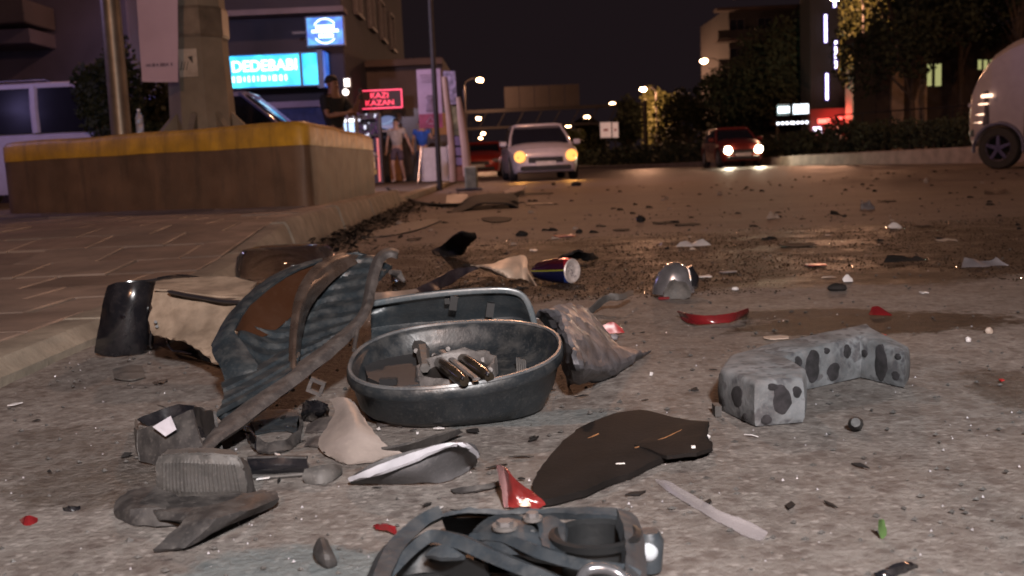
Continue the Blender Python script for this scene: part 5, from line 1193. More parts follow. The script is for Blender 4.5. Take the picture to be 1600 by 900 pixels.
# white shard, black wiper-like sliver, cream fragment
o = sheet('pale_strip',[[(575,459,4),(600,457,4.5),(625,455,4),(650,452,3)],[(575,470,2),(600,468,3),(625,466,2.5),(655,456,2)]],.004,M_beige); tag(o,'pale pinkish strip showing over the top edge of the blue grey cover','debris')
o = sheet('curved_scrap',[[(628,464,.4),(660,446,3),(690,430,5.5),(712,420,6.5),(745,417,6)],[(632,468,.2),(668,458,.3),(700,446,.8),(722,432,3),(748,419,5.5)]],.005,pbr('blade_dark',(.014,.011,.016),.28,var=.3,bump=.2,dust=.3,dustcol=(.12,.1,.1)),nu=6,nv=4,crumple=.002); tag(o,'long dark curved blade leading up to the torn cream fragment','debris')
o = sheet('cream_fragment',[[(735,414,6.5),(765,413,7),(790,405,8),(815,399,8),(823,404,7)],[(748,418,5),(770,420,6.5),(795,418,6.5),(815,418,5),(826,425,4)],[(765,424,2),(785,432,3),(800,436,2.5),(820,436,1),(838,447,.2)]],.004,pbr('cream_fragment_paint',(.48,.38,.30),.5,var=.12,bump=.3,bscale=60),nu=6,nv=5,crumple=.004); tag(o,'torn cream white fragment lying against the open end of the drink can','debris')
# --- drink can
def can():
    a = Yp(836,427,4.12); a.z = .05; b = Vector((a.x+.145,3.98,.052)); 
    root = empty('drink_can', ((a+b)/2)-Vector((0,0,.052)), 'crushed dark blue drink can with red and yellow stripes, its pale round bottom showing', 'can'); O = root.location; ax = (b-a).normalized(); up = Vector((0,0,1)); sd = ax.cross(up).normalized(); up = sd.cross(ax)
    def ring(t, r, n=32, dent=0):
        c = a+ax*t; o=[]
        for k in range(n):
            th = 2*math.pi*k/n; rr_ = r*(1-dent*max(0,math.sin(th*1.0+.6))**3+.03*dent*math.sin(5*th+t*60)); q = c+(sd*math.cos(th)+up*math.sin(th))*rr_; q.z = max(q.z,.001); o.append(q-O)
        return o
    m = bpy.data.materials.new('can_print'); m.use_nodes = True; nt = m.node_tree; n = nt.nodes; L = nt.links; p = n['Principled BSDF']
    tc = n.new('ShaderNodeTexCoord'); sx = n.new('ShaderNodeSeparateXYZ'); L.new(tc.outputs['Object'], sx.inputs[0])
    cr = n.new('ShaderNodeValToRGB'); cr.color_ramp.interpolation='CONSTANT'; E_ = cr.color_ramp.elements
    E_[0].position=0; E_[0].color=(.012,.014,.06,1); E_[1].position=.50; E_[1].color=(.35,.36,.04,1)
    for pos,c in ((.545,(.05,.01,.03,1)),(.75,(.09,.012,.02,1))): e = E_.new(pos); e.color = c
    mr_ = n.new('ShaderNodeMapRange'); mr_.inputs[1].default_value=-.0; mr_.inputs[2].default_value=.11
    sk = n.new('ShaderNodeMath'); sk.operation='MULTIPLY_ADD'; L.new(sx.outputs[0],sk.inputs[0]); sk.inputs[1].default_value=-.10; L.new(sx.outputs[2],sk.inputs[2]); L.new(sk.outputs[0],mr_.inputs[0]); L.new(mr_.outputs[0],cr.inputs[0])
    # red / blue band near the bottom end
    cr2 = n.new('ShaderNodeValToRGB'); cr2.color_ramp.interpolation='CONSTANT'; cr2.color_ramp.elements[0].color=(.03,.09,.42,1); cr2.color_ramp.elements[1].position=.58; cr2.color_ramp.elements[1].color=(.45,.03,.045,1)
    L.new(mr_.outputs[0],cr2.inputs[0]); gt = n.new('ShaderNodeMath'); gt.operation='GREATER_THAN'; L.new(sx.outputs[0],gt.inputs[0]); gt.inputs[1].default_value=.036
    mx = n.new('ShaderNodeMixRGB'); L.new(gt.outputs[0],mx.inputs[0]); L.new(cr.outputs[0],mx.inputs[1]); L.new(cr2.outputs[0],mx.inputs[2]); L.new(mx.outputs[0],p.inputs['Base Color']); p.inputs['Metallic'].default_value=.55; p.inputs['Roughness'].default_value=.25
    ln = (b-a).length
    MB().rings([ring(0,.026,dent=.5),ring(.014,.036,dent=.5),ring(.04,.042,dent=.35),ring(.08,.047,dent=.22),ring(.11,.050,dent=.05),ring(ln-.016,.051),ring(ln-.004,.048)],True,False).build('can_body', m, root, 50)
    M_al = pbr('dusty_aluminium',(.55,.52,.50),.35,.8,var=.15,bump=.2,bscale=200)
    MB().rings([ring(ln-.004,.0485),ring(ln,.045),ring(ln-.001,.040),ring(ln-.006,.034),ring(ln-.008,.018),ring(ln-.008,.001)],False,False).build('can_bottom', pbr('pale_can_bottom',(.52,.46,.44),.45,.3,var=.25,scale=60,bump=.3,bscale=150), root, 50)
    rr_ = random.Random(2)
    m_ = MB()
    for k in range(16):
        c = a+ax*(ln-.004)+sd*rr_.uniform(-.022,.022)+up*rr_.uniform(-.024,.024); m_.box(c-O,(.003,.009,.003))
    tag(m_.build('stamped_marks', pbr('stamp_ink',(.1,.08,.09),.6,bump=0), root), kind='stuff')
can()
# --- reflector bowl right of the can
def bowl():
    p = Z(1052,463); root = empty('reflector_bowl', p, 'small dented silver reflector bowl with a broken dark socket, alone on the wet asphalt edge', 'reflector')
    rs=[]
    for k in range(8):
        a = R(6+84*k/7); r = .075*math.cos(a)*(1+.0)+.004; z = .0+.118*math.sin(a)
        rs.append([Vector((math.cos(t)*r*.95+z*.05, math.sin(t)*r*.8, z))+noise.noise_vector(Vector((math.cos(t)*r*30,math.sin(t)*r*30,z*30)))*.004 for t in np.linspace(0,2*math.pi,28,endpoint=False)])
    MB().rings(rs,False,True).build('bowl', pbr('dull_reflector',(.50,.48,.50),.22,.85,var=.35,scale=14,bump=.3,bscale=40), root, 60)
    MB().tube([(.055,-.01,.03),(.06,-.0,.06),(.05,.0,.10)],[.03,.032,.02],10).build('socket', M_gloss, root, 60)
    m = sheet_mb([[Vector((-.05,-.085,.002)),Vector((-.0,-.095,.002)),Vector((.045,-.085,.002))],[Vector((-.04,-.07,.035)),Vector((.0,-.08,.04)),Vector((.045,-.065,.035))],[Vector((-.02,-.055,.06)),Vector((.0,-.055,.062)),Vector((.035,-.05,.05))]],.004,crumple=.006,cs=40,nu=5,nv=5); m.build('torn_bracket', M_grey, root, 40)
    MB().box((-.045,-.08,.006),(.04,.02,.01),bev=.003).build('red_chip', M_redl, root)
bowl()
# --- red curved lens strips
o = sheet('red_lens_strip',[[(1058,486,2.2),(1075,490,2.5),(1110,493,2.5),(1145,489,3),(1169,482,3)],[(1062,492,.8),(1080,499,1),(1112,501,1),(1146,497,1.3),(1170,488,1.5)],[(1066,500,.1),(1085,507,.1),(1115,506,.1),(1145,503,.1),(1168,492,.1)]],.003,M_redl,nu=5,nv=3); tag(o,'curved red lens strip lying on the dry asphalt below the silver reflector bowl','lens strip')
o = sheet('red_shard',[[(1358,492,.1),(1368,493,.2),(1394,494,.1)],[(1362,480,2),(1374,480,2),(1392,492,.3)]],.003,M_redl,crumple=.002); tag(o,'red triangular shard right of the damp stains','debris')
# --- foam block with black ovals
def foam():
    root = empty('foam_block', Z(1240,640)+Vector((0,.1,0)), 'angled grey white foam bumper block mottled with dark oval patches', 'foam block')
    M_f = pbr('mottled_foam',(.115,.12,.126),.9,var=.5,scale=18,bump=.6,bscale=110,spots=((.05,.05,.055),24,.22,.28),dust=.35,dustcol=(.18,.155,.15))
    out = [(1122,628),(1128,648),(1180,668),(1250,660),(1260,650),(1256,622),(1235,612),(1290,600),(1340,590),(1375,596),(1412,607),(1419,604),(1420,590),(1395,585),(1340,575),(1180,600),(1125,615)]
    base = [Zc(a,b,.2) for a,b in ((1124,640),(1180,667),(1256,660),(1260,640),(1228,616),(1345,590),(1413,606),(1421,594),(1352,570),(1200,596),(1140,612))]
    H_ = [.078,.082,.080,.080,.078,.088,.072,.072,.094,.082,.076]
    # subdivide the outline and round its edges
    def dens(P):
        o=[]; n=len(P)
        for i in range(n):
            for j in range(6): o.append(P[i].lerp(P[(i+1)%n],j/6))
        return o
    P = dens(base); Hh=[]; n=len(base)
    for i in range(n):
        for j in range(6): Hh.append(H_[i]*(1-j/6)+H_[(i+1)%n]*j/6)
    nrm=[]; N=len(P)
    for i in range(N):
        t = (P[(i+1)%N]-P[i-1]).normalized(); nrm.append(Vector((t.y,-t.x,0)))
    area = sum(P[i].x*P[(i+1)%N].y-P[(i+1)%N].x*P[i].y for i in range(N)); s_ = 1 if area>0 else -1
    lvl = [(0,-.002),(.12,.001),(.5,.002),(.88,0),(.97,-.003),(1,-.009)]
    rs = [[P[i]+nrm[i]*s_*o_+Vector((0,0,Hh[i]*f_))+noise.noise_vector(P[i]*40+Vector((0,0,f_*3)))*.0012 for i in range(N)] for f_,o_ in lvl]
    m = MB(); L_ = local(root); m.rings([[L_@p for p in r] for r in rs]); m.build('foam_body', M_f, root, 55)
    MB().box(L_@Zc(1120,640,1.2),(.012,.03,.02)).build('torn_tab', M_grey, root)
    # dark oval dimples on the faces turned to the viewer, and on top
    M_d = pbr('foam_dimple',(.016,.014,.016),.95,var=.6,scale=60,bump=.3,bscale=120)
    def dimple(i, px, fz_, w_, h_):
        a,b_ = base[i],base[(i+1)%len(base)]; lo,hi = 0.,1.
        def X(p): d=p-CAM; return 800+FPX*(d.dot(_R)/d.dot(_F))
        t = (px-X(a))/(X(b_)-X(a)); t = min(.97,max(.03,t)); c = a.lerp(b_,t); Hh_ = H_[i]*(1-t)+H_[(i+1)%len(base)]*t
        d = (b_-a).normalized(); nn = Vector((d.y,-d.x,0))*s_; c = c+Vector((0,0,Hh_*fz_)); rs=[]
        for k,(sc_,of) in enumerate(((1.,-.004),(1.,.0022),(.8,.003),(.1,.0032))):
            rs.append([L_@(c+nn*of+d*math.cos(q)*w_*sc_*(1+.13*math.sin(3*q+px)+.07*math.sin(7*q+px*2))+Vector((0,0,math.sin(q)*h_*sc_*(1+.08*math.cos(2*q+px))))) for q in np.linspace(0,2*math.pi,20,endpoint=False)])
        MB().rings(rs).build('dimple', M_d, root, 50)
    for a_ in ((0,1155,.52,.020,.020),(0,1132,.25,.006,.008),(0,1166,.13,.008,.006),(1,1221,.56,.017,.026),(1,1197,.15,.010,.008),(1,1245,.7,.008,.011),(1,1208,.85,.010,.006),
               (4,1268,.55,.020,.034),(4,1300,.30,.018,.020),(4,1246,.75,.010,.012),(4,1322,.72,.011,.014),(4,1290,.86,.008,.006),(5,1378,.52,.017,.036),(5,1352,.62,.008,.008),(5,1401,.28,.010,.010),(5,1404,.82,.008,.006)): dimple(*a_)
foam()
o = MB().tube([Zc(1337,664,.3),Zc(1337,662,1.2),Zc(1337,660,1.8)],[.011,.013,.008],10).build('rubber_plug',M_dgrey,None,40); tag(o,'small dark rubber plug on the asphalt in front of the foam block','plug')
# --- flat black plate
def plate():
    root = empty('dark_plate', Z(960,730), 'broad flat dark brown black plate with a notched right end', 'plate')
    M_p = pbr('bitumen_plate',(.006,.0045,.004),.8,var=.3,scale=10,bump=.4,bscale=140,dust=.2,dustcol=(.02,.014,.012),spec=.2)
    out = [(833,790),(832,765),(840,748),(858,724),(880,700),(898,686),(902,682),(925,672),(958,660),(1000,651),(1010,652),(1050,662),(1108,668),(1106,678),(1104,690),(1113,702),(1112,708),(1090,716),(1045,720),(1020,732),(990,748),(960,757),(915,776),(860,790)]
    fz = lambda p: .006*math.exp(-((p.x-.17)**2/.01))*min(1,max(0,(p.y-1.45))*5) + .0015*noise.noise(p*20)
    m = plate_mb(out, .3, .010, zf=fz, inset=.05); L_ = local(root); m.v=[L_@v for v in m.v]; m.build('plate_body', M_p, root, 30)
    # overlapping second layer at the notched end
    out = [(992,700),(1010,690),(1035,680),(1062,668),(1106,669),(1103,688),(1112,704),(1088,713),(1042,717),(1020,709)]
    m = plate_mb(out, 1.5, .006, zf=lambda p:.0+.002*noise.noise(p*30)); m.v=[L_@v for v in m.v]; m.build('upper_layer', M_p, root, 30)
    MB().tube([L_@Zc(905,692,1.6),L_@Zc(935,678,1.9)],[.0015,.0015],6).build('rusty_crease', pbr('rust_line',(.22,.10,.04),.6,bump=0), root)
    MB().tube([L_@Zc(992,700,1.9),L_@Zc(1040,684,2.2),L_@Zc(1065,672,2.2)],[.001,.0012,.001],6).build('rusty_crease', MATS['rust_line'], root)
    MB().box(L_@Zc(969,725,1.6),(.014,.005,.002)).build('white_chip', pbr('white_chip',(.75,.72,.7),.3,bump=0), root)
    MB().box(L_@Zc(1083,698,2.4),(.006,.006,.003)).build('white_chip', MATS['white_chip'], root)
plate()
o = sheet('clear_strip',[[(1024,749,.5),(1045,752,1.2),(1085,775,1.3),(1130,800,1.2),(1170,815,1),(1200,833,.4)],[(1026,753,.2),(1040,765,.2),(1085,793,.2),(1130,820,.2),(1165,838,.2),(1190,845,.2)]],.0015,pbr('cloudy_plastic',(.34,.31,.32),.18,alpha=.42,var=.1,bump=.2),nu=5,nv=3); tag(o,'clear cloudy plastic strip lying diagonally on the asphalt right of the dark plate','plastic strip')
# --- red and white shard
def redtri():
    root = empty('reflector_shard', Z(815,790), 'red and clear triangular reflector shard leaning on the left tip of the dark plate', 'reflector')
    sheet('red_face', [[(789,729,5),(800,745,4.5),(830,768,2.5),(855,788,.4)],[(792,760,2.5),(802,768,2.5),(822,778,1.5),(845,793,.3)],[(794,793,.4),(806,793,.4),(825,795,.3),(842,796,.2)]],.003,pbr('reflector_red',(.14,.015,.014),.22,var=.35,scale=20,bump=.4,bscale=200,coat=.3),root,60)
    sheet('clear_edge', [[(777,727,4.5),(783,728,4.8),(789,729,5)],[(783,760,2.5),(788,760,2.6),(792,760,2.6)],[(788,793,.3),(791,793,.3),(794,793,.4)]],.003,pbr('clear_pink',(.45,.25,.25),.15,trans=.6,bump=0),root,60)
    sheet('pale_facet', [[(815,785,1.6),(822,779,1.8),(828,788,1.4)],[(812,790,1),(820,791,1),(829,791,1)]],.002,pbr('pale_facet',(.7,.55,.42),.3,bump=0),root,60)
redtri()
o = sheet('dark_sliver',[[(704,766,.3),(730,761,.8),(760,757,.9),(782,752,.4)],[(708,771,.1),(730,769,.3),(760,765,.3),(784,760,.1)]],.004,M_dgrey); tag(o,'thin dark sliver on the asphalt left of the red shard','debris')
o = sheet('red_chip',[[(584,822,.3),(600,818,1.2),(618,824,.9)],[(588,829,.1),(602,828,.3),(620,835,.2)]],.004,M_redl); tag(o,'small bright red chip above the left arm of the engine bracket','debris')
# --- pale plates and boxes at left centre
o = sheet('pale_plate',[[(515,624,5.6),(534,621,6.4),(552,627,6)],[(523,641,4.6),(546,643,5.6),(566,650,4.8)],[(514,665,3.2),(550,670,4.3),(588,681,3)],[(497,696,1.2),(542,699,2.3),(612,702,1.2)],[(524,719,.3),(560,725,.4),(632,708,.3)]],.003,M_beige,nu=6,nv=6,crumple=.002,cs=40,ragged=.003); tag(o,'pale beige triangular plate standing in front of the left end of the oval housing','plate')
def silverplate():
    root = empty('curved_plate', Z(640,745), 'curved grey plate with a bright silver broken edge, lying in front of the oval housing', 'plate')
    sheet('plate_body',[[(545,748,1.2),(580,725,4),(630,708,5.5),(690,694,6.8),(735,692,6),(748,710,3.5)],[(548,752,.8),(600,742,2.4),(650,728,3.8),(700,704,5.5),(735,704,4.6),(748,713,3)],[(552,755,.3),(610,752,.9),(660,742,2),(705,730,2.2),(730,726,1.2),(746,715,2.6)],[(560,755,.1),(610,756,.2),(660,755,.2),(695,752,.2),(725,740,.2),(742,725,.3)]],.004,pbr('grey_plate',(.055,.054,.057),.5,var=.25,scale=14,bump=.4,bscale=90,dust=.3,dustcol=(.17,.16,.16)),root,60)
    sheet('broken_edge',[[(545,747,1.5),(580,733,3.6),(630,714,5.2),(690,695,7.0),(730,694,6.6),(749,711,4)],[(549,752,1.1),(590,742,3),(640,724,4.6),(695,700,6.6),(727,698,6.2),(745,714,3.6)]],.005,M_silv,root,60,crumple=.0015,cs=80)
silverplate()
o = sheet('long_shard',[[(560,704,1),(620,697,2),(680,680,2.5),(718,671,2)],[(570,712,.3),(625,706,.5),(685,692,.8),(722,674,1.4)]],.005,M_dgrey); tag(o,'long thin brown grey shard between the pale plate and the silver edged plate','debris')
def stickerbox():
    root = empty('broken_box', Z(270,715), 'broken dark plastic box with a blank white sticker on its side', 'box')
    y = lambda px,py,Y0: (px,py,None,Y0)
    sheet('front_wall',[[y(217,672,1.72),y(245,663,1.70),y(275,652,1.69),y(300,640,1.68)],[y(216,695,1.71),y(245,690,1.69),y(278,680,1.67),y(310,675,1.66)],[y(222,724,1.70),y(248,727,1.68),y(280,722,1.65),y(322,708,1.64)]],.005,M_dgrey,root,60,flat=True)
    sheet('left_wall',[[y(213,655,1.95),y(212,668,1.82),y(217,672,1.72)],[y(212,680,1.90),y(213,692,1.80),y(216,697,1.71)],[y(214,700,1.90),y(216,716,1.78),y(222,724,1.70)]],.005,M_grey,root,60,flat=True)
    sheet('rear_wall',[[y(214,655,1.95),y(250,640,1.98),y(280,632,2.0),y(303,634,1.98)],[y(240,672,1.95),y(262,668,1.97),y(292,662,1.97),y(318,668,1.95)],[y(262,700,1.85),y(280,700,1.85),y(302,698,1.85),y(332,705,1.85)]],.005,M_gloss,root,60,flat=True)
    sheet('right_wall',[[y(303,634,1.98),y(318,640,1.88),y(334,640,1.76)],[y(312,665,1.94),y(326,670,1.84),y(340,668,1.74)],[y(325,700,1.86),y(335,705,1.78),y(345,704,1.70)]],.005,M_dgrey,root,60,flat=True,crumple=.004)
    a,b,c,d_ = [pt(y(*t)) for t in ((242,668,1.685),(270,651,1.682),(279,672,1.662),(262,683,1.668))]
    n_ = (b-a).cross(d_-a).normalized(); n_ = n_ if n_.y<0 else -n_
    MB().prism([p+n_*.005 for p in (a,b,c,d_)],n_*.001).build('white_sticker', pbr('sticker_white',(.42,.40,.44),.5,bump=0), root, world=True)
stickerbox()
def cup():
    root = empty('dark_cup', Z(430,705), 'dark angular plastic cup right of the frame strip foot', 'car part')
    y = lambda px,py,Y0: (px,py,None,Y0)
    sheet('rear_wall',[[y(390,660,2.02),y(420,642,2.05),y(455,640,2.05),y(470,652,2.0)],[y(394,680,1.95),y(420,675,1.98),y(450,672,1.98),y(470,676,1.92)],[y(400,705,1.85),y(425,705,1.87),y(448,704,1.87),y(466,700,1.84)]],.005,M_teal,root,60,flat=True)
    sheet('left_wall',[[y(384,664,1.95),y(392,672,1.84),y(402,686,1.74)],[y(384,690,1.88),y(390,696,1.80),y(400,702,1.72)]],.005,M_gloss,root,60,flat=True)
    sheet('front_wall',[[y(402,684,1.74),y(420,692,1.72),y(442,690,1.74),y(468,672,1.82)],[y(402,704,1.71),y(420,708,1.70),y(445,706,1.72),y(468,696,1.79)]],.005,M_dgrey,root,60,flat=True,crumple=.003)
    sheet('right_wall',[[y(470,650,1.98),y(472,664,1.90),y(468,676,1.82)],[y(468,690,1.92),y(468,694,1.86),y(466,698,1.80)]],.005,M_dgrey,root,60,flat=True)
cup()
# ribbed foam block on its tray
def ribblock():
    root = empty('ribbed_block', Z(315,768), 'worn grey ribbed rubber block lying over dark flat scraps at lower left', 'rubber block'); L_ = local(root)
    cs = [(247,712,7.0),(372,714,6.6),(386,752,3.2),(385,770,.6),(250,772,.5),(245,745,3.2)]
    rows = [[(250,714,6.6),(290,711,7.2),(330,712,7.2),(372,715,6.6)],[(246,724,5.8),(288,722,6.3),(332,723,6.2),(378,726,5.6)],[(245,742,4),(288,742,4.2),(332,743,4.1),(384,745,3.6)],[(246,762,1.8),(290,766,1.8),(335,766,1.7),(388,764,1.5)],[(250,776,.3),(290,779,.3),(335,778,.3),(384,774,.3)]]
    sheet('ribbed_face', rows, .006, M_grey, root, 30, nu=30, nv=4, flat=True, ridge=lambda u,v: .0016*(1 if math.sin(v*150)>0 and .22<u<.8 and .06<v<.93 else 0))
    rows = [[(252,713,6.6),(290,710,7.2),(330,711,7.2),(372,714,6.6)],[(262,706,6.4),(296,702,6.6),(332,703,6.6),(366,707,6.2)],[(270,704,3),(300,702,3),(330,702,3),(360,705,3)]]
    sheet('top_face', rows, .005, M_grey, root, 60, flat=True)
    sheet('right_face', [[(372,715,6.6),(384,722,5),(390,735,3.2)],[(384,745,3.6),(392,752,2.4),(395,760,1)],[(384,774,.3),(392,772,.3),(398,768,.2)]], .005, M_dgrey, root, 60)
ribblock()
def rails():
    root = empty('channel_rail', Z(432,748), 'dark channel shaped rail with a pale lower lip right of the ribbed block', 'rail')
    sheet('web',[[(388,716,3.2),(420,716,3.2),(450,715,3.2),(480,716,3)],[(388,730,1.9),(420,730,1.9),(450,729,1.9),(482,730,1.8)],[(388,741,.7),(420,740,.7),(450,739,.7),(482,738,.7)]],.005,M_gloss,root,60)
    MB().tube([Zc(387,745,.5),Zc(430,744,.5),Zc(480,740,.5)],.006,8,flat=.6).build('lower_lip', M_grey, root, True, world=True)
    MB().tube([Zc(387,715,3.3),Zc(430,714,3.3),Zc(480,715,3.1)],.005,8,flat=.6).build('upper_lip', M_dgrey, root, True, world=True)
rails()
o = sheet('grey_lug',[[(476,735,2),(500,729,2.4),(520,727,2),(532,729,1)],[(474,745,1.2),(500,741,1.6),(520,738,1.4),(533,738,.6)],[(478,754,.2),(498,757,.2),(518,752,.2),(530,742,.2)]],.006,M_grey,nu=4,nv=4); tag(o,'small dusty grey lug at the right end of the channel rail','debris')
o = sheet('flat_scrap',[[(182,785,.8),(205,768,1.8),(240,762,2),(275,775,2)],[(180,800,.8),(205,798,2.2),(245,796,2.4),(290,800,2)],[(186,812,.2),(210,820,.5),(250,824,.5),(300,820,.3)]],.006,M_dgrey,nu=5,nv=5,crumple=.0012,cs=40,flat=True); tag(o,'dark dusty flat scrap forming the left wing below the ribbed block','debris')
o = sheet('flat_scrap',[[(235,780,1.8),(290,778,2.4),(350,776,2.2),(415,768,1.5)],[(240,800,2.2),(290,806,2.6),(340,802,2.4),(425,778,1.2)],[(250,812,1.6),(292,815,2.2),(330,812,1.6),(400,790,.6)]],.005,M_dgrey,nu=5,nv=5,crumple=.0012,cs=40,flat=True); tag(o,'dark dusty flat scrap directly under the ribbed block','debris')
o = sheet('pointed_scrap',[[(300,799,2.6),(350,786,3.2),(395,776,3),(430,768,2.2)],[(282,822,2.4),(338,812,3.4),(385,798,3.2),(434,779,1.6)],[(241,862,.3),(288,857,.5),(335,828,1.8),(426,790,1)]],.005,M_dgrey,nu=5,nv=5,crumple=.001,cs=40,flat=True); tag(o,'pointed scrap like a blade, lowest of the scraps under the ribbed block','debris')
# --- engine bracket at the bottom
def bracket():
    root = empty('engine_bracket', Z(800,880), 'dark cast metal engine bracket with bolts and a white ball end at the picture bottom', 'engine part')
    M_c = pbr('cast_metal',(.032,.040,.048),.42,.3,var=.35,scale=16,bump=.5,bscale=90,dust=.4,dustcol=(.08,.078,.076)); M_ci = pbr('cast_dark',(.010,.011,.012),.5,.2,var=.3,bump=.4,bscale=90)
    def T(px,py,z): return Zc(px,py,z)
    def bar(name, pts, rad, mat=M_c, flat=.62, n=4): return MB().tube(catmull([T(*p) for p in pts],5),list(np.interp(np.linspace(0,len(rad)-1,(len(pts)-1)*5+1),range(len(rad)),rad)),n,flat=flat).build(name, mat, root, True, world=True)
    # far frame: a plate with thickness
    sheet('rear_flange', [[(672,805,6.2),(720,797,7),(780,797,7.2),(850,798,7.2),(920,797,7.2),(968,800,7),(985,808,6.4)],[(665,812,5.5),(720,803,6.6),(780,803,6.8),(850,806,6.8),(915,808,6.8),(962,812,6.6),(990,822,5.8)]], .010, M_c, root, 60, nu=4, nv=3)
    bar('left_arm', [(690,800,6.4),(660,815,5.6),(632,838,5),(610,862,4.5),(596,890,4),(586,915,3.6)], [.015,.016,.017,.017,.016,.015])
    bar('inner_arm', [(600,905,2.6),(620,880,3.6),(650,852,4.4),(676,838,4.8),(720,846,5),(770,868,4.6),(810,885,4.2),(850,900,3.8),(900,925,3)], [.009,.011,.012,.014,.014,.013,.012,.012,.011])
    bar('cross_rib', [(735,840,5.2),(790,842,5.8),(850,866,6),(915,884,6),(975,890,5.6),(1000,900,5)], [.008,.010,.012,.012,.010,.009])
    # boss plate with the bolt
    sheet('bolt_plate', [[(745,828,5.4),(765,813,6.2),(792,805,6.6),(815,812,6.4),(830,826,6)],[(738,842,4.8),(765,838,5.6),(795,838,6),(825,842,5.8),(850,848,5.4)],[(745,860,4),(775,862,4.6),(810,868,4.8),(845,876,4.6),(878,882,4.4)]], .008, M_c, root, 60, nu=4, nv=4)
    for px,py,z,r in ((789,825,6.6,.012),(832,812,7.0,.009)):
        p = T(px,py,z); o = MB().tube([p,p+Vector((0,0,.004))],[r*1.25,r*1.25],18).build('washer', pbr('washer_steel',(.12,.11,.105),.6,.2,bump=.1), root, 40, world=True)
        MB().tube([p+Vector((0,0,.002)),p+Vector((0,0,.009))],[r*.85,r*.8],6).build('bolt', pbr('bolt_steel',(.13,.12,.12),.55,.3,bump=.2), root, world=True)
    MB().tube([T(832,830,6),T(834,846,5)],[.009,.007],10).build('drain_boss', M_ci, root, True, world=True)
    sheet('mid_plate', [[(838,812,6.6),(860,808,6.8),(885,822,6.8)],[(842,835,6),(862,838,6),(884,845,6)],[(848,858,5.4),(866,862,5.4),(884,868,5.4)]], .008, M_c, root, 60)
    # bore: a deep open cylinder, with its collar, the pit's shade painted in as black metal
    c = T(930,838,6.2); rs=[]
    for r,z in ((.050,-.004),(.052,.004),(.046,.006),(.0395,.002),(.038,-.045),(.03,-.05),(.001,-.05)): rs.append([c+Vector((math.cos(t)*r*1.0,math.sin(t)*r*.92,z)) for t in np.linspace(0,2*math.pi,36,endpoint=False)])
    L_ = local(root); m = MB(); m.rings([[L_@p for p in r] for r in rs],False,False); m.build('bore', M_ci, root, 40)
    m = MB().tube([L_@(c+Vector((0,0,-.049))),L_@(c+Vector((0,0,-.030)))],[.026,.022],20); m.build('bore_insert', M_ci, root, 40)
    sheet('right_web', [[(962,803,7),(980,806,6.6),(992,815,6)],[(972,835,6.6),(988,840,6),(1000,846,5.2)],[(975,870,6),(990,876,5.4),(1004,880,4.6)],[(972,910,5.4),(990,915,4.8),(1006,920,4)]], .012, M_c, root, 60)
    sheet('lower_skirt', [[(618,868,3.2),(660,850,3.6),(710,862,3.6),(760,880,3.2)],[(620,900,.6),(665,895,.6),(715,900,.6),(765,915,.6)]], .006, M_ci, root, 60)
    sheet('lower_rib', [[(680,858,4.2),(705,852,4.6),(730,858,4.2)],[(668,872,3.4),(700,874,3.8),(728,868,3.8)]], .006, M_c, root, 60, crumple=.003)
    sheet('rear_skirt', [[(690,806,6),(760,806,6),(830,812,6),(880,830,5.6)],[(700,835,1),(760,835,1),(830,840,1),(880,850,1)]], .005, M_ci, root, 60)
    sheet('floor_web', [[(600,905,.4),(700,900,.4),(850,900,.4),(1000,905,.4)],[(690,830,.4),(760,822,.4),(880,822,.4),(985,840,.4)]], .006, M_ci, root, 60)
    bar('hose', [(905,915,5.4),(915,893,6.2),(940,888,6.4),(965,896,6),(985,912,5)], [.006]*5, pbr('hose_metal',(.14,.14,.15),.25,.6,bump=.2), 1., 10)
    # ball joint on the right with its white cap
    p = T(1014,845,4); m = MB(); m.tube([p+Vector((0,0,-.035)),p+Vector((0,0,.0)),p+Vector((0,0,.012))],[.014,.0175,.012],16); m.build('joint_socket', M_c, root, True, world=True)
    m = MB(); rs=[]; p = T(1013,861,3.2)
    for k in range(1,8):
        a = math.pi*k/8; rs.append([p+Vector((math.cos(t)*.0115*math.sin(a),math.sin(t)*.0115*math.sin(a),.0125*math.cos(a))) for t in np.linspace(0,2*math.pi,16,endpoint=False)])
    m.rings([[L_@q for q in r] for r in rs]); m.build('white_ball', pbr('white_nylon',(.36,.39,.42),.4,var=.1,bump=.1), root, True)
    MB().tube([T(1013,872,2.2),T(1014,885,.4)],[.009,.010],12).build('joint_stem', M_ci, root, True, world=True)
bracket()
o = sheet('curved_scrap',[[(1368,897,.4),(1390,886,1.4),(1412,880,1.6),(1430,882,.6)],[(1372,906,.1),(1395,900,.3),(1415,892,.3),(1432,886,.2)]],.005,M_gloss); tag(o,'curved black scrap at the bottom edge, right part of the picture','debris')
def leafling():
    root = empty('green_leaf', Z(1378,842), 'single small green leaf blade standing in the asphalt near the bottom right', 'leaf')
    sheet('blade',[[Zc(1374,812,2.6),Zc(1378,810,3),Zc(1381,814,2.6)],[Zc(1372,828,1.2),Zc(1378,826,1.5),Zc(1385,830,1.2)],[Zc(1377,842,.1),Zc(1379,842,.1),Zc(1381,842,.1)]],.0008,pbr('leaf_green',(.07,.13,.04),.5,bump=0),root,60)
leafling()
o = sheet('flat_tag',[[(176,578,.3),(200,572,.9),(222,572,.6)],[(178,592,.1),(202,594,.3),(228,590,.1)]],.003,M_grey,crumple=.002); tag(o,'small flat grey tag below the glossy black trim piece','debris')
o = sheet('clear_chip',[[(238,598,.3),(250,594,1),(262,593,.4)],[(242,602,.1),(252,600,.2),(262,597,.1)]],.002,M_clear); tag(o,'small clear plastic chip left of the louvred shell foot','debris')
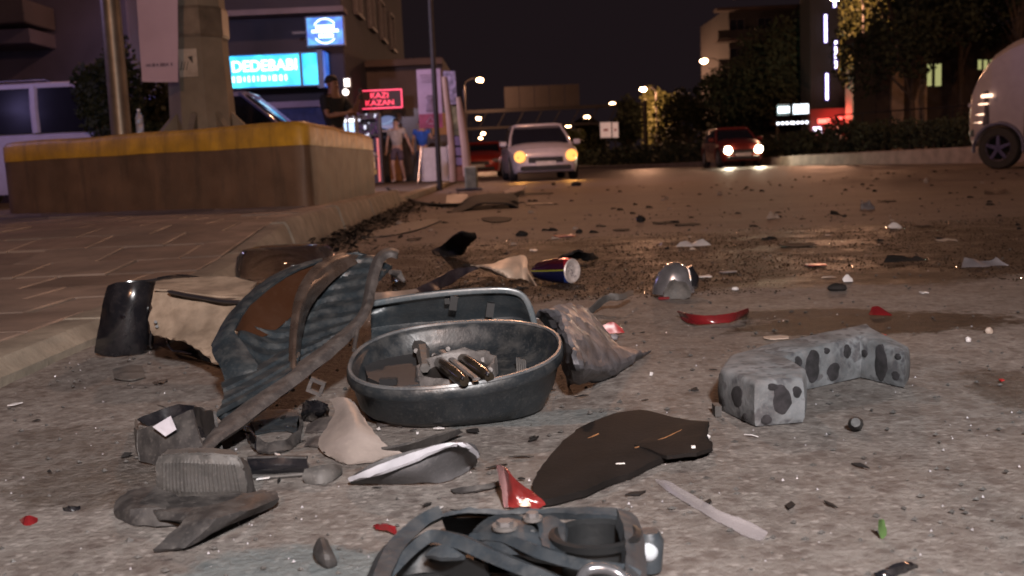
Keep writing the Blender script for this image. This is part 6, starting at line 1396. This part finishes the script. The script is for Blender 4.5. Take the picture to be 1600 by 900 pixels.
o = sheet('grey_stone',[[(492,855,1),(502,842,2.2),(512,848,1.8)],[(496,870,.8),(508,868,1.8),(522,872,1)],[(505,884,.1),(515,886,.2),(526,882,.1)]],.006,M_dgrey,crumple=.003); tag(o,'small dark grey lump left of the engine bracket','debris')
o = sheet('black_pad',[[(99,793,.5),(112,791,1),(124,792,.5)],[(101,799,.1),(112,800,.2),(124,798,.1)]],.005,M_gloss); tag(o,'small black pad alone on the asphalt at lower left','debris')
o = sheet('red_crumb',[[(34,812,.3),(46,808,1),(58,812,.4)],[(36,821,.1),(48,822,.2),(59,818,.1)]],.004,M_redl,crumple=.003); tag(o,'red crumb near the left edge at the bottom of the picture','debris')
# socket and scraps under the shell
o = sheet('small_socket',[[(474,630,4),(488,626,5),(503,628,5),(512,632,4)],[(470,645,2),(486,642,3),(504,643,3),(514,645,2)],[(472,655,.3),(488,657,.4),(505,655,.4),(514,652,.3)]],.004,M_gloss,nu=4,nv=4,crumple=.004,cs=60); tag(o,'small dark blue plastic socket under the snap tab of the louvred shell','car part')
for pts,lab in (([[(480,664,.4),(500,655,1.5),(530,650,1.5)],[(478,676,.1),(505,674,.4),(535,668,.2)]],'dusty brown scrap half under the left end of the oval housing'),
                ([[(520,690,.4),(505,682,1.2),(480,686,.8)],[(515,700,.1),(500,698,.3),(476,698,.1)]],'dusty scrap just left of the pale beige plate'),
                ([[(585,655,.4),(605,648,1),(625,655,.8)],[(590,668,.1),(608,664,.3),(628,668,.1)]],'small tan scrap under the belly of the oval housing')):
    tag(sheet('dusty_scrap', pts, .004, M_strip, crumple=.003), lab, 'debris')
# ================================================================== SCATTERED DEBRIS FURTHER BACK
M_bk = pbr('scrap_black',(.010,.009,.009),.75,var=.3,bump=.3,bscale=60,dust=.15,dustcol=(.05,.04,.034),spec=.25); M_wh = pbr('scrap_pale',(.30,.24,.20),.55,var=.15,bump=.3,bscale=60); M_brn = pbr('scrap_brown',(.09,.06,.045),.6,var=.3,bump=.3,bscale=60)
# bumper arch and its neighbours
def arch():
    root = empty('bumper_section', Z(770,330), 'black torn bumper section arched over the road at the foot of the silver car', 'car part')
    y = lambda px,py,Y0: (px,py,None,Y0)
    sheet('arched_skin',[[y(722,318,12.2),y(738,308,12.3),y(760,303,12.3),y(785,303,12.3),y(802,305,12.3),y(810,312,12.2)],[y(712,326,11.4),y(736,316,11.5),y(760,310,11.6),y(785,309,11.6),y(800,310,11.6),y(809,316,11.5)],[y(700,336,10.6),y(730,328,10.8),y(755,318,11.),y(785,318,11.),y(798,322,11.),y(808,328,11.)]],.02,M_bk,root,60,nu=5,nv=4,crumple=.02,cs=4)
    sheet('torn_fin',[[y(795,306,12.2),y(812,299,12.6),y(820,300,12.8)],[y(795,312,12.2),y(810,306,12.4),y(818,303,12.6)]],.015,M_bk,root,60)
    sheet('side_cheek',[[y(795,318,11.2),y(803,315,11.2),y(810,318,11.2)],[y(796,328,11.1),y(803,329,11.1),y(810,326,11.1)]],.03,M_bk,root,60)
arch()
o = sheet('beige_scrap',[[(698,306,None,13.2),(715,304,None,13.2),(731,305,None,13.2)],[(697,318,None,12.9),(714,319,None,12.9),(729,316,None,12.9)]],.02,M_wh); tag(o,'beige rectangular flat scrap left of the arched bumper section','debris')
o = sheet('lit_panel_scrap',[[(786,300,None,14.6),(805,292,None,15.),(822,290,None,15)],[(790,303,None,14.2),(808,300,None,14.3),(818,297,None,14.6)]],.02,M_wh); tag(o,'pale flat scrap catching orange light behind the arched bumper section','debris')
m = MB().tube(catmull([Zc(*t) for t in ((605,294,12),(622,304,6),(640,312,3),(660,318,2),(690,321,2),(722,320,4))],5),.022,8); o = m.build('bent_cable', M_bk, None, True); tag(o,'long black bent cable running from the pavement corner to the beige panel','cable')
o = sheet('fin_scrap',[[(675,392,.5),(695,380,7),(710,367,14),(722,362,17),(741,364,15)],[(680,398,.4),(700,392,2),(715,380,8),(728,372,13),(744,372,12)],[(690,400,.2),(705,400,.3),(722,398,1),(728,388,4),(736,377,10)]],.01,M_bk,nu=5,nv=4,crumple=.006); tag(o,'black fin shaped scrap standing on the road like a shark fin','debris')
o = sheet('long_flat_scrap',[[(562,368,1),(600,358,2.5),(640,348,3),(682,342,3)],[(566,372,.4),(605,369,.6),(650,360,.6),(690,345,1)]],.01,M_strip,crumple=.004); tag(o,'long flat brown scrap lying along the foot of the kerb','debris')
o = sheet('thin_blade',[[(752,341,1.5),(775,339,2.5),(800,341,1.5)],[(755,345,.3),(775,348,.4),(796,345,.4)]],.01,M_bk); tag(o,'thin black blade shaped scrap right of the fin shaped scrap','debris')
o = sheet('black_cluster',[[(880,400,4),(900,390,7),(915,394,6),(930,398,2)],[(872,405,.5),(895,404,1),(915,405,2),(934,404,.4)]],.01,M_bk,nu=5,nv=3,crumple=.014,cs=30); tag(o,'ragged black plastic cluster just behind the drink can','debris')
o = sheet('foil_scrap',[[(630,428,1),(618,420,4),(612,428,5)],[(634,444,.5),(622,440,3),(612,446,1)]],.004,M_clear,crumple=.005); tag(o,'crumpled clear scrap right of the hooked strip top','debris')
# leaf litter and grit along the kerb
def litter():
    rg = np.random.default_rng(8); V=[]; F=[]
    for k in range(2600):
        if k%3: t = rg.random(); y = 5.8+t*7.5; x = kx(y)+.03+abs(rg.normal())*.10*(1+.5*(y-5)/6)
        else: y = rg.choice([6.2,7.4,8.8,9.6,11.2])+rg.normal()*.35; x = kx(y)+.02+abs(rg.normal())*.20
        s = rg.uniform(.008,.03); a = rg.uniform(0,6.28); z = .004+abs(rg.normal())*.02*math.exp(-(x-kx(y))*5)
        u = Vector((math.cos(a),math.sin(a),rg.uniform(-.5,.5)))*s; w = Vector((-math.sin(a),math.cos(a),rg.uniform(-.6,.6)))*s*.6; c = Vector((x,y,z+abs(u.z)+abs(w.z))); n=len(V); V += [c-u,c-w,c+u,c+w]; F.append((n,n+1,n+2,n+3))
    tag(link('leaf_litter', V, F, M_bk), 'dark leaf litter and grit piled along the foot of the kerb','litter',kind='stuff')
    V=[];F=[]
    for k in range(800):       # glass crumbs over the asphalt
        y = 1.1+rg.random()**1.6*9; x = rg.uniform(-.9,.75)*(.5+y*.42); 
        if x < kx(y)+.05: continue
        s = rg.uniform(.0008,.0024)*(1+y*.12); c = Vector((x,y,s*.6)); a = rg.uniform(0,6.28); n=len(V)
        for q in ((1,0,-.4),(-.5,.8,-.4),(-.5,-.8,-.4),(0,0,.9)): V.append(c+Vector((q[0]*math.cos(a)-q[1]*math.sin(a),q[0]*math.sin(a)+q[1]*math.cos(a),q[2]))*s)
        F += [(n,n+1,n+2),(n,n+3,n+1),(n+1,n+3,n+2),(n+2,n+3,n)]
    tag(link('glass_crumbs', V, F, pbr('glass_crumb',(.42,.40,.42),.15,.2,bump=0)), 'tiny pale glass crumbs sprinkled over the whole road','glass crumbs',kind='stuff')
    V=[];F=[]
    for k in range(2200):
        y = 1.05+rg.random()**1.7*8; x = rg.uniform(-1,.85)*(.55+y*.5)
        if x < kx(y)+.03: continue
        s = rg.uniform(.002,.006)*(1+y*.1); c = Vector((x,y,s*.3)); n=len(V); sc = rg.uniform(.6,1.2,6)
        for i,q in enumerate(((1,0,0),(-1,0,0),(0,1,0),(0,-1,0),(0,0,.7),(0,0,-.5))): V.append(c+Vector(q)*s*sc[i])
        F += [(n,n+2,n+4),(n+2,n+1,n+4),(n+1,n+3,n+4),(n+3,n,n+4),(n+2,n,n+5),(n+1,n+2,n+5),(n+3,n+1,n+5),(n,n+3,n+5)]
    tag(link('grit', V, F, M_grey), 'loose dark grit and plastic crumbs over the road','grit',kind='stuff')
litter()
def gravel():      # glistening wet grit of the muddy band
    rg = np.random.default_rng(21); V=[]; F=[]
    oct_f = ((0,2,4),(2,1,4),(1,3,4),(3,0,4),(2,0,5),(1,2,5),(3,1,5),(0,3,5))
    for k in range(15000):
        y = 3.5+rg.random()**1.15*3.0; x = rg.uniform(-.9,.62*y)
        if noise.noise(Vector((x*1.1,y*1.1,5)))*.45 + (y-3.7)*.6 < -.12: continue
        s = rg.uniform(.0016,.0048); c = Vector((x,y,s*.2)); n=len(V); sc = rg.uniform(.6,1.3,6); a = rg.uniform(0,3.1); ca,sa = math.cos(a),math.sin(a)
        for i,q in enumerate(((ca,sa,.1),(-ca,-sa,0),(-sa,ca,0),(sa,-ca,.1),(0,0,.8),(0,0,-.5))): V.append(c+Vector(q)*s*sc[i])
        F += [(n+a_,n+b_,n+c_) for a_,b_,c_ in oct_f]
    tag(link('wet_gravel', V, F, pbr('wet_stone',(.03,.019,.012),.10,var=.4,scale=90,bump=0)), 'glistening wet brown gravel of the muddy band across the road','gravel',kind='stuff')
gravel()
def scrap(px, py, w, h, mat, kind, name, label, seed):
    """one piece about w x h pixels in the photograph; lump, blade (standing sliver), flat or bent"""
    rr = random.Random(seed); c = Z(px, py+h*.4, 0); y = c.y; s = y/FPX; W_ = w*s; Hh = h*s
    V3 = lambda a,b,z: c+Vector((a,b,z)); rows=[]
    if kind == 'flat':
        D_ = min(max(.03,Hh*y/EYE*.55), W_*1.1); rows = [[V3((u-.5)*W_*(1-.25*abs(v-1))+rr.uniform(-.1,.1)*W_, (v-1)*D_*.5, .004+rr.random()*Hh*.35) for u in (0,.35,.7,1)] for v in (0,1,2)]
        return tag(sheet(name, rows, max(.003,Hh*.08), mat, nu=3, nv=3, crumple=Hh*.05, cs=1/max(W_,.05)*3), label, 'debris')
    if kind == 'bent':
        A_,B_,C_ = rr.uniform(1.2,5.5),rr.uniform(0,2.5),rr.uniform(.1,.6)
        rows = [[V3((u-.5)*W_*(1-.35*C_*v), v*W_*.17*(1-.5*abs(u-.4))+rr.uniform(-.05,.05)*W_, .003+Hh*(.15+.85*abs(math.sin(u*A_+B_)))*(.5+C_*v)*rr.uniform(.7,1.1)) for u in (0,.3,.5,.8,1)] for v in (-1,0,1)]
        return tag(sheet(name, rows, max(.003,Hh*.07), mat, nu=3, nv=3, crumple=Hh*.10, cs=1/max(W_,.05)*4, flat=rr.random()<.6), label, 'debris')
    if kind == 'blade':
        rows = [[V3((u-.5)*W_+ (1-v)*.12*W_, (v)*W_*.1, .002+v*Hh*(math.sin(u*2.6+.3)*.85+rr.random()*.15)) for u in (0,.3,.6,1)] for v in (0,.5,1)]
        return tag(sheet(name, rows, max(.004,Hh*.08), mat, nu=4, nv=3, crumple=Hh*.06, cs=1/max(W_,.05)*3), label, 'debris')
    n = 9; rs=[]
    for k,(rz_,rd) in enumerate(((0,.8),(.3,1),(.7,.9),(1,.45))): rs.append([V3(math.cos(t)*W_/2*rd*rr.uniform(.8,1.1), math.sin(t)*W_*.35*rd*rr.uniform(.8,1.1), .002+Hh*rz_*rr.uniform(.85,1.05)) for t in np.linspace(0,2*math.pi,n,endpoint=False)])
    return tag(MB().rings(rs).build(name, mat, None, 40), label, 'debris')
M_rs = pbr('scrap_red',(.26,.02,.02),.35,var=.2,bump=.2); M_gw = pbr('scrap_grey_white',(.48,.46,.46),.4,var=.2,bump=.3); M_gr2 = pbr('scrap_grey',(.13,.12,.13),.5,var=.3,bump=.3)
L_ = [
(215,324,38,8,M_bk,'lump','black_lump','black oblong lump at the foot of the brown plinth wall'),
(1207,338,18,10,M_wh,'bent','pale_scrap','small cream bent scrap beyond the wet band, below the red car'),
(1310,333,24,18,M_bk,'bent','black_scrap','black crooked scrap standing beyond the wet band, left one of a pair'),
(1355,320,20,20,M_gr2,'bent','grey_scrap','grey upturned scrap right of the crooked black scrap'),
(1385,313,24,6,M_bk,'flat','black_strip','thin black strip just right of the grey upturned scrap'),
(1398,353,20,10,M_gw,'blade','pale_scrap','small pale grey torn scrap on the far edge of the wet band'),
(1478,374,32,12,M_wh,'bent','cream_scrap','cream curled scrap lying on the right half of the wet band'),
(1412,404,58,12,M_bk,'bent','black_scrap','flat winged black scrap in the middle right of the wet band'),
(1535,410,62,16,M_gr2,'bent','grey_scrap','grey bent scrap on the wet band near the right edge'),
(1308,450,34,12,M_bk,'lump','black_lump','black lump on the near edge of the wet band'),
(1324,436,14,14,M_gw,'blade','white_scrap','white two pointed scrap behind the black lump on the wet band'),
(1082,381,46,9,M_gw,'bent','white_scrap','white crumpled saucer like scrap on the wet band behind the reflector bowl'),
(1275,413,34,7,M_rs,'flat','red_scrap','dark red flat scrap in the glittering part of the wet band'),
(1245,382,55,8,M_bk,'flat','black_scrap','dark flat scrap behind the glittering part of the wet band'),
(1001,343,15,10,M_bk,'lump','black_lump','round black lump on the dry road above the wet band, centre'),
(1033,347,28,5,M_bk,'flat','black_strip','thin black strip right of the round black lump'),
(972,358,26,6,M_bk,'flat','black_strip','black strip below the round black lump'),
(1075,350,40,4,M_bk,'flat','black_strip','long thin dark strip between the round lump and the cream scrap'),
(815,366,20,9,M_bk,'lump','black_lump','dark lump left of the thin red strip'),
(882,368,36,5,M_rs,'flat','red_strip','thin dark red strip lying beyond the drink can'),
(905,362,12,7,M_bk,'lump','black_lump','black knob at the right end of the thin red strip'),
(938,352,16,6,M_bk,'flat','black_scrap','small flat black scrap between the red strip and the round lump'),
(900,288,18,6,M_bk,'lump','black_lump','black lump just below the right front wheel of the silver car'),
(865,288,8,4,M_bk,'lump','black_lump','tiny black lump below the silver car'),
(1125,303,9,5,M_wh,'lump','pale_lump','tiny pale lump on the far road below the red car'),
(1447,283,8,8,M_wh,'lump','pale_lump','small pale lump on the far road left of the minibus'),
(1557,300,38,10,M_brn,'bent','brown_scrap','brown flat curved scrap on the road before the minibus'),
(1440,350,30,8,M_brn,'flat','brown_scrap','brown flat scrap right of the small pale grey scrap'),
(1212,528,42,7,M_wh,'flat','pale_sliver','pale pinkish sliver behind the left end of the foam block'),
(1374,524,18,6,M_rs,'flat','red_chip','tiny red chip behind the bend of the foam block'),
(1545,518,14,10,M_wh,'lump','pale_lump','small cream lump on dry asphalt at the right edge'),
(1513,532,10,8,M_gw,'lump','white_crumb','tiny bright white crumb left of the small cream lump'),
(1443,458,12,4,M_gw,'flat','white_chip','thin white chip on the near edge of the wet band'),
(1100,432,26,5,M_gw,'flat','pale_strip','small pale strip right of the reflector bowl'),
(1140,425,30,4,M_gr2,'flat','grey_strip','grey strip on the wet band right of the pale strip'),
(1149,452,12,5,M_gw,'lump','white_crumb','small white crumb on the near wet edge right of the reflector bowl'),
(833,391,14,4,M_gw,'flat','white_chip','shining white chip behind the torn cream fragment'),
(1085,610,12,5,M_bk,'flat','black_chip','small black chip left of the foam block'),
(955,515,36,18,M_rs,'blade','red_scrap','dusty red broken lens bits at the right of the crumpled panel'),
(958,528,20,10,M_gr2,'lump','grey_lump','dark grey lump in front of the dusty red lens bits'),
(1565,596,8,3,M_rs,'flat','red_chip','tiny red chip in the stained patch at the right edge'),
(830,302,60,4,M_bk,'flat','black_strip','thin black strip right of the arched bumper section'),
(845,318,46,3,M_wh,'flat','pale_strip','thin pale strip on the road right of the arched bumper section'),
(660,395,0,0,None,None,None,None),
(648,372,26,8,M_bk,'flat','black_scrap','dark scrap between the kerb and the fin shaped scrap'),
(598,330,16,6,M_wh,'flat','pale_scrap','small orange lit pale scrap on the far pavement corner'),
(470,318,26,8,M_brn,'lump','brown_lump','brown rubble heap at the right corner of the plinth foot'),
(42,344,24,4,M_bk,'flat','black_chip','thin black chip on the pavement below the left end of the plinth'),
(95,344,22,4,M_bk,'flat','black_chip','second thin black chip on the pavement, right of the first'),
(30,428,36,4,M_gw,'flat','pale_chip','thin pale lilac chip on the pavement near the left edge'),
]
for i,a in enumerate(L_):
    if a[4] is None: continue
    px,py = a[0],a[1]
    o = scrap(*a, seed=100+i)
    if py < 345 and px < 480 or px < 100: o.location.z += pz(max(o.location.y*.6,7.)) if py<345 else .055
rg2 = random.Random(12)
# unnamed tiny bits: too many to count
def bits():
    V=[];F=[]; V2=[];F2=[]
    for k in range(260):
        y = 2.6+rg2.random()**.8*16; x = rg2.uniform(-1.1,.55*y+.5)
        if x < kx(y)+.1: continue
        W_ = rg2.uniform(.012,.05)*(1+y*.03); n0 = (V,F) if rg2.random()<.75 else (V2,F2); n=len(n0[0]); a = rg2.uniform(-.6,.6)
        h = W_*rg2.uniform(.1,.45); P=[(-1,-.3,0),(.8,-.4,0),(1,.4,0),(-.7,.5,0),(-.6,-.1,1),(.5,.1,.7)]
        for q in P: n0[0].append(Vector((x+(q[0]*math.cos(a)-q[1]*math.sin(a))*W_*.6,y+(q[0]*math.sin(a)+q[1]*math.cos(a))*W_*.6,.002+q[2]*h)))
        n0[1].extend([(n,n+1,n+5,n+4),(n+1,n+2,n+5),(n+2,n+3,n+4,n+5),(n+3,n,n+4),(n+3,n+2,n+1,n)])
    tag(link('scattered_bits', V, F, M_bk), 'countless small dark scraps strewn over the carriageway','debris bits',kind='stuff')
    tag(link('pale_bits', V2, F2, M_wh), 'countless small pale scraps strewn over the carriageway','debris bits',kind='stuff')
bits()
def splinters():
    rg = np.random.default_rng(77); sets = {0:([],[]),1:([],[])}
    for k in range(170):
        y = 1.3+rg.random()*2.1; x = rg.normal()*.34-.2*(y-1); 
        if x < kx(y)+.05 or x > .62: continue
        V,F = sets[0 if rg.random()<.8 else 1]; n = len(V); L_n = rg.uniform(.005,.022); w = L_n*rg.uniform(.15,.5); a = rg.uniform(0,6.28); t = rg.uniform(.001,.0022); lift = rg.uniform(0,.006)
        P = [(-L_n,0,0),(rg.uniform(-.3,.3)*L_n,w,lift),(L_n,rg.uniform(-.4,.4)*w,lift*.5),(rg.uniform(-.4,.2)*L_n,-w*.8,0)]
        for dz in (0,t):
            for q in P: V.append(Vector((x+q[0]*math.cos(a)-q[1]*math.sin(a), y+q[0]*math.sin(a)+q[1]*math.cos(a), .003+q[2]+dz)))
        F += [(n,n+1,n+2,n+3),(n+7,n+6,n+5,n+4)]+[(n+i,n+(i+1)%4,n+4+(i+1)%4,n+4+i) for i in range(4)]
    tag(link('plastic_splinters', *sets[0], M_bk), 'tiny black plastic splinters strewn round the wreckage pile','splinters',kind='stuff')
    tag(link('pale_splinters', *sets[1], M_gw), 'tiny pale splinters strewn round the wreckage pile','splinters',kind='stuff')
splinters()
